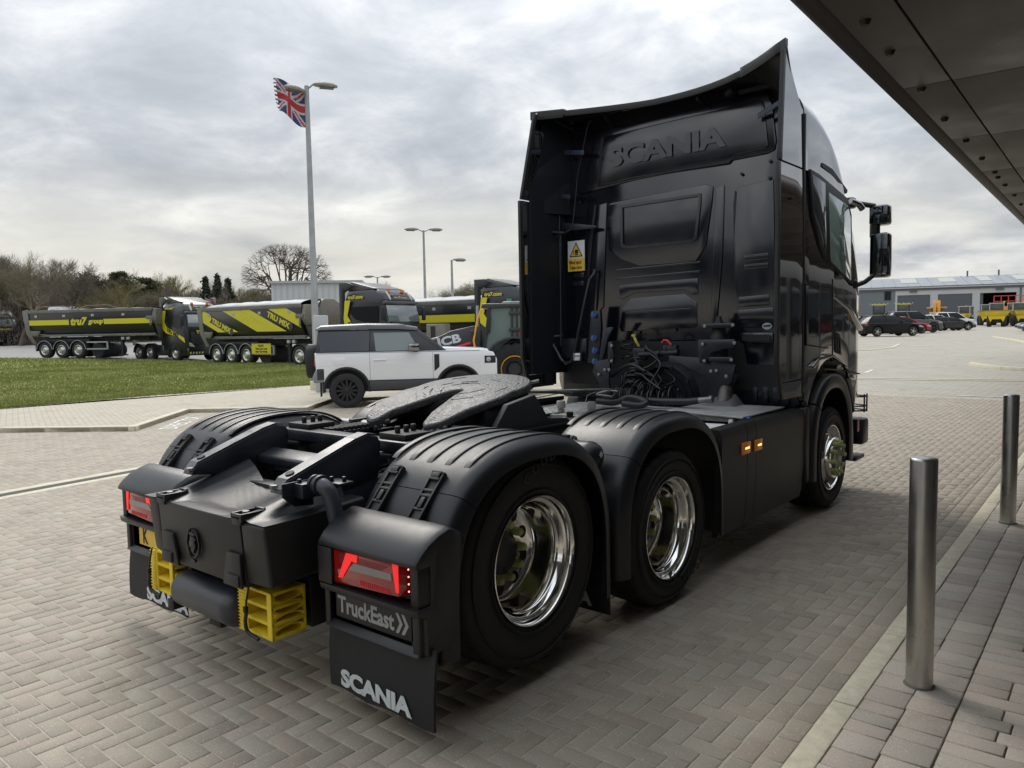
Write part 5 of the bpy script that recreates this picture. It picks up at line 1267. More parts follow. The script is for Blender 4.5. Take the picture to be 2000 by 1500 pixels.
MB().box(-1.05, 1.05, 3.505, 3.53, 1.09, 1.52).build('reflection_cover_sheet', m_blk, T)  # matte black sheet added to cover bright reflections below the rear wall
# clutter of the frame: air lines, cable looms, valves and clips between and beside the rails
random.seed(21)
for k in range(9):
    x0 = random.choice((-.30, -.22, .20, .28, .33, -.46, .48))+random.uniform(-.02, .02); z0 = random.uniform(.90, .98); y0 = random.uniform(-.35, .3); y1 = random.uniform(1.4, 2.4)
    hose([(x0, y0, z0-.06), (x0+.02, y0+.15, z0), (x0+random.uniform(-.04, .04), (y0+y1)/2, z0+random.uniform(-.03, .02)), (x0+random.uniform(-.03, .03), y1-.2, z0), (x0, y1, z0-.05)], random.choice((.007, .009, .013)), 'frame_air_line', n=6)
for k, (x, y, z) in enumerate(((-.22, .12, .95), (.18, .25, .94), (.30, 1.55, 1.0), (-.28, 1.62, 1.0), (.52, 1.75, .99), (.56, .35, .96), (-.55, .40, .96))):
    v = empty('valve', (x, y, z), random.uniform(-.4, .4), parent=T)
    MB().box(-.045, .045, -.035, .035, -.03, .035).build('valve_body', m_ch, v, bev=.006); MB().cyl((0, 0, .03), (0, 0, .07), .024, 12).build('valve_cap', m_pl2, v); MB().cyl((.04, 0, 0), (.075, 0, 0), .012, 8).build('valve_port', m_gals, v)
for sg in (-1, 1):
    for yv in (-.02, .18, .42, 1.5, 1.7, 1.95): MB().lathe([(0, .014), (.010, .013), (.012, .001)], (sg*.44, yv, 1.036), 2, 6).build('frame_bolt', m_gals, T, smooth=False)
for k in range(5): MB().box(-.05+k*.001, .05, .62+k*.03, .64+k*.03, 1.0, 1.04).build('spring_clip', m_ch, T, bev=.003)
# damp dirt and scuffs on the guards come from the material; small seam lines where the guards are joined at the front
# ================================================================ BACKGROUND
m_navy = mat('navy_body', (.008, .009, .013), .3, coat=.2, var=.2, vscale=2)
m_ylw = mat('livery_yellow', (.62, .55, .02), .4)
m_tgrey = mat('trailer_grey', (.17, .165, .15), .55, .2, var=.25, vscale=2, rvar=.1)
m_tarp = mat('tarpaulin', (.33, .35, .37), .55, var=.2, vscale=1.5)
m_under = mat('underframe', (.014, .015, .018), .6)
m_rim = mat('truck_rim', (.55, .55, .50), .3, .8)
m_tyre = mat('far_tyre', (.02, .02, .021), .8)
m_win = mat('vehicle_glass', (.012, .015, .017), .2, spec=.2)
m_wscr = mat('windscreen_glass', (.13, .16, .165), .08, spec=1, coat=1)
m_org = mat('orange_lamp', (.8, .22, .02), .3); m_wht = mat('white_paint', (.80, .81, .83), .25, coat=.6)
m_sgl = mat('light_silver', (.42, .43, .44), .4, .4)
def far_wheel(parent, x, y, z, r, w, sg, name='wheel', rim=None, spokes=0):
    e = empty(name, (x, y, z), parent=parent)
    MB().lathe([(-w, r*.6), (-w, r*.93), (-w*.9, r), (-w*.1, r), (0, r*.93), (.01*r, r*.75), (0, r*.62)], (0, 0, 0), 1, 36, sg).build('tyre', m_tyre, e)
    rm = rim or m_rim
    if spokes:
        MB().lathe([(0, r*.63), (-.02, r*.60), (-.10, r*.56), (-.12, r*.3), (-.12, .001)], (0, 0, 0), 1, 32, sg).build('rim', m_under if spokes > 0 else rm, e)
        sp_ = MB(); ns = abs(spokes)
        for k in range(ns):
            a = 2*math.pi*k/ns; c, s_ = math.cos(a), math.sin(a); q = .055*r; pts = []
            for yy in (-.06*sg, -.015*sg):
                for rr, ww in ((.1*r, 1.2), (.61*r, 1.0)):
                    for d_ in (-1, 1): pts.append((c*rr-s_*d_*q*ww, yy, s_*rr+c*d_*q*ww))
            sp_.hexa([pts[0], pts[1], pts[3], pts[2], pts[4], pts[5], pts[7], pts[6]])
        sp_.lathe([(-.02, r*.16), (-.01, r*.12), (-.01, .001)], (0, 0, 0), 1, 16, sg)
        sp_.lathe([(-.03, r*.63), (-.005, r*.615), (-.03, r*.58)], (0, 0, 0), 1, 32, sg)
        sp_.build('spokes', rm, e)
    else:
        MB().lathe([(.0, r*.62), (.01, r*.58), (-.04, r*.5), (-.06, r*.45), (-.02, r*.36), (.03, r*.3), (.04, r*.22), (.06, r*.2), (.06, .001)], (0, 0, 0), 1, 28, sg).build('rim', rm, e)
        for k in range(8):
            a = 2*math.pi*k/8; MB().disc((0, 0, 0), r*.055, 1, 8).build('rim_hole', m_under, e, loc=(math.cos(a)*r*.44, -.03*sg, math.sin(a)*r*.44), fixn=False)
    return e
def poly_on_side(name, pts, m, parent, y=-1.265, d=.006):
    return MB().prism(pts, 1, y-d, y+.004).build(name, m, parent)
def clip_poly(poly, x0, x1, z0, z1):
    def cut(P, f, g):
        out = []
        for i in range(len(P)):
            a, b = P[i], P[(i+1) % len(P)]; fa, fb = f(a), f(b)
            if fa >= 0: out.append(a)
            if (fa >= 0) != (fb >= 0): t = fa/(fa-fb); out.append((a[0]+(b[0]-a[0])*t, a[1]+(b[1]-a[1])*t))
        return out
    for f in (lambda p: p[0]-x0, lambda p: x1-p[0], lambda p: p[1]-z0, lambda p: z1-p[1]):
        if len(poly) < 3: return []
        poly = cut(poly, f, None)
    return poly
def trailer(loc, rz, label, style, scale=1):
    XE = 7.2 if style != 1 else 8.35
    r = empty('tipper_trailer', loc, rz, label, 'trailer', 'tipping trailers parked beyond the lawn', scale=scale)
    for k in range(3):
        for sg in (-1, 1): far_wheel(r, k*1.31, sg*1.22, .51, .51, .36, sg)
    for k in range(3):                       # arched mudguards
        for sg in (-1, 1):
            mb = MB(); rings = []
            for a in range(10, 171, 16):
                t = math.radians(a); c, s_ = math.cos(t), math.sin(t)
                rings.append([(k*1.31+c*.62, sg*.85, .51+s_*.60), (k*1.31+c*.62, sg*1.25, .51+s_*.60), (k*1.31+c*.60, sg*1.25, .51+s_*.57), (k*1.31+c*.60, sg*.85, .51+s_*.57)])
            mb.loft(rings, True, True, False).build('mudguard', m_under, r)
            mb = MB().tube([(k*1.31+math.cos(math.radians(a))*.62, sg*1.255, .51+math.sin(math.radians(a))*.60) for a in range(5, 176, 17)], .02, 5).build('mudguard_edge', m_sgl, r)
    u = MB(); u.box(-.9, 7.4, -.5, .5, 1.05, 1.32); u.box(-.6, 3.3, -1.0, 1.0, .95, 1.2); u.build('underframe', m_under, r, bev=.02)
    MB().box(-.75, -.70, -1.2, 1.2, .45, .85).build('rear_flap', m_under, r)
    # body: straight sided with a rounded bottom
    prof = [(-.75, 1.42), (-1.05, 1.55), (-1.22, 1.85), (-1.26, 2.2), (-1.26, 2.92), (1.26, 2.92), (1.26, 2.2), (1.22, 1.85), (1.05, 1.55), (.75, 1.42)]
    rings = [[(x+(z-1.42)*sl, y, z) for y, z in prof] for x, sl in ((-1.0, -.25), (XE-.05, .0))]
    MB().loft(rings, True, True, False).build('tipping_body', m_navy, r, bev=.02)
    MB().box(-1.35, XE, -1.29, -1.27, 2.86, 3.06).build('top_rail', m_tgrey, r, bev=.005); MB().box(-1.35, XE, 1.27, 1.29, 2.86, 3.06).build('top_rail', m_tgrey, r, bev=.005)
    lr = MB(); lr.box(-.9, XE, -1.12, -1.0, 1.36, 1.50); lr.build('lower_rail', m_tgrey, r, bev=.01)
    # tarpaulin roll over the top
    rings = []
    for i in range(18):
        x = -1.2+(XE+1.1)*i/17; hh_ = (.30 if style != 1 else .10)*(math.sin(min(1, (i+.3)/2.2)*math.pi/2)); sag_ = .03*math.sin(i*2.3)
        rings.append([(x, math.cos(a)*1.27, 3.0+math.sin(a)*(hh_+sag_*(0 < i < 17))) for a in [math.pi*k/10 for k in range(11)]])
    MB().loft(rings, False, False, True).build('tarpaulin', m_tarp if style != 1 else mat('sand_load', (.36, .33, .28), .8, var=.2, vscale=2), r)
    if style == 1:
        for cx in (-.9, 2.6): MB().tube([(cx, -1.2, 3.02), (cx+.5, -.8, 3.3), (cx+1.3, 0, 3.34), (cx+1.7, .8, 3.1)], .03, 6).build('tarp_hoop', m_tgrey, r)
    # tailgate frame and front bulkhead
    MB().prism([(-1.55, 3.05), (-1.2, 3.1), (-1.1, 2.9), (-1.05, 1.7), (-.62, .95), (-.85, .92), (-1.32, 1.6), (-1.5, 2.6)], 1, -1.30, -1.18).build('tailgate_frame', m_tgrey, r, bev=.01)
    MB().prism([(-1.55, 3.05), (-1.2, 3.1), (-1.1, 2.9), (-1.05, 1.7), (-.62, .95), (-.85, .92), (-1.32, 1.6), (-1.5, 2.6)], 1, 1.18, 1.30).build('tailgate_frame', m_tgrey, r, bev=.01)
    MB().prism([(-1.5, 3.0), (-1.2, 3.0), (-.8, 1.42), (-1.15, 1.42)], 1, -1.18, 1.18).build('tailgate', m_tgrey, r, bev=.01)
    MB().prism([(-1.05, 1.75), (-.25, 1.75), (-.30, 1.55), (-.45, 1.40), (-.95, 1.40)], 1, -1.285, -1.18).build('corner_casting', m_tgrey, r, bev=.03)
    MB().prism([(-1.2, 3.0), (-.6, 3.0), (0, 3.3), (.6, 3.3), (1.2, 3.0), (1.28, 2.3), (1.1, 2.0), (-1.1, 2.0), (-1.28, 2.3)], 0, XE-.04, XE+.22).build('front_bulkhead', mat('bulkhead_tan', (.20, .18, .15), .6, var=.15) if style != 1 else m_tgrey, r, bev=.03)
    MB().prism([(-1.1, 2.0), (1.1, 2.0), (.8, 1.2), (-.8, 1.2)], 0, XE, XE+.16).build('lower_bulkhead', mat('bulkhead_brown', (.09, .08, .07), .6), r, bev=.02)
    MB().tube([(XE+.22, -.3, 3.2), (XE+.3, -.32, 3.25), (XE+.32, -.4, 3.0), (XE+.24, -.6, 2.7)], .03, 8).build('tarp_crank_hose', m_under, r)
    MB().box(XE-.45, XE+.1, -1.31, -1.27, 2.35, 2.55).build('body_bracket', m_tgrey, r, bev=.01); MB().box(XE-.2, XE-.08, -1.31, -1.27, 1.95, 2.4).build('body_bracket', m_tgrey, r, bev=.01)
    for x in (-.6, 1.6, 3.8, 6.1): MB().box(x, x+.22, -1.285, -1.265, 2.60, 2.74).build('tarp_latch', m_sgl, r)
    # underslung kit
    MB().box(3.3, 4.9, -1.24, -1.20, .95, 1.03).build('side_rail', m_sgl, r) ; MB().box(3.3, 4.9, -1.24, -1.20, .52, .60).build('side_rail', m_sgl, r); MB().box(4.82, 4.90, -1.24, -1.16, .52, 1.03).build('side_rail_post', m_sgl, r)
    MB().box(5.6, 5.75, -.9, -.75, .2, 1.1).build('landing_leg', m_under, r); MB().box(5.5, 5.9, -1.0, -.65, .12, .2).build('landing_foot', m_under, r)
    MB().cyl((3.9, -1.0, .45), (3.9, 1.0, .45), .45, 20).build('spare_wheel', m_tyre, r)
    for x in (5.9, 6.3): MB().box(x, x+.2, -1.2, -1.1, 1.12, 1.28).build('control_box', m_sgl, r)
    yy = -1.262
    if style == 1:
        poly_on_side('yellow_band', [(-1.15, 2.10), (XE-.05, 2.10), (XE-.05, 2.42), (-1.22, 2.42)], m_ylw, r, yy)
        sc = MB().prism([(2.1, 2.02), (4.55, 2.02), (4.75, 2.12), (4.7, 2.50), (2.4, 2.55), (2.05, 2.40)], 1, yy-.012, yy).build('logo_plate', m_navy, r)
        text('lettering', 'tru7', .62, m_ylw, sc, (2.2, yy-.014, 2.10), (1, 0, 0), (0, 0, 1), .003, .055, width=1.3, shear=.2)
        text('lettering', 'group', .40, m_ylw, sc, (3.55, yy-.014, 2.16), (1, 0, 0), (0, 0, 1), .003, .055, width=1.15, shear=.2)
    elif style == 2:
        def diag(x0, w_): return clip_poly([(x0, 2.86), (x0+w_, 2.86), (x0+w_+2.9, 1.72), (x0+2.9, 1.72)], -1.15, 7.1, 1.62, 2.86)
        for x0, w_ in ((-2.6, 1.75), (.75, 1.5), (1.1, .0), (4.6, 1.4), (2.2, .9)):
            q = diag(x0, w_)
            if len(q) > 2: poly_on_side('yellow_stripe', q, m_ylw, r, yy)
        def badge(x, z, s_, ttl):
            dx, dz = .93, -.36; a = Vector((dx, 0, dz)).normalized(); n_ = Vector((-a.z, 0, a.x)); L_ = 2.05*s_; H_ = .40*s_
            P_ = [(x, z), (x+a.x*L_, z+a.z*L_), (x+a.x*(L_+.12)+n_.x*H_*.5, z+a.z*(L_+.12)+n_.z*H_*.5), (x+a.x*L_+n_.x*H_, z+a.z*L_+n_.z*H_), (x+n_.x*H_, z+n_.z*H_), (x+a.x*.12+n_.x*H_*.5, z+a.z*.12+n_.z*H_*.5)]
            b = MB().prism(P_, 1, yy-.012, yy-.006).build('logo_plate', m_navy, r)
            text('lettering', ttl, .36*s_, m_ylw, b, (x+a.x*.17+n_.x*.07, yy-.0135, z+a.z*.17+n_.z*.07), (a.x, 0, a.z), (n_.x, 0, n_.z), .003, .045, width=L_*.86)
        badge(-.45, 2.28, 1, 'TRU MIX'); badge(4.3, 2.50, 1.05, 'TRU MIX')
        sc = empty('logo', (0, 0, 0), parent=r)
        text('lettering', 'tru7', .5, m_ylw, sc, (2.25, yy-.008, 2.30), (.985, 0, -.10), (.10, 0, .985), .003, .05, width=.95, shear=.2)
        text('lettering', '.com', .34, m_ylw, sc, (3.22, yy-.008, 2.22), (.985, 0, -.10), (.10, 0, .985), .003, .04, width=.7, shear=.2)
        sg_ = MB().box(3.2, 4.75, -1.31, -1.28, .55, 1.12).build('care_sign', m_ylw, r)
        text('lettering', 'PLEASE', .14, m_blk, sg_, (3.75, -1.315, .95), (1, 0, 0), (0, 0, 1), .002, .03); text('lettering', 'Take extra Care', .14, m_blk, sg_, (3.52, -1.315, .80), (1, 0, 0), (0, 0, 1), .002, .03, width=.95); text('lettering', 'Near This Vehicle', .14, m_blk, sg_, (3.52, -1.315, .65), (1, 0, 0), (0, 0, 1), .002, .03, width=.95)
        for k in range(10):
            for z in (.56, 1.08): MB().prism([(3.22+k*.153, z), (3.28+k*.153, z), (3.33+k*.153, z+.035), (3.27+k*.153, z+.035)], 1, -1.316, -1.311).build('hazard_mark', m_blk, sg_)
    else:
        poly_on_side('yellow_band', [(-1.15, 1.98), (7.15, 1.98), (7.15, 2.36), (-1.22, 2.36)], m_ylw, r, yy)
    return r
def tractor(loc, rz, label, scale=1, word='TRU MIX', flag=False):
    # steer axle at x=0, facing +x
    r = empty('tractor_truck', loc, rz, label, 'truck', 'black and yellow tractor trucks beyond the lawn', scale=scale)
    for x in (0, -2.9, -4.2):
        for sg in (-1, 1): far_wheel(r, x, sg*1.22, .51, .51, .33, sg)
    u = MB(); u.box(-4.9, 1.2, -.45, .45, .6, 1.0); u.build('chassis', m_under, r, bev=.02)
    # cab shell: stations of half width and section by height
    sec = [(.36, -1.15, 1.28), (.75, -1.2, 1.40), (1.30, -1.22, 1.40), (1.85, -1.22, 1.36), (2.05, -1.22, 1.33), (2.85, -1.20, 1.12), (3.05, -1.18, 1.16), (3.30, -1.15, .95), (3.52, -1.12, .55), (3.60, -1.05, .1)]
    wz = [1.18, 1.24, 1.25, 1.24, 1.23, 1.17, 1.16, 1.08, .98, .85]
    rings = []
    for (z, xb, xf), w_ in zip(sec, wz):
        rings.append([(xb, -w_, z), (xf-.22, -w_, z), (xf-.06, -w_+.10, z), (xf, -w_*.6, z), (xf+.01, 0, z), (xf, w_*.6, z), (xf-.06, w_-.10, z), (xf-.22, w_, z), (xb, w_, z)])
    MB().loft(rings, True, True, False).build('cab', m_navy, r, bev=.03)
    MB().prism([(-1.5, 1.0), (-1.18, 1.0), (-1.18, 3.4), (-.6, 3.72), (-.95, 3.86), (-1.5, 3.86)], 1, -1.22, -1.16).build('side_deflector', m_navy, r, bev=.01)
    MB().prism([(-1.5, 1.0), (-1.18, 1.0), (-1.18, 3.4), (-.6, 3.72), (-.95, 3.86), (-1.5, 3.86)], 1, 1.16, 1.22).build('side_deflector', m_navy, r, bev=.01)
    MB().prism([(-1.45, 3.84), (-.9, 3.90), (-.2, 3.72), (.5, 3.55), (-.3, 3.5), (-1.2, 3.5)], 1, -1.0, 1.0).build('roof_deflector', mat('visor_grey', (.09, .09, .095), .3), r, bev=.04)
    # glass
    def ws(z, y): # front surface
        return 1.33+(1.12-1.33)*(z-2.05)/.8
    MB().hexa([(ws(2.05, 0)+.00, -1.08, 2.05), (ws(2.05, 0)+.035, 1.08, 2.05), (ws(2.05, 0)-.1, 1.08, 2.05), (ws(2.05, 0)-.1, -1.08, 2.05), (ws(2.82, 0)+.00, -1.02, 2.82), (ws(2.82, 0)+.035, 1.02, 2.82), (ws(2.82, 0)-.1, 1.02, 2.82), (ws(2.82, 0)-.1, -1.02, 2.82)]).build('windscreen', m_wscr, r, bev=.02)
    sl = MB(); sl.prism([(-.55, 2.20), (.35, 1.95), (.85, 2.0), (.80, 2.75), (-.75, 2.75), (-.80, 2.45)], 1, -1.25, -1.19); sl.build('side_window', m_win, r); sl = MB(); sl.prism([(-.55, 2.20), (.35, 1.95), (.85, 2.0), (.80, 2.75), (-.75, 2.75), (-.80, 2.45)], 1, 1.19, 1.25); sl.build('side_window', m_win, r)
    MB().box(.98, 1.22, -1.14, 1.14, 2.84, 2.98).build('sun_visor', mat('visor_grey', (.09, .09, .095), .3), r, bev=.03)
    for y in (-.75, .75): MB().tube([(1.10, y, 3.0), (1.02, y*.98, 3.2), (.85, y*.95, 3.38)], .07, 8).build('roof_bar', m_sgl, r)
    sb = MB().box(1.00, 1.10, -.55, .55, 3.0, 3.26).build('roof_sign', mat('visor_grey', (.09, .09, .095), .3), r, bev=.02); text('lettering', 'tru7.com', .2, m_ylw, sb, (1.105, -.45, 3.06), (0, 1, 0), (0, 0, 1), .003, .05, width=.9)
    for y in (-.5, .5): MB().cyl((.8, y, 3.38), (.8, y, 3.50), .09, 12).build('beacon', m_org, r)
    MB().box(1.36, 1.42, -1.0, 1.0, 1.0, 1.75).build('grille', m_under, r, bev=.02)
    b = MB().box(1.41, 1.435, -.75, .75, 1.62, 1.86).build('front_badge', m_blk, r); text('lettering', word, .24, m_ylw, b, (1.44, -.68, 1.66), (0, 1, 0), (0, 0, 1), .003, .05, width=1.3)
    MB().box(1.20, 1.46, -1.2, 1.2, .42, .82).build('bumper', m_navy, r, bev=.04)
    for k in range(5):
        for sg in (-1, 1):
            y = sg*(.42+k*.19); MB().prism([(y, .46), (y+.09, .46), (y+.13, .58), (y+.04, .58)], 0, 1.465, 1.47).build('hazard_mark', m_ylw if k % 2 == 0 else m_sgl, r)
    for sg in (-1, 1):
        MB().prism([(sg*.80, .86), (sg*1.12, .90), (sg*1.14, 1.14), (sg*1.0, 1.10)], 0, 1.38, 1.44).build('headlight', m_sgl, r, bev=.01)
        MB().tube([(.95, sg*1.25, 2.7), (1.25, sg*1.42, 2.68)], .03, 6).build('mirror_arm', m_under, r); MB().cbox((1.28, sg*1.44, 2.42), .10, .22, .62).build('mirror', m_under, r, bev=.03)
        rings = []
        for a in range(0, 181, 15):
            t = math.radians(a); c, s_ = math.cos(t), math.sin(t); rings.append([(c*.66, sg*.9, .51+s_*.66), (c*.66, sg*1.27, .51+s_*.66), (c*.60, sg*1.27, .51+s_*.60), (c*.60, sg*.9, .51+s_*.60)])
        MB().loft(rings, True, True, False).build('wheel_arch', m_under, r)
        for xx in (-2.9, -4.2):
            rings = []
            for a in range(0, 181, 20):
                t = math.radians(a); c, s_ = math.cos(t), math.sin(t); rings.append([(xx+c*.62, sg*.85, .51+s_*.60), (xx+c*.62, sg*1.25, .51+s_*.60), (xx+c*.58, sg*1.25, .51+s_*.56), (xx+c*.58, sg*.85, .51+s_*.56)])
            MB().loft(rings, True, True, False).build('mudguard', m_under, r)
    MB().box(-2.1, -.75, -1.22, 1.22, .35, 1.0).build('side_skirt', m_navy, r, bev=.03)
    y_ = -1.255
    MB().prism([(-1.12, 3.05), (-.80, 3.05), (-1.0, 2.35), (-.78, 2.05), (.2, 1.72), (1.10, 1.40), (1.15, 1.12), (.4, 1.50), (-.85, 1.70), (-1.18, 1.95), (-1.22, 2.25)], 1, y_-.012, y_+.02).build('yellow_swoosh', m_ylw, r)
    e = empty('logo', (0, 0, 0), parent=r)
    text('lettering', word, .26, m_blk, e, (-.78, y_-.016, 1.83), (.955, 0, -.30), (.30, 0, .955), .003, .05, width=1.35)
    text('lettering', 'tru7.com', .22, m_ylw, e, (-1.0, -1.19, 3.12), (1, 0, 0), (0, 0, 1), .003, .04, width=.9)
    if flag:
        MB().cyl((.6, 0, 3.5), (.6, 0, 4.3), .012, 6).build('flag_stick', m_sgl, r)
    return r
def face(p, q): # heading angle from p to q
    return math.atan2(q[1]-p[1], q[0]-p[0])
# image plane direction (level) for headings
HR = math.atan2(_R[1], _R[0])
D2R = math.radians
def side_pt(u, dpt, rz, off):
    p = at_depth(u, dpt); x, y = p.x-math.sin(rz)*off, p.y+math.cos(rz)*off; return (x, y, hgt(x, y))
# trailer 1 and its tractor unit
p1 = at_depth(85, 45.2); p2 = at_depth(153, 44.6)
trailer(side_pt(85, 45.2, HR-D2R(15), 1.13), HR-D2R(15), 'long black tipping trailer with one yellow band and sandy load, behind the lawn', 1, .93)
tractor(side_pt(340, 43, HR-D2R(36), 1.16), HR-D2R(36), 'black and yellow tractor truck hitched to the single-band trailer', .95)
trailer(side_pt(421, 40, HR-D2R(35), 1.18), HR-D2R(35), 'tipping trailer with diagonal yellow and black stripes and grey tarpaulin', 2, .97)
p = at_depth(742, 34.2); tractor((p.x+.2, p.y, hgt(p.x, p.y)), HR-D2R(31), 'tall black tractor truck with yellow swoosh behind the white off-roader', .97)
p = at_depth(775, 40.5); trailer((p.x, p.y, p.z), HR-D2R(36), 'dark trailer with pale grey cover, mostly hidden behind the truck by the lamp post', 3, .97)
p = at_depth(1012, 32.2); tractor((p.x, p.y, hgt(p.x, p.y)), HR-D2R(31), 'tractor truck almost hidden behind the loader cab', .95)
p = at_depth(2, 84); tractor((p.x, p.y, hgt(p.x, p.y)), HR-D2R(40), 'yellow fronted truck at the far left edge of the yard', 1.02, 'TRU MIX')

# ---- Union flags
m_fb = mat('flag_blue', (.035, .045, .13), .8); m_fr = mat('flag_red', (.36, .03, .04), .8); m_fw = mat('flag_white', (.45, .45, .47), .8)
def union(name, root_loc, U, V, label, grp=None, amp=.12, parent=None, rag=0):
    # U: vector along the fly, V: vector up the hoist
    nx_, nz_ = 60, 32; vs = []; fs = []; mi = []
    U, V = Vector(U), Vector(V); nn = U.cross(V).normalized()
    for j in range(nz_+1):
        for i in range(nx_+1):
            a, b = i/nx_, j/nz_; w_ = math.sin(a*8+b*3)*amp*a+math.sin(a*15+b*6)*amp*.25*a
            P_ = U*a*(1-.05*math.sin(a*8)*amp)+V*b+nn*w_+Vector((0, 0, -.16*U.length*a*a*(1-b)*rag*-1.0-.05*math.sin(a*7)))
            vs.append(tuple(P_))
    for j in range(nz_):
        for i in range(nx_):
            x = (i+.5)/nx_*60-30; y = (j+.5)/nz_*30-15
            if rag and (x > 30-6*rag*(0.5+.5*math.sin(y*1.7))-(2 if y < -8 else 0)): continue
            c = 0
            d1 = abs(x*.5-y)/math.hypot(.5, 1); d2 = abs(x*.5+y)/math.hypot(.5, 1)
            if d1 < 3 or d2 < 3: c = 2
            if min(d1, d2) < 1.0: c = 1
            if abs(x) < 5 or abs(y) < 5: c = 2
            if abs(x) < 3 or abs(y) < 3: c = 1
            fs.append((j*(nx_+1)+i, j*(nx_+1)+i+1, (j+1)*(nx_+1)+i+1, (j+1)*(nx_+1)+i)); mi.append(c)
    mb = MB(); mb.add(vs, fs, True); mb.mi = mi
    o = mb.build(name, [m_fb, m_fr, m_fw], parent, fixn=False, loc=root_loc)
    if label: setp(o, label, 'flag', grp)
    return o
# ---- lamp posts
m_galv = mat('galvanised', (.30, .31, .31), .5, .5, var=.15, vscale=3)
m_lamph = mat('lamp_housing', (.28, .27, .24), .55, var=.3, vscale=6)
def lamp_head(parent, loc, rz, s=1):
    e = empty('lamp_head', loc, rz, parent=parent)
    rings = []
    for x, w_, h0, h1 in ((0, .04, -.03, .03), (.08, .12, -.06, .06), (.35, .17, -.08, .10), (.62, .15, -.08, .08), (.78, .06, -.05, .02)):
        rings.append([(x*s, w_*s*math.cos(a), s*((h1 if math.sin(a) > 0 else -h0)*math.sin(a))) for a in [2*math.pi*k/14 for k in range(14)]])
    MB().loft(rings, True, True, True).build('housing', m_lamph, e)
    MB().hexa([(.22*s, -.10*s, -.10*s), (.66*s, -.09*s, -.10*s), (.66*s, .09*s, -.10*s), (.22*s, .10*s, -.10*s), (.20*s, -.12*s, -.05*s), (.68*s, -.10*s, -.05*s), (.68*s, .10*s, -.05*s), (.20*s, .12*s, -.05*s)]).build('lens', mat('lamp_lens_dark', (.10, .10, .10), .2), e)
    return e
def lamp_post(loc, h, heads, label, r0=.085, s=1):
    r = empty('lamp_post', loc, 0, label, 'lamp post', 'street lamps round the yard')
    MB().tube([(0, 0, 0), (0, 0, 1.2), (0, 0, 1.25), (0, 0, h)], [r0*1.35, r0*1.35, r0, r0*.62], 14).build('pole', m_galv, r)
    for a, l_, *dz_ in heads:
        d_ = dz_[0] if dz_ else 0
        MB().tube([(0, 0, h-.10+d_), (math.cos(a)*l_, math.sin(a)*l_, h+.05+d_)], .028*s, 8).build('arm', m_galv, r)
        lamp_head(r, (math.cos(a)*l_, math.sin(a)*l_, h+.06+d_), a, s)
    return r
base = gnd(621, 766); dep = float((np.array(base)-CAM)@_F)
lt = Vector(CAM+ray(601, 182)*dep)
lp = lamp_post((base.x, base.y, base.z), lt.z-base.z, [(HR+.35, .16), (HR+math.pi+.9, .06, -.22)], 'tall lamp post with a tattered flag, behind the white off-roader', .095, .82)
MB().cyl((0, 0, 0), (0, 0, .3), .2, 16).build('concrete_foot', m_kerb, lp)
fl_h = lt.z-.05
ux = Vector((math.cos(HR), math.sin(HR), 0))
hoistV = Vector((0, 0, 1.05))-ux*.02
f1 = union('flag', (base.x-ux.x*.06, base.y-ux.y*.06, fl_h-1.02), -ux*.80+Vector((0, 0, .40)), (0, 0, .92), 'tattered red, white and blue flag flying from the tall lamp post', None, .10, None, 1)
for (u, v, dpt, heads, s_, lab) in ((827, 450, 47, [(HR+.2, .32), (HR+math.pi+.3, .32)], 1.1, 'twin headed lamp post right of the tall truck cab'), (882, 508, 68, [(HR+.5, .15)], 1.6, 'single headed lamp post furthest right, above the trailer'), (737, 541, 86, [(HR+.2, .4), (HR+math.pi+.3, .4)], 1.4, 'distant twin headed lamp just above the truck roof')):
    tp_ = Vector(CAM+ray(u, v)*dpt); g0 = hgt(tp_.x, tp_.y); lamp_post((tp_.x, tp_.y, g0), tp_.z-g0, heads, lab, .10*s_/1.1, s_)
# small flag over the first tractor
tp_ = Vector(CAM+ray(402, 592)*46); union('flag', tuple(tp_), ux*.62, (0, 0, .32), 'small red, white and blue flag between the two nearest trucks', None, .05)
MB().cyl((0, 0, -2.6), (0, 0, .36), .012, 6).build('flag_stick', m_sgl, bpy.data.objects[[o.name for o in S.objects if o.name.startswith('flag')][-1]])

# ---- tall notice box on the pole, and the cabinet by the trailers
pc = at_depth(627, 19.6); 
r = empty('notice_cabinet', (pc.x, pc.y, 0), HR, 'pale grey upright cabinet at the foot of the tall lamp post', 'cabinet')
MB().box(-.17, .17, -.1, .1, .0, 2.05).build('case', mat('cabinet_grey', (.45, .46, .46), .5), r, bev=.02)
MB().box(-.13, .13, -.105, -.1, 1.3, 1.9).build('front_panel', m_sgl, r, bev=.004)
pc = at_depth(856, 30.0); r = empty('pay_cabinet', (pc.x, pc.y, hgt(pc.x, pc.y)), HR-.3, 'brown-grey fuel pump cabinet with a yellow strip, left of the loader arm', 'cabinet')
MB().box(-.39, .39, -.3, .3, 0, 1.84).build('case', m_tgrey, r, bev=.03); MB().box(-.2, .0, -.31, -.3, 1.25, 1.75).build('display', m_under, r); MB().box(-.25, .02, -.31, -.3, 1.0, 1.06).build('yellow_strip', m_ylw, r)

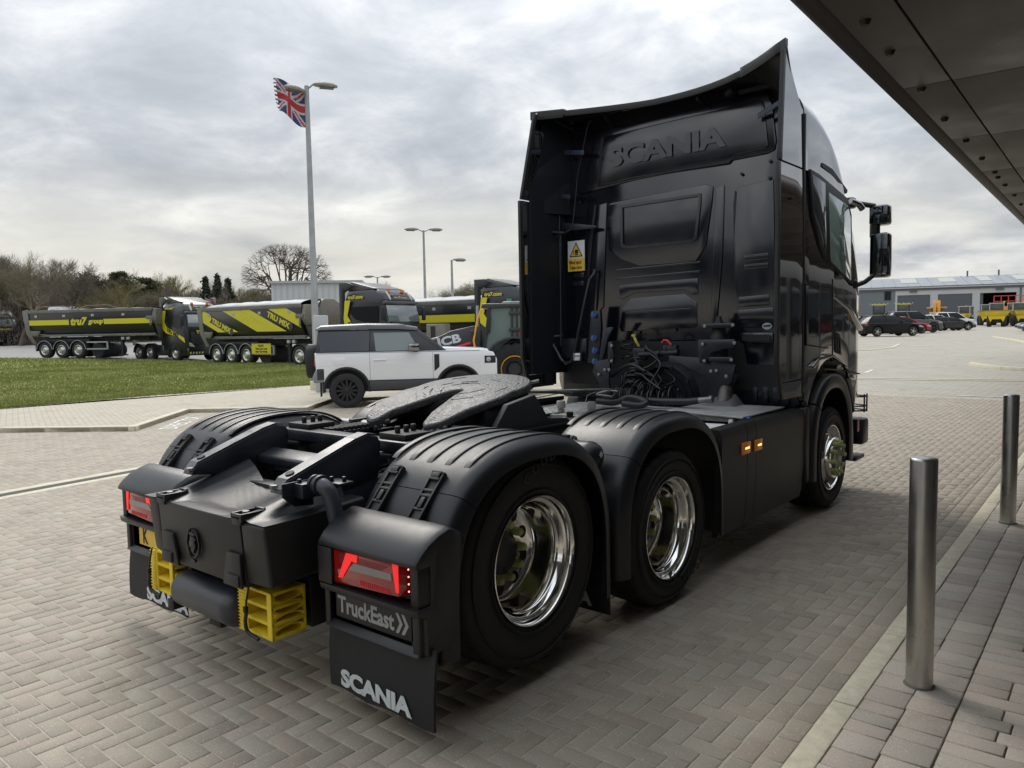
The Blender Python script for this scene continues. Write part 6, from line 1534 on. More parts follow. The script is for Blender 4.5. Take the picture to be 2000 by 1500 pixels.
# ---- white off-roader
def arch_cut(x0, x1, z0, arches, n=12):
    # bottom outline from x1 back to x0 with wheel arch semicircles
    pts = []
    for cx, cz, r_ in sorted(arches, key=lambda a: -a[0]):
        pts.append((cx+r_, z0))
        for k in range(n+1):
            a = math.pi*k/n; pts.append((cx+math.cos(a)*r_, max(z0, cz+math.sin(a)*r_)))
        pts.append((cx-r_, z0))
    return pts
def offroader(loc, rz, scale):
    r = empty('off_road_car', loc, rz, 'white two-door off-roader with dark roof and rear-mounted spare wheel', 'car', scale=scale)
    A = [(0, .42, .50), (2.587, .42, .50)]; wdt = .97
    m_dg = mat('car_dark_grey', (.028, .030, .034), .3, coat=.2); 
    low = [(-.68, .95), (-.70, 1.28), (3.20, 1.28), (3.42, 1.22), (3.50, 1.05), (3.50, .78)]+[(3.50, .62)]+[(x, z) for x, z in arch_cut(-.68, 3.5, .62, A)]+[(-.68, .62)]
    MB().prism(low, 1, -wdt, wdt).build('body', m_wht, r, bev=.045, seg=3, angle=25)
    MB().prism([(1.95, 1.20), (3.35, 1.20), (3.30, 1.30), (2.4, 1.345), (1.95, 1.35)], 1, -.86, .86).build('bonnet', m_wht, r, bev=.03)
    # dark lower cladding
    cl = [(-.74, .62), (-.74, .80), (-.70, .92), (-.52, .92)]
    MB().prism([(-.74, .60), (-.76, .74), (-.68, .90), (-.50, .90), (-.505, .60)], 1, -wdt-.01, wdt+.01).build('rear_bumper', mat('car_bumper', (.22, .23, .24), .5), r, bev=.03)
    MB().prism([(.50, .40), (.52, .62), (2.09, .62), (2.09, .40)], 1, -wdt-.008, wdt+.008).build('sill', mat('car_cladding', (.05, .051, .054), .5), r, bev=.02)
    MB().prism([(3.05, .42), (3.10, .66), (3.53, .66), (3.52, .46)], 1, -.94, .94).build('front_bumper', mat('car_cladding', (.05, .051, .054), .5), r, bev=.03)
    MB().prism([(-.66, .66), (-.66, .92), (-.50, .92), (-.50, .66)], 1, -wdt-.012, -wdt+.03).build('rear_corner', m_dg, r, bev=.01)
    for cx in (0, 2.587):
        for sg in (-1, 1):
            rings = []
            for a in range(-6, 187, 12):
                t = math.radians(a); c, s_ = math.cos(t), math.sin(t)
                rings.append([(cx+c*R_, sg*y, .42+s_*R_*.98) for R_, y in ((.545, .80), (.545, .985), (.49, .99), (.485, .80))])
            MB().loft(rings, True, True, False).build('wheel_arch_trim', m_under, r, bev=.008)
            far_wheel(r, cx, sg*.97, .405, .405, .26, sg, rim=mat('black_alloy', (.035, .035, .038), .35, .5), spokes=-12 if 0 else 12)
    MB().box(-.4, 3.0, -.80, .80, .36, .9).build('floor', m_under, r)
    # greenhouse
    gw = .90
    def gh(name, pts_low, pts_high, m, bev=.02):
        return MB().hexa([(pts_low[0], -gw-.05, 1.27), (pts_low[1], -gw-.05, 1.27), (pts_low[1], gw+.05, 1.27), (pts_low[0], gw+.05, 1.27), (pts_high[0], -gw+.06, 1.80), (pts_high[1], -gw+.06, 1.80), (pts_high[1], gw-.06, 1.80), (pts_high[0], gw-.06, 1.80)]).build(name, m, r, bev=bev)
    gh('upper_body', (-.68, 2.28), (-.62, 1.60), m_dg)
    rings = []
    for x, z, h in ((-.66, 1.79, .07), (-.55, 1.80, .12), (.5, 1.81, .14), (1.2, 1.80, .13), (1.66, 1.765, .08)):
        rings.append([(x, -.88, z), (x, .88, z), (x, .82, z+h*.7), (x, .6, z+h), (x, -.6, z+h), (x, -.82, z+h*.7)])
    MB().loft(rings, True, True, True).build('roof', m_dg, r, bev=.0)
    def side(name, pts, m, d):
        P_ = []
        for dd in (0, .012):
            for x, z in pts: P_.append((x, -(gw+.05)-(-.11)*(z-1.27)/.53-d-dd+.012, z))
        n = len(pts); mb = MB().add(P_, [list(range(n)), list(range(n, 2*n))[::-1]]+[(i, (i+1) % n, n+(i+1) % n, n+i) for i in range(n)]); return mb.build(name, m, r)
    side('rear_quarter_glass', [(-.58, 1.31), (.52, 1.31), (.55, 1.76), (-.56, 1.76)], mat('tinted_glass', (.022, .025, .032), .06, coat=1), .006)
    side('door_glass', [(.68, 1.30), (1.70, 1.30), (1.60, 1.44), (1.45, 1.72), (.64, 1.72)], mat('door_glass_grey', (.19, .225, .23), .05, coat=.5), .008)
    side('pillar_seam', [(.53, 1.28), (.545, 1.28), (.575, 1.79), (.56, 1.79)], m_blk, .009)
    # windscreen panel on the raked front
    MB().hexa([(2.29, -.86, 1.28), (2.29, .86, 1.28), (2.20, .86, 1.28), (2.20, -.86, 1.28), (1.635, -.78, 1.79), (1.635, .78, 1.79), (1.55, .78, 1.79), (1.55, -.78, 1.79)]).build('windscreen', m_wscr, r)
    for sg in (-1,):
        MB().hexa([(2.33, -.93, 1.27), (2.33, -.86, 1.27), (2.2, -.86, 1.27), (2.2, -.955, 1.27), (1.66, -.84, 1.80), (1.66, -.78, 1.80), (1.52, -.78, 1.80), (1.50, -.85, 1.80)]).build('pillar', m_dg, r, bev=.005)
    ys = -wdt
    for zz, hh_ in ((1.262, .010), (.985, .006)): MB().box(-.66, 3.1, ys-.005, ys+.01, zz, zz+hh_).build('crease_shading_line', m_wht if hh_ < .008 else m_under, r, bev=.002)  # body shading lines; the upper strip is dark to draw the crease's shade
    MB().box(.50, 3.1, ys-.013, ys+.01, .625, .632).build('sill_edge', m_blk, r)
    MB().tube([(1.5, -.86, 1.40), (1.45, -.6, 1.62), (1.0, -.5, 1.66)], .03, 6).build('seat_outline', m_under, r)
    MB().box(-.69, -.68, -.60, .60, .95, 1.26).build('rear_door', m_wht, r); MB().box(-.715, -.70, -.95, -.86, .98, 1.16).build('tail_lamp', m_lens, r)
    for xx in (.2, .9): MB().box(xx, xx+.5, -.80, -.78, 1.885, 1.895).build('roof_rail_cover', m_blk, r)
    MB().cyl((2.587, -.70, .5), (2.587, .7, .5), .05, 8).build('front_axle', m_under, r)
    MB().box(.535, .54, ys-.004, ys+.01, .62, 1.27).build('door_seam', m_blk, r); MB().box(1.985, 1.99, ys-.004, ys+.01, .62, 1.25).build('door_seam', m_blk, r)
    MB().box(.62, .90, ys-.028, ys, 1.08, 1.115).build('door_handle', m_wht, r, bev=.01)
    MB().prism([(-.25, 1.0), (-.05, 1.0), (-.02, 1.03), (-.02, 1.13), (-.05, 1.16), (-.25, 1.16), (-.28, 1.13), (-.28, 1.03)], 1, ys-.006, ys+.01).build('fuel_flap', m_wht, r, bev=.002)
    MB().prism([(2.02, .80), (2.14, .90), (2.14, 1.20), (2.02, 1.20)], 1, ys-.008, ys+.01).build('side_vent', m_under, r, bev=.004)
    MB().box(3.20, 3.47, ys-.004, ys+.1, .96, 1.14).build('headlight', m_under, r, bev=.01); MB().lathe([(0, .055), (-.004, .05), (-.005, .001)], (3.30, ys-.004, 1.05), 1, 16).build('headlight_lens', m_sgl, r)
    MB().box(3.47, 3.52, -.75, .75, .95, 1.12).build('grille', m_under, r, bev=.01)
    MB().box(1.42, 1.68, -1.16, -.98, 1.30, 1.47).build('door_mirror', m_gl, r, bev=.04); MB().box(1.55, 1.65, -1.0, -.9, 1.28, 1.34).build('mirror_stalk', m_under, r)
    sw_ = empty('spare_wheel', (-.72, .0, 1.06), parent=r)
    MB().lathe([(0, .26), (-.0, .38), (-.03, .405), (-.22, .405), (-.25, .37), (-.25, .001)], (0, 0, 0), 0, 36, 1, True, lambda k, q: 1-.02*(k % 3 == 0)*(q in (2, 3))).build('tyre', m_tyre, sw_)
    MB().box(-.70, -.5, .76, .80, .33, .62).build('mud_flap', m_under, r); MB().box(-.60, -.57, -.95, -.75, .28, .62).build('mud_flap', m_under, r)
    MB().tube([(.2, .3, 1.93), (.1, .3, 1.98), (.0, .3, 1.97)], .02, 6).build('roof_aerial', m_under, r)
    return r
p = on(2, 0, 679, 797); q_ = HR+D2R(9); offroader((p.x-math.sin(q_)*.87, p.y+math.cos(q_)*.87, 0), q_, .925)

# ---- backhoe loader behind the tractor unit
m_jy = mat('machine_yellow', (.70, .36, .015), .4); m_jg = mat('machine_grey', (.035, .036, .038), .4)
m_cabgl = mat('machine_glass', (.05, .065, .062), .08, spec=.6)
def loader(loc, rz, scale):
    # faces +x in its own frame; near side at +y
    r = empty('backhoe_loader', loc, rz, 'dark grey loader with amber rails and open-tread rear wheel behind the cab', 'loader', scale=scale)
    R_ = .80
    e = empty('rear_wheel', (0, .95, R_), parent=r)
    MB().lathe([(-.5, R_*.5), (-.5, R_*.9), (-.47, R_), (-.03, R_), (0, R_*.9), (.0, R_*.60), (-.03, R_*.52)], (0, 0, 0), 1, 80, 1, True, lambda k, q: 1-.055*((k//2) % 3 == 0)*(q in (1, 2, 3, 4))).build('tyre', m_tyre, e)
    MB().lathe([(-.02, R_*.53), (.012, R_*.525), (.012, R_*.495), (-.03, R_*.49)], (0, 0, 0), 1, 48).build('rim_band', m_jy, e)
    MB().lathe([(-.02, R_*.50), (-.2, R_*.47), (-.22, R_*.3), (-.15, R_*.28), (-.10, R_*.24), (-.10, .001)], (0, 0, 0), 1, 36).build('rim', m_jg, e)
    for k in range(8):
        a = 2*math.pi*k/8; MB().lathe([(-.12, .03), (-.08, .025), (-.08, .001)], (math.cos(a)*.17, 0, math.sin(a)*.17), 1, 8).build('wheel_nut', m_under, e)
    e = empty('front_wheel', (2.45, .85, .52), parent=r)
    MB().lathe([(-.4, .25), (-.4, .46), (-.37, .52), (-.03, .52), (0, .46), (.0, .28)], (0, 0, 0), 1, 60, 1, True, lambda k, q: 1-.05*((k//2) % 3 == 0)*(q in (1, 2, 3, 4))).build('tyre', m_tyre, e); MB().lathe([(-.02, .28), (-.1, .25), (-.1, .001)], (0, 0, 0), 1, 24).build('rim', m_jg, e)
    rings = []
    for a in range(-10, 191, 14):
        t = math.radians(a); c, s_ = math.cos(t), math.sin(t); rings.append([(c*q1, y, R_+s_*q1) for q1, y in ((1.0, .35), (1.0, 1.05), (.93, 1.05), (.93, .35))])
    MB().loft(rings, True, True, False).build('rear_mudguard', m_jg, r, bev=.015)
    # cab with posts and glass
    cabp = [(-.75, 1.45), (-.75, 2.70), (.72, 2.70), (.95, 1.50), (1.02, .90), (.85, .80), (.60, .80), (.5, 1.1), (.2, 1.55), (-.1, 1.75)]
    MB().prism([(-.68, 1.75), (-.68, 2.66), (.66, 2.66), (.88, 1.50), (.95, .95), (.7, .9), (.62, 1.1), (.32, 1.55), (0, 1.78)], 1, -.78, .78).build('cab_glass', mat('loader_glass', (.17, .22, .20), .08, spec=.8), r)
    for sgy in (.80, -.80):
        fr = MB()
        for a, b_ in (((-.72, 1.5), (-.72, 2.68)), ((-.10, 1.75), (-.10, 2.68)), ((.05, 1.75), (.05, 2.68)), ((.70, 2.68), (.98, .85)), ((.98, .85), (.60, .82)), ((.60, .82), (.15, 1.62)), ((.15, 1.62), (-.72, 1.72))):
            fr.tube([(a[0], sgy, a[1]), (b_[0], sgy, b_[1])], .038, 6)
        fr.build('cab_frame', m_jg, r)
    MB().box(-.95, .95, -.88, .88, 2.66, 2.80).build('cab_roof', m_jg, r, bev=.05); MB().box(-.7, .3, -.6, .6, 2.80, 2.86).build('roof_hatch', m_sgl, r, bev=.02)
    MB().cyl((.1, .3, 2.86), (.1, .3, 2.95), .07, 12).build('beacon', mat('beacon_teal', (.05, .28, .22), .2), r)
    for z in (1.95, 2.45): MB().box(-.2, .15, .81, .86, z, z+.10).build('hinge', m_jg, r, bev=.02)
    MB().box(-.65, .3, -.5, .5, 1.0, 1.8).build('seat_box', m_under, r); MB().box(-.2, -.08, .805, .82, 1.85, 1.93).build('decal', m_fr, r)
    # engine hood and loader arms towards +x
    MB().prism([(.95, 1.0), (.95, 2.02), (1.6, 1.98), (2.5, 1.78), (3.0, 1.5), (3.0, .75), (1.0, .72)], 1, -.45, .45).build('engine_hood', m_jg, r, bev=.05)
    arm = MB().prism([(.98, 2.08), (1.20, 2.14), (1.9, 2.0), (2.5, 1.72), (2.62, 1.40), (2.45, 1.28), (1.9, 1.35), (1.05, 1.35)], 1, .55, .72).build('loader_arm', m_jg, r, bev=.03)
    text('lettering', 'JCB', .34, mat('machine_letter', (.6, .6, .62), .5), arm, (2.35, .725, 1.52), (-.975, 0, .20), (.20, 0, .975), .004, .04, width=.78)
    MB().cyl((2.35, .76, 1.30), (1.30, .76, 1.62), .055, 10).build('red_ram', mat('ram_red', (.5, .02, .03), .35), r)
    text('lettering', 'AT', .16, m_sgl, arm, (1.55, .735, 1.38), (-1, 0, 0), (0, 0, 1), .004, .04)
    MB().prism([(2.50, 1.22), (2.56, 1.42), (3.25, 1.28), (3.95, 1.72), (4.02, 1.60), (3.25, 1.08)], 1, .58, .70).build('yellow_linkage', m_jy, r, bev=.02); MB().cyl((2.9, .64, 1.98), (2.5, .64, 1.72), .022, 8).build('linkage_rod', m_sgl, r)
    MB().box(1.0, 2.0, .5, .62, .72, .80).build('yellow_step', m_jy, r, bev=.02)
    rings = []
    for a in range(10, 150, 14):
        t = math.radians(a); c, s_ = math.cos(t), math.sin(t); rings.append([(2.45-c*q1*-1, y, .52+s_*q1) for q1, y in ((.66, .4), (.66, .95), (.60, .95), (.60, .4))])
    MB().loft(rings, True, True, False).build('front_mudguard', m_jg, r, bev=.01)
    MB().tube([(.92, .92, 2.62), (.99, .95, 2.60), (1.10, .96, 2.3), (1.22, .97, 1.7), (1.16, .96, 1.3), (1.05, .92, 1.22)], .028, 8).build('amber_rail', m_jy, r)
    MB().cyl((1.08, .5, 1.7), (1.08, .5, 2.75), .05, 10).build('exhaust_stack', m_sgl, r)
    MB().prism([(.72, 1.9), (.85, 1.9), (.80, 2.45), (.68, 2.45)], 1, .86, .90).build('door_mirror', m_under, r, bev=.02); MB().box(1.2, 1.3, .9, 1.0, 1.85, 2.0).build('work_light', m_under, r, bev=.02)
    MB().box(.3, .62, .80, .815, 1.08, 1.14).build('decal', m_sgl, r)
    MB().box(-1.0, 1.3, -.5, .5, .5, 1.0).build('chassis', m_under, r, bev=.03)
    return r
p = on(2, 0, 1003, 768); loader((p.x, p.y, 0), HR+math.pi+D2R(3), .80)

# ---- parked cars on the right
def car(loc, rz, label, m, L_=4.5, H_=1.5, belt=.95, roof=(1.05, 3.35), gl=(.55, 3.9), wb=2.7, fo=.85, scale=1, wr=.34, group='cars parked across the yard', rimm=None, glassm=None, lowm=None, category='car'):
    r = empty('parked_car', loc, rz, label, category, group, scale=scale)
    x0 = -(L_-wb-fo); x1 = wb+fo; w_ = .90
    A = [(0, wr, wr+.07), (wb, wr, wr+.07)]
    low = [(x0+.05, .35), (x0, .60), (x0+.08, belt-.02), (gl[0]-.2+x0+.85*0, belt), (x1-1.15, belt-.03), (x1-.25, belt-.17), (x1-.02, belt-.36), (x1, .42), (x1-.05, .28)]
    low += [p for p in arch_cut(x0, x1, .26, A)]+[(x0+.05, .26)]
    MB().prism(low, 1, -w_, w_).build('body', m, r, bev=.07, seg=3, angle=25)
    gx0, gx1 = x0+.12, x1-1.05; rx0, rx1 = x0+roof[0]*.6, x1-roof[1]*.62
    rings = []
    zt = H_
    prof = [(gx0, belt-.06, .0), (rx0, zt-.06, 1), ((rx0+rx1)/2, zt+.01, 1), (rx1, zt-.05, 1), (gx1, belt-.06, 0)]
    MB().hexa([(gx0, -.84, belt-.05), (gx1, -.84, belt-.05), (gx1, .84, belt-.05), (gx0, .84, belt-.05), (rx0, -.66, zt-.06), (rx1, -.66, zt-.06), (rx1, .66, zt-.06), (rx0, .66, zt-.06)]).build('glasshouse', glassm or m_win, r, bev=.04)
    rings = []
    for t in (0, .12, .5, .88, 1):
        x = rx0-.06+(rx1-rx0+.12)*t; z = zt-.075-.04*(t in (0, 1)); h = .02+.05*math.sin(math.pi*min(.9, max(.1, t)))
        rings.append([(x, -.68, z), (x, .68, z), (x, .60, z+h), (x, 0, z+h+.015), (x, -.60, z+h)])
    MB().loft(rings, True, True, True).build('roof', m, r)
    for (xa, xb) in ((gx0, rx0), ((gx0+gx1)/2-.05, (rx0+rx1)/2-.05), (gx1, rx1)):
        for sg in (-1, 1):
            MB().hexa([(xa-.06, sg*.85, belt-.05), (xa+.06, sg*.85, belt-.05), (xa+.06, sg*.80, belt-.05), (xa-.06, sg*.80, belt-.05), (xb-.05, sg*.675, zt-.05), (xb+.05, sg*.675, zt-.05), (xb+.05, sg*.63, zt-.05), (xb-.05, sg*.63, zt-.05)]).build('pillar', m, r)
    for cx in (0, wb):
        for sg in (-1, 1): far_wheel(r, cx, sg*.90, wr, wr, .22, sg, rim=rimm or m_rim, spokes=5)
    MB().box(x0+.3, x1-.3, -.75, .75, .2, .6).build('floor', m_under, r)
    for sg in (-1, 1):
        MB().prism([(x1-.42, belt-.34), (x1-.06, belt-.40), (x1-.10, belt-.28), (x1-.40, belt-.22)], 1, sg*.905, sg*.80).build('headlight', m_sgl, r)
        MB().box(x0-.01, x0+.14, sg*.905, sg*.72, belt-.22, belt-.10).build('tail_lamp', m_lens, r); MB().box(gx1-.75, gx1-.55, sg*.90, sg*1.03, belt+.0, belt+.12).build('door_mirror', m_under, r, bev=.03)
        for xx in ((gx0+gx1)/2-.02, gx1-.35): MB().box(xx, xx+.012, sg*.903, sg*.89, .35, belt-.05).build('door_seam', m_blk, r)
    MB().box(x1-.03, x1+.012, -.55, .55, .38, .60).build('grille', m_under, r, bev=.01)
    if lowm: 
        MB().box(.4, wb-.4, -.915, .915, .24, .42).build('sill', lowm, r, bev=.02)
    return r
c_blk = mat('car_black', (.004, .004, .005), .3, spec=.25); c_red = mat('car_red', (.33, .012, .018), .3, coat=.3); c_gry = mat('car_grey', (.075, .075, .073), .3, coat=.3); c_wht = mat('car_white', (.68, .70, .72), .25, coat=.6); c_dgr = mat('car_charcoal', (.03, .03, .032), .3, spec=.4); c_blu = mat('car_blue', (.015, .03, .12), .2, coat=1); c_slv = mat('car_silver', (.40, .42, .44), .3, .5)
def place(u, v, dpt=None):
    return gnd(u, v) if dpt is None else at_depth(u, dpt)
hd = HR+D2R(8)
def carat(u, v, label, m, ang=0, fw_=True, **k):
    p = gnd(u, v); rz = hd+D2R(ang); wb = k.get('wb', 2.7) if fw_ else 0
    return car((p.x-math.sin(rz)*.9-math.cos(rz)*wb, p.y+math.cos(rz)*.9-math.sin(rz)*wb, p.z), rz, label, m, **k)
carat(1784, 656, 'black coupe-like car nearest the cab mirror, side on', c_blk, 0, L_=4.55, H_=1.56, belt=1.0, wb=2.8, scale=1.0)
carat(1801, 651.5, 'red hatchback between the black car and the grey pickup', c_red, -4, L_=4.2, H_=1.48, wb=2.6)
carat(1823.5, 649.5, 'large grey off-roader beside the red hatchback', c_gry, -6, L_=4.9, H_=1.95, belt=1.22, wb=2.9, wr=.42, rimm=m_under)
carat(1812, 646.5, 'dark people carrier roof showing behind the grey off-roader', c_blk, -8, L_=5.0, H_=2.05, belt=1.25, wb=3.0, wr=.4)
carat(1863, 645.6, 'white compact car with silver wheels right of the grey off-roader', c_wht, -8, L_=4.3, H_=1.65, belt=1.05, wb=2.6, wr=.36)
carat(1891, 645.2, 'dark saloon with bright alloy wheel in front of the white off-roader', c_dgr, -8, L_=4.5, H_=1.4, wb=2.75, wr=.36)
carat(1893, 643.0, 'white off-roader with black roof at the right end of the car row', c_wht, -10, L_=4.8, H_=1.95, belt=1.25, wb=2.9, wr=.42)
carat(1834, 643.6, 'silver hatchback tucked behind the grey off-roader and the white compact', c_slv, -8, L_=4.1, H_=1.5, wb=2.5, wr=.34)
carat(1762, 647.5, 'pale silver estate behind the black car, only its roof showing', c_slv, -4, L_=4.6, H_=1.62, belt=1.0, wb=2.7)
carat(1876, 641.2, 'white hatchback behind the dark saloon', c_wht, -9, L_=4.1, H_=1.5, wb=2.5, wr=.34)
carat(1732, 646, 'white van-like car with yellow stripe behind the black car', c_wht, -4, L_=4.8, H_=1.6, belt=1.0, wb=2.9)
for (u, v, lab) in ((2040, 650, 'blue car nose at the right edge, nearer one'), (2026, 646.5, 'blue car nose at the right edge, further one')):
    p = gnd(u, v); car((p.x+1.6, p.y, p.z), math.pi+.25, lab, c_blu, L_=4.5, H_=1.5, scale=.9)

# ---- construction machines
m_my = mat('plant_yellow', (.68, .50, .01), .45, var=.1, vscale=1.5)
def dumper(loc, rz, label, scale=1, skip=True):
    r = empty('dumper', loc, rz, label, 'dumper', 'yellow site machines in front of the workshop', scale=scale)
    for x, y in ((.0, .95), (0, -.95), (-2.0, .95), (-2.0, -.95)):
        MB().lathe([(-.45, .3), (-.45, .6), (-.4, .68), (0, .68), (.05, .6), (.05, .3), (0, .28), (0, .001)], (x, y, .68), 1, 40, 1 if y > 0 else -1, True, lambda k, q: 1-.06*((k//2) % 2)*(q in (1, 2, 3, 4))).build('wheel', m_tyre, r)
    MB().hexa([(.1, -.9, 1.25), (.75, -.9, 1.25), (.75, .9, 1.25), (.1, .9, 1.25), (-.5, -1.35, 1.95), (1.1, -1.4, 1.90), (1.1, 1.4, 1.90), (-.5, 1.35, 1.95)]).build('skip', m_my, r, bev=.05)
    MB().box(.9, 1.13, -1.38, 1.38, 1.86, 1.96).build('skip_lip', mat('lip_brown', (.25, .19, .07), .7), r, bev=.02)
    MB().prism([(-.65, .55), (-.9, 1.25), (.9, 1.25), (.65, .55), (.45, .9), (-.45, .9)], 0, .55, .72).build('front_frame', m_my, r, bev=.02)
    MB().box(-2.9, .4, -.5, .5, .55, 1.3).build('chassis', m_under, r, bev=.05); MB().box(-3.0, -1.6, -.8, .8, 1.2, 1.7).build('engine_cover', m_my, r, bev=.06)
    for sg in (-1, 1): MB().cyl((1.02, sg*1.05, 1.58), (1.08, sg*1.05, 1.58), .10, 12).build('headlight', m_sgl, r)
    MB().box(-1.5, -.4, -.70, .70, 1.7, 2.75).build('cab_glass', m_cabgl, r, bev=.03)
    for x in (-1.52, -.38):
        for y in (-.72, .72): MB().box(x-.04, x+.04, y-.04, y+.04, 1.6, 2.8).build('cab_post', m_sgl, r)
    MB().box(-1.6, -.3, -.8, .8, 2.76, 2.86).build('cab_roof', m_sgl, r, bev=.02); MB().cyl((-.9, .75, 2.86), (-.9, .75, 3.05), .08, 10).build('beacon', m_ylw, r)
    return r
def towards(p, off=0): return math.atan2(CAM[1]-p.y, CAM[0]-p.x)+off
p = gnd(1946, 638.2); dumper(tuple(p), towards(p, .02), 'yellow front-tip dumper facing the camera before the open workshop door', 1.15)
p = gnd(1929, 635.2); dumper(tuple(p), towards(p, .12), 'second dumper tucked just behind the left of the front one', 1.1)
p = gnd(1993, 636.8); dumper(tuple(p), towards(p, .5), 'yellow dumper turned left at the right edge', 1.15)
def roller(loc, rz, label, scale=1):
    r = empty('site_tractor', loc, rz, label, 'machine', 'site machines behind the car row', scale=scale)
    MB().hexa([(.0, -.9, 1.0), (1.6, -.8, .9), (1.6, .8, .9), (0, .9, 1.0), (-.3, -1.2, 1.75), (1.9, -1.1, 1.70), (1.9, 1.1, 1.70), (-.3, 1.2, 1.75)]).build('hopper', m_my, r, bev=.06)
    MB().box(-2.0, -.6, -.75, .75, 1.5, 2.85).build('cab_glass', m_cabgl, r, bev=.04); MB().box(-2.15, -.45, -.95, .95, 2.82, 2.95).build('cab_roof', m_sgl, r, bev=.03)
    for x in (-2.0, -.6):
        for y in (-.78, .78): MB().box(x-.05, x+.05, y-.05, y+.05, 1.2, 2.85).build('cab_post', m_sgl, r)
    for x in (-1.6, .8):
        for sg in (-1, 1): MB().lathe([(-.4, .3), (-.4, .6), (0, .6), (0, .25), (0, .001)], (x, sg*.9, .6), 1, 24, sg).build('wheel', m_tyre, r)
    MB().box(-2.4, 1.2, -.5, .5, .6, 1.3).build('chassis', m_under, r); MB().cyl((-1.2, 0, 2.95), (-1.2, 0, 3.1), .08, 10).build('beacon', m_org, r)
    return r
p = gnd(1880, 634.8); roller(tuple(p), towards(p, -.35), 'yellow hoppered machine with pale cab behind the white off-roader', 1.0)
def digger(loc, rz, label, scale=1):
    r = empty('digger', loc, rz, label, 'digger', scale=scale)
    mo = mat('digger_orange', (.72, .30, .01), .45)
    MB().box(-1.2, 1.2, -1.1, 1.1, .3, 1.0).build('base', m_under, r, bev=.1); MB().box(-1.3, .9, -1.0, 1.0, 1.0, 2.0).build('house', m_my, r, bev=.08)
    MB().box(-1.3, .6, -1.4, 1.4, 2.55, 2.75).build('cab_roof', mo, r, bev=.04); MB().box(-1.1, .5, -.9, .9, 1.9, 2.55).build('cab_glass', m_cabgl, r)
    for sg in (-.28, .28): MB().prism([(.8, 1.2), (1.5, 1.3), (1.3, 3.2), (1.0, 3.75), (.6, 3.7), (.75, 2.9)], 1, sg-.2, sg+.2).build('boom', mo, r, bev=.06)
    MB().box(.7, 1.4, -.75, .75, 1.0, 1.5).build('bucket', mo, r, bev=.08); MB().cyl((1.1, -.1, 1.6), (.95, -.1, 3.3), .09, 8).build('ram', m_sgl, r)
    return r
p = gnd(1829, 634.5); digger(tuple(p), towards(p, 0), 'orange digger with folded boom rising behind the car row', 1.05)
p = gnd(1972, 634.2); r = empty('boom_lift', tuple(p), towards(p, .2), 'red framed access platform above an orange base by the open door', 'access lift')
m_or = mat('lift_orange', (.65, .24, .02), .5); m_ored = mat('lift_red', (.55, .06, .02), .5)
MB().box(-1.5, 1.2, -2.2, 2.2, 1.6, 2.7).build('base', m_or, r, bev=.1); MB().box(-1.2, 1.0, -2.0, 2.0, .3, 1.6).build('chassis', m_under, r, bev=.05)
cg = MB()
for y in np.linspace(-2.3, 2.3, 6): cg.tube([(1.0, y, 2.7), (1.0, y, 4.3)], .06, 6)
for z in (2.75, 3.5, 4.3): cg.tube([(1.0, -2.3, z), (1.0, 2.3, z)], .06, 6)
cg.build('cage', m_ored, r)
for u, v, lab in ((1716, 637, 'tractor with flashing light bar behind the white car, left one'), (1764, 636.2, 'tractor with flashing light bar behind the people carrier')):
    p = gnd(u, v); r = empty('farm_tractor', tuple(p), towards(p, 0), lab, 'tractor', 'tractors with light bars')
    MB().box(-1.5, 1.0, -.9, .9, .8, 2.1).build('body', m_under, r, bev=.1); MB().box(-1.0, .3, -.85, .85, 2.0, 3.4).build('cab_glass', m_cabgl, r, bev=.05)
    for y in (-.88, .88):
        for x in (-1.0, .32): MB().box(x-.05, x+.05, y-.05, y+.05, 2.0, 3.45).build('cab_post', m_under, r)
    b = MB().box(-.2, .2, -1.1, 1.1, 3.45, 3.62).build('light_bar', m_ylw, r, bev=.04)
    for y in (-1.3, -.7, 0, .7, 1.3): MB().cyl((.2, y, 3.7), (.28, y, 3.7), .10, 10).build('roof_lamp', m_sgl, r)
    for sg in (-1, 1): MB().lathe([(-.4, .3), (-.4, .7), (0, .7), (0, .001)], (0, sg*1.0, .7), 1, 24, sg).build('wheel', m_tyre, r)

# ---- workshop on the right
BD = 138.
A_ = at_depth(1420, BD+14); B_ = at_depth(2260, BD-14)
bang = math.atan2(B_.y-A_.y, B_.x-A_.x); BL = (B_-A_).xy.length
wk = empty('workshop', (A_.x, A_.y, 1.05), bang, 'long grey workshop with roller doors, skylights and a metal roof', 'building')
def bx(u):           # distance along the front for a picture column
    d_ = ray(u, 620); c_, s_ = math.cos(bang), math.sin(bang)
    # intersect in plan
    det = d_[0]*(-s_)-d_[1]*(-c_); px_, py_ = A_.x-CAM[0], A_.y-CAM[1]
    return (d_[0]*py_-d_[1]*px_)/(-det)*-1 if False else ((px_*d_[1]-py_*d_[0])/(c_*-d_[1]+s_*d_[0]))
m_wlg = mat('clad_light_grey', (.47, .48, .47), .6, var=.06, vscale=.3); m_wdk = mat('clad_blue_grey', (.15, .17, .185), .6, var=.06); m_dr = mat('roller_door', (.095, .108, .125), .55); m_roof = mat('roof_sheet', (.30, .315, .335), .42, .2, var=.08, vscale=.2); m_sky = mat('skylight', (.45, .46, .42), .5)
HT = 6.3; xl, xr = 0, BL
xs1 = bx(1748)
doors = [(bx(1752), bx(1816)), (bx(1831), bx(1898)), (bx(1913), bx(1984)), (bx(2001), bx(2070))]
MB().box(xl, xs1, 0, .3, 0, HT).build('wall', m_wdk, wk)
segs = [xs1]+[q for d_ in doors for q in d_]+[xr]
for k in range(0, len(segs), 2): MB().box(segs[k]+.002, segs[k+1], 0, .3, 0, HT-.002).build('wall', m_wlg, wk)
DH = 5.1
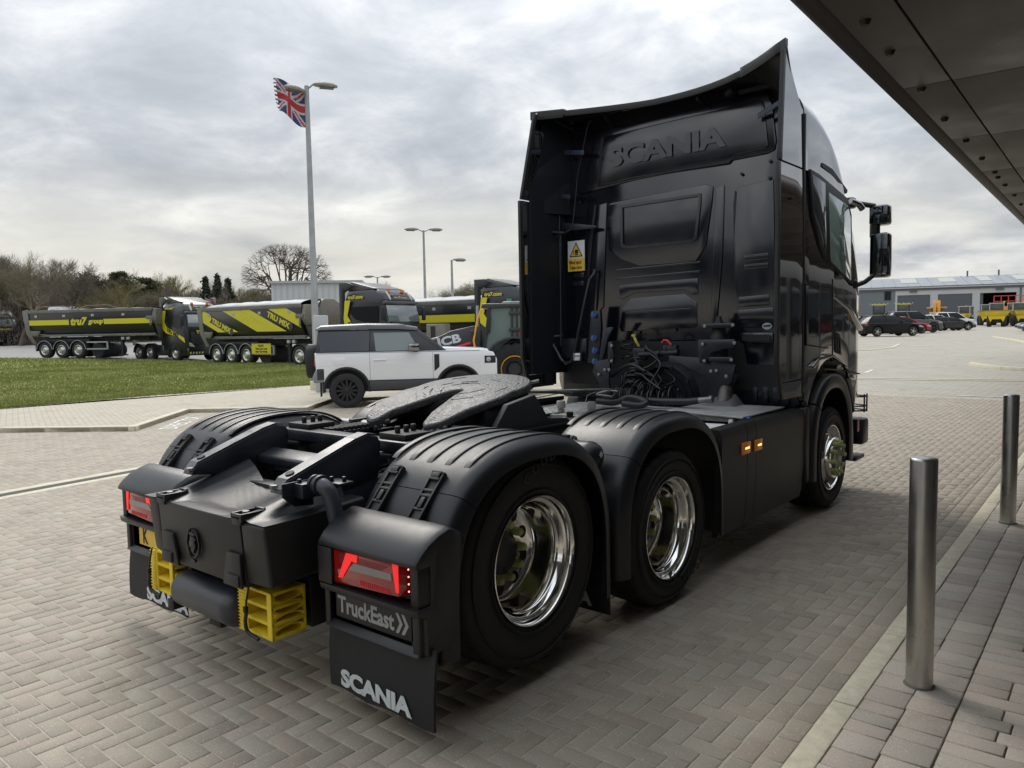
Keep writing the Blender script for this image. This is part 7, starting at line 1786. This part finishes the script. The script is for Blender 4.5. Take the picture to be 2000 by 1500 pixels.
for k, (a, b_) in enumerate(doors):
    MB().box(a+.002, b_-.002, 0, .3, DH, HT-.001).build('wall_header', m_wlg, wk)
    if k != 2:
        d0 = MB().box(a, b_, .10, .16, 0, DH).build('roller_door', m_dr, wk)
        sl_ = MB()
        for z in np.arange(.3, DH, .3): sl_.box(a+.05, b_-.05, .085, .10, z, z+.05)
        sl_.build('door_slats', m_dr, d0, kind='stuff')
    else:
        MB().box(a-3, b_+3, 14, 14.3, 0, DH+1).build('inner_wall', mat('inner_brown', (.06, .045, .035), .8), wk); MB().box(a, a+.5, .3, 2, 0, DH).build('open_door_leaf', m_dr, wk)
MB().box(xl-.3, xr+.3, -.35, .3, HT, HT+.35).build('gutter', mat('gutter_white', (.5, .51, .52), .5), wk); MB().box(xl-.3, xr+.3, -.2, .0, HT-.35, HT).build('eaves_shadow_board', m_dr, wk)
RF = [(-.5, HT+.35), (14, HT+2.55), (14.2, HT+2.35), (-.3, HT+.15)]
rfm = MB().prism(RF, 0, xl-.4, xr+.4).build('roof', m_roof, wk)
MB().prism([(14, HT+2.55), (30, HT+.3), (30, HT), (14, HT+2.3)], 0, xl-.4, xr+.4).build('roof', m_roof, wk)
MB().box(xl, xr, 29.5, 30, 0, HT).build('wall', m_wdk, wk); MB().box(xl, xl+.3, .3, 29.5, 0, HT).build('wall', m_wdk, wk); MB().box(xr-.3, xr, .3, 29.5, 0, HT).build('wall', m_wdk, wk)
def onroof(a, b_, t0, t1, dz, name, m):
    z = lambda t: HT+.35+2.2*t; y = lambda t: -.5+14.5*t
    MB().hexa([(a, y(t0), z(t0)+.002), (b_, y(t0), z(t0)+.002), (b_, y(t1), z(t1)+.002), (a, y(t1), z(t1)+.002), (a, y(t0), z(t0)+dz), (b_, y(t0), z(t0)+dz), (b_, y(t1), z(t1)+dz), (a, y(t1), z(t1)+dz)]).build(name, m, wk)
for a, b_ in ((1762, 1795), (1840, 1873), (1920, 1945), (1995, 2030)): onroof(bx(a), bx(b_), .35, .85, .09, 'skylight', m_sky)
for u in range(1700, 2080, 24): onroof(bx(u), bx(u)+.12, .01, .99, .07, 'roof_seam', mat('roof_seam', (.28, .30, .32), .5))
for u in (1907, 1974): MB().cyl((bx(u), 13.5, HT+2.3), (bx(u), 13.5, HT+3.5), .15, 8).build('roof_vent', m_dr, wk)
MB().box(bx(1727), bx(1739), -.03, 0, 4.3, 5.9).build('window', m_win, wk); MB().box(bx(1727)-.15, bx(1739)+.15, -.02, 0, 4.15, 6.05).build('window_frame', m_dr, wk)
for u in (1783, 1951): MB().box(bx(u)-.6, bx(u)+.6, -.3, 0, 5.6, 5.85).build('wall_light', m_dr, wk)
MB().cyl((bx(1992), -.15, 0), (bx(1992), -.15, HT), .12, 8).build('downpipe', m_dr, wk)
# pale shed behind the trucks
pS = at_depth(533, 78); pE = at_depth(705, 79); ang = face(pS, pE); Ls = (pE-pS).xy.length
sh = empty('pale_shed', (pS.x, pS.y, hgt(pS.x, pS.y)), ang, 'pale ribbed metal shed showing above the striped trailer', 'building')
zt = float(on(2, 0, 0, 0)[2]); topz_ = CAM[2]+(648-555)/FPX*78-hgt(pS.x, pS.y)
MB().box(0, Ls, 0, 8, 0, topz_).build('wall', mat('shed_white', (.55, .56, .55), .6), sh); MB().box(-.3, Ls+.3, -.3, 8.3, topz_, topz_+.25).build('roof', m_sgl, sh)
rb = MB()
for x in np.arange(.3, Ls, .6): rb.box(x, x+.14, -.09, 0, 0, topz_-.02)
rb.build('wall_ribs', mat('shed_rib', (.46, .47, .46), .6), sh, kind='stuff')
# white caravan roofs among the trees
for u, v, lab in ((148, 597, 'white roofed vehicle glimpsed among the trees behind the long trailer'),):
    p = at_depth(u, 80); rz_ = empty('white_van', (p.x, p.y, p.z), HR, lab, 'van'); MB().box(-2.3, 2.3, -1, 1, .5, 3.9).build('body', m_wht, rz_, bev=.2); MB().box(-2.0, 2.0, -1.02, -1, 2.5, 3.2).build('windows', m_win, rz_); 
    for x in (-1.5, 1.5): far_wheel(rz_, x, -1, .4, .4, .25, -1)
# ================================================================ TREES
def bark(n, c, v=.3): return mat(n, c, .9, var=v, vscale=3)
m_bk = bark('bark_brown', (.12, .098, .072)); m_tw = bark('twig_brown', (.19, .165, .105)); m_twg = bark('twig_olive', (.22, .19, .09)); m_twd = bark('twig_dark', (.11, .09, .072))
m_fol = mat('pine_needles', (.05, .062, .042), .9, var=.5, vscale=1.5); m_fol2 = mat('ivy_olive', (.06, .065, .022), .9, var=.4, vscale=1)
def grow_tree(seed, H=10., spread=1., trunk_r=.28, levels=5, up=.35, start=.22, twn=3, droop=0.):
    rnd = random.Random(seed); TV = []; TF = []; CV = []; CF = []
    def seg(V, F, a, b, ra, rb, n):
        d = (b-a)
        if d.length < 1e-4: return
        d.normalize(); x = d.orthogonal().normalized(); y = d.cross(x); o = len(V)
        for p, r in ((a, ra), (b, rb)):
            for k in range(n):
                t = 2*math.pi*k/n; V.append(p+(x*math.cos(t)+y*math.sin(t))*r)
        for k in range(n): F.append((o+k, o+(k+1) % n, o+n+(k+1) % n, o+n+k))
    def branch(p, d, L_, r, lv):
        n = 3 if lv > 1 else 4; q = Vector(p); dd = Vector(d); k = 4 if lv < 2 else 3; rr = r
        for i in range(k):
            nd = (dd+Vector((rnd.gauss(0, .16), rnd.gauss(0, .16), rnd.gauss(0, .1)+up*.12-droop*.1*(lv > 2)))).normalized(); e = q+nd*(L_/k); r2 = r*(1-.45*(i+1)/k)
            seg(*( (TV, TF) if lv == 0 else (CV, CF)), q, e, rr, r2, 6 if lv == 0 else n)
            if lv < levels and (i > 0 or lv > 0):
                m_ = rnd.choice((1, 2)) if lv < levels-1 else twn
                if lv == 0 and i < k*start*1.5: m_ = 0
                for _ in range(m_):
                    s_ = Vector((rnd.gauss(0, 1), rnd.gauss(0, 1), rnd.gauss(0, .5))); s_ = (s_-nd*s_.dot(nd)).normalized()
                    an = rnd.uniform(.45, 1.0)*spread
                    branch(e, (nd*math.cos(an)+s_*math.sin(an)).normalized(), L_*rnd.uniform(.55, .78), max(.0065, r2*rnd.uniform(.45, .65)), lv+1)
            q, dd, rr = e, nd, r2
        if lv < levels: branch(q, dd, L_*.62, rr*.85, lv+1)
    branch(Vector((0, 0, 0)), Vector((0, 0, 1)), H*.42, trunk_r, 0)
    # normalise to the wished height
    mz = max(v.z for v in CV); k = H/mz
    TV[:] = [v*k for v in TV]; CV[:] = [v*k for v in CV]
    def me(name, V, F):
        Va = np.array([tuple(v) for v in V]); Fa = np.array(F); m_ = bpy.data.meshes.new(name); m_.from_pydata([tuple(v) for v in V], [], F); return m_
    return me('trunk', TV, TF), me('crown', CV, CF)
protos = {}
for nm, kw in (('spread', dict(seed=11, H=10, spread=1.0, levels=5, up=.5)), ('upright', dict(seed=5, H=10, spread=.72, levels=5, up=.9)), ('wide', dict(seed=23, H=10, spread=1.15, levels=5, up=.25)), ('thin', dict(seed=31, H=10, spread=.6, levels=5, up=1.1, twn=2)), ):
    protos[nm] = grow_tree(**kw)
def round_crown(seed, H=10.):
    rnd = random.Random(seed); TV = []; TF = []; CV = []; CF = []
    def seg(V, F, a, b, ra, rb, n):
        d = (b-a).normalized(); x = d.orthogonal().normalized(); y = d.cross(x); o = len(V)
        for p, r in ((a, ra), (b, rb)):
            for k in range(n): t = 2*math.pi*k/n; V.append(p+(x*math.cos(t)+y*math.sin(t))*r)
        for k in range(n): F.append((o+k, o+(k+1) % n, o+n+(k+1) % n, o+n+k))
    def limb(a, b, ra, rb, n, steps=3, wob=.05):
        q = a
        for i in range(1, steps+1):
            t = i/steps; e = a.lerp(b, t)+Vector([rnd.gauss(0, wob) for _ in range(3)])*(t < 1)+Vector((0, 0, -.10*(b-a).length*math.sin(math.pi*t)))
            seg(CV, CF, q, e, ra+(rb-ra)*(t-1/steps), ra+(rb-ra)*t, n); q = e
        return q
    C0 = Vector((0, 0, 6.1)); E = Vector((5.2, 5.2, 3.9))
    def on_e(v, f): return C0+Vector((v.x*E.x, v.y*E.y, v.z*E.z))*f
    def rv(c=None, s=.5):
        v = Vector([rnd.gauss(0, 1) for _ in range(3)]).normalized()
        if c is None: v.z = v.z*.8+.15
        else: v = c+v*s
        return v.normalized()
    base = Vector((0, 0, 2.3)); seg(TV, TF, Vector((0, 0, 0)), base, .42, .32, 8)
    for i in range(17):
        d1 = rv(); 
        if d1.z < -.45: d1.z = -.3; d1.normalize()
        st_ = base+Vector((0, 0, rnd.uniform(0, 1.6))); A = limb(st_, on_e(d1, .5), .15, .075, 5, 4, .10)
        for j in range(7):
            d2 = rv(d1, .42); B = limb(A if j else st_.lerp(A, .7), on_e(d2, rnd.uniform(.74, .84)), .055, .03, 4, 3, .07)
            for k in range(7):
                d3 = rv(d2, .22); Cc = limb(B, on_e(d3, rnd.uniform(.9, .97)), .022, .011, 3, 2, .05)
                for m_ in range(3): d4 = rv(d3, .07); limb(Cc, on_e(d4, rnd.uniform(.97, 1.04)), .009, .005, 3, 1, 0)
    def me(name, V, F):
        m_ = bpy.data.meshes.new(name); m_.from_pydata([tuple(v) for v in V], [], F); return m_
    return me('trunk', TV, TF), me('crown', CV, CF)
protos['round'] = round_crown(4)
m_tv = {}
def tree(kind, u, dpt, vtop, wfac, m1, m2, label, group=None, rz=0, name='bare_tree'):
    p = at_depth(u, dpt); ztop = CAM[2]+(HZ(u)-vtop)/FPX*dpt; h = ztop-p.z
    r = empty(name, tuple(p), rz, label, 'tree', group); s_ = h/10
    for me_, nm, mm in zip(protos[kind], ('trunk', 'crown'), (m1, m2)):
        key = (me_.name, mm.name)
        if key not in m_tv: c = me_.copy(); c.materials.clear(); c.materials.append(mm); m_tv[key] = c
        o = bpy.data.objects.new(nm, m_tv[key]); COL.objects.link(o); o.parent = r; o.scale = (s_*wfac, s_*wfac, s_)
    return r
def HZ(u): return 639-(u-1000)*.0183
random.seed(5)
tree('wide', 118, 72, 507, 1.0, m_bk, m_bk, 'broad bare tree with dark forking limbs behind the long trailer', rz=1.2)
tree('spread', 262, 74, 540, 1.15, m_bk, m_twg, 'olive budding tree with a forked trunk behind the long trailer', rz=.4)
tree('round', 565, 95, 477, .92, m_twd, m_twd, 'big round-crowned bare oak rising behind the striped trailer', rz=2.)
tree('upright', 40, 80, 487, 1.3, m_bk, m_tw, 'tall twiggy tree at the far left edge', rz=3.)
G1 = 'bare trees in the belt behind the trucks'
row = [(-60, 484), (-20, 480), (10, 488), (30, 500), (62, 500), (85, 520), (105, 535), (150, 548), (200, 545), (225, 528), (240, 522), (280, 535), (300, 545), (320, 530), (345, 548), (365, 552), (385, 550), (400, 545), (445, 548), (470, 553), (490, 556), (512, 555), (540, 556), (600, 556), (640, 558), (690, 552), (715, 545), (745, 556), (770, 548), (800, 560)]
for i, (u, vt) in enumerate(row):
    k = random.choice(('spread', 'upright', 'wide', 'upright', 'thin')); mm = random.choice((m_tw, m_tw, m_twg, m_twd))
    tree(k, u+random.uniform(-6, 6), random.uniform(84, 112), vt+random.uniform(-2, 8), random.uniform(1.0, 1.5), m_bk, mm, 'bare brown tree in the belt behind the trucks', G1, random.uniform(0, 6.28))
for i, u in enumerate(range(-40, 700, 17)):
    tree(random.choice(('spread', 'wide', 'upright')), u+random.uniform(-8, 8), random.uniform(86, 104), random.uniform(566, 592), 1.9, m_bk, random.choice((m_tw, m_twd, m_tw)), 'low scrubby tree filling the belt behind the trucks', 'scrub trees filling the belt behind the trucks', random.uniform(0, 6.28))
for i, (u, vt) in enumerate(((850, 562), (872, 560), (890, 556), (910, 552), (925, 548), (945, 550), (965, 548), (985, 546), (1005, 550))):
    tree(random.choice(('wide', 'spread')), u, random.uniform(120, 135), vt, 1.8, m_bk, m_tw, 'brown tree on the rise beyond the lamp posts', 'brown trees beyond the lamp posts', random.uniform(0, 6))
# evergreens: a dark cedar-like clump and three spruces
def needles(n, fn, size, m, name, parent):
    V = np.empty((n, 3, 3)); 
    for i in range(n):
        c = np.array(fn()); 
        for k in range(3): V[i, k] = c+rng.normal(0, size, 3)
    o = raw_mesh(name, V.reshape(-1, 3), np.arange(3*n).reshape(-1, 3), m); o.parent = parent; return o
def cedar(u, dpt, vtop, wpx, label, m, kind=0):
    p = at_depth(u, dpt); h = CAM[2]+(HZ(u)-vtop)/FPX*dpt-p.z; w_ = wpx/FPX*dpt/2; r = empty('evergreen_tree', tuple(p), 0, label, 'tree')
    MB().tube([(0, 0, 0), (.2, 0, h*.5), (0, .1, h*.95)], [.3, .2, .04], 8).build('trunk', m_bk, r)
    if kind == 0:
        cl = [(rng.normal(0, w_*.45), rng.normal(0, w_*.4), h*rng.uniform(.42, .93), rng.uniform(.5, 1.1)) for _ in range(26)]
        def fn():
            c = cl[int(rng.integers(0, len(cl)))]; v = rng.normal(0, 1, 3); v /= np.linalg.norm(v); q = c[3]*rng.uniform(.5, 1.0)
            return c[0]+v[0]*q*1.2, c[1]+v[1]*q*1.2, c[2]+v[2]*q*.55
        needles(9000, fn, .10, m, 'crown', r)
    else:
        def fn():
            t = rng.uniform(0, 1)**.8; z = h*(.1+.9*t**.9); tier = abs(math.sin(t*26)); rad = w_*(1-t)**.85*(.45+.55*tier)*rng.uniform(.2, 1.0); a = rng.uniform(0, 6.28); lob = .7+.3*math.sin(a*5+t*20)
            return math.cos(a)*rad*lob, math.sin(a)*rad*lob, z-rad*.25
        needles(2600, fn, .16, m, 'crown', r)
cedar(176, 76, 533, 62, 'dark rounded evergreen between the bare trees', m_fol)
for u, vt, w_, lab in ((406, 544, 62, 'leftmost of three slim spruces above the striped trailer'), (429, 540, 80, 'middle of three slim spruces above the striped trailer'), (449, 547, 60, 'rightmost of three slim spruces above the striped trailer')):
    cedar(u, 90, vt, w_, lab, m_fol, 1)
cedar(233, 92, 524, 60, 'ivy clad dull green tree right of the dark evergreen', m_fol2)
cedar(298, 95, 536, 40, 'small ivy clad tree further right of the dull green one', m_fol2)
# scrub at the foot of the belt: twigs and bramble that nobody could count
n = 60000; uu = rng.uniform(-80, 760, n); dd = rng.uniform(82, 100, n); V = np.empty((n, 3, 3)); P_ = np.empty((n, 3))
hp = 2.6+1.5*np.sin(uu*.06)+1.0*np.sin(uu*.17+1)
D0 = _F[None]+_R[None]*((uu-1000)/FPX)[:, None]; P_ = CAM[None]+D0*dd[:, None]; P_[:, 2] = .8+rng.uniform(0, 1, n)**1.3*np.maximum(1.2, hp+1.2)
for k in range(3): V[:, k] = P_+rng.normal(0, 1, (n, 3))*np.array([.05, .05, .22] if k else [.02, .02, .02])*1.6
o = raw_mesh('undergrowth', V.reshape(-1, 3), np.arange(3*n).reshape(-1, 3), m_twd); setp(o, 'dense brown brambles and twigs under the tree belt', 'undergrowth', kind='stuff')
# distant wooded rise that closes the horizon
hv = []; hf = []; NN = 160
for i in range(NN+1):
    a = math.radians(-95+150*i/NN); dx, dy = math.sin(a), math.cos(a); R0 = 210
    h0 = 8.5+1.6*math.sin(i*.7)+1.2*math.sin(i*1.9)+.8*math.sin(i*4.1)
    if a > math.radians(-20): h0 *= .25
    for q, (rr, z) in enumerate(((R0, .3), (R0+6, h0*.8), (R0+16, h0), (R0+60, h0*.9))): hv.append((CAM[0]+dx*rr, CAM[1]+dy*rr, z))
for i in range(NN):
    for q in range(3): a = i*4+q; hf.append((a, a+4, a+5, a+1))
MB().add(hv, hf, True).build('wooded_rise', mat('far_wood', (.05, .044, .036), 1, var=.35, vscale=.3), fixn=True)['kind'] = 'structure'
n = 26000; V = np.empty((n, 3, 3)); ii = rng.uniform(0, NN*.80, n); i0 = ii.astype(int); hva = np.array(hv).reshape(NN+1, 4, 3); P_ = hva[i0, 1]+(hva[i0+1, 1]-hva[i0, 1])*(ii-i0)[:, None]; P_[:, 2] = P_[:, 2]*rng.uniform(.1, 1.0, n)**.5+rng.uniform(0, 2.4, n)
for k in range(3): V[:, k] = P_+rng.normal(0, 1, (n, 3))*np.array([.25, .25, .8])
o = raw_mesh('far_wood', V.reshape(-1, 3), np.arange(3*n).reshape(-1, 3), bpy.data.materials['far_wood']); setp(o, 'hazy brown wood along the horizon', 'wood', kind='stuff')
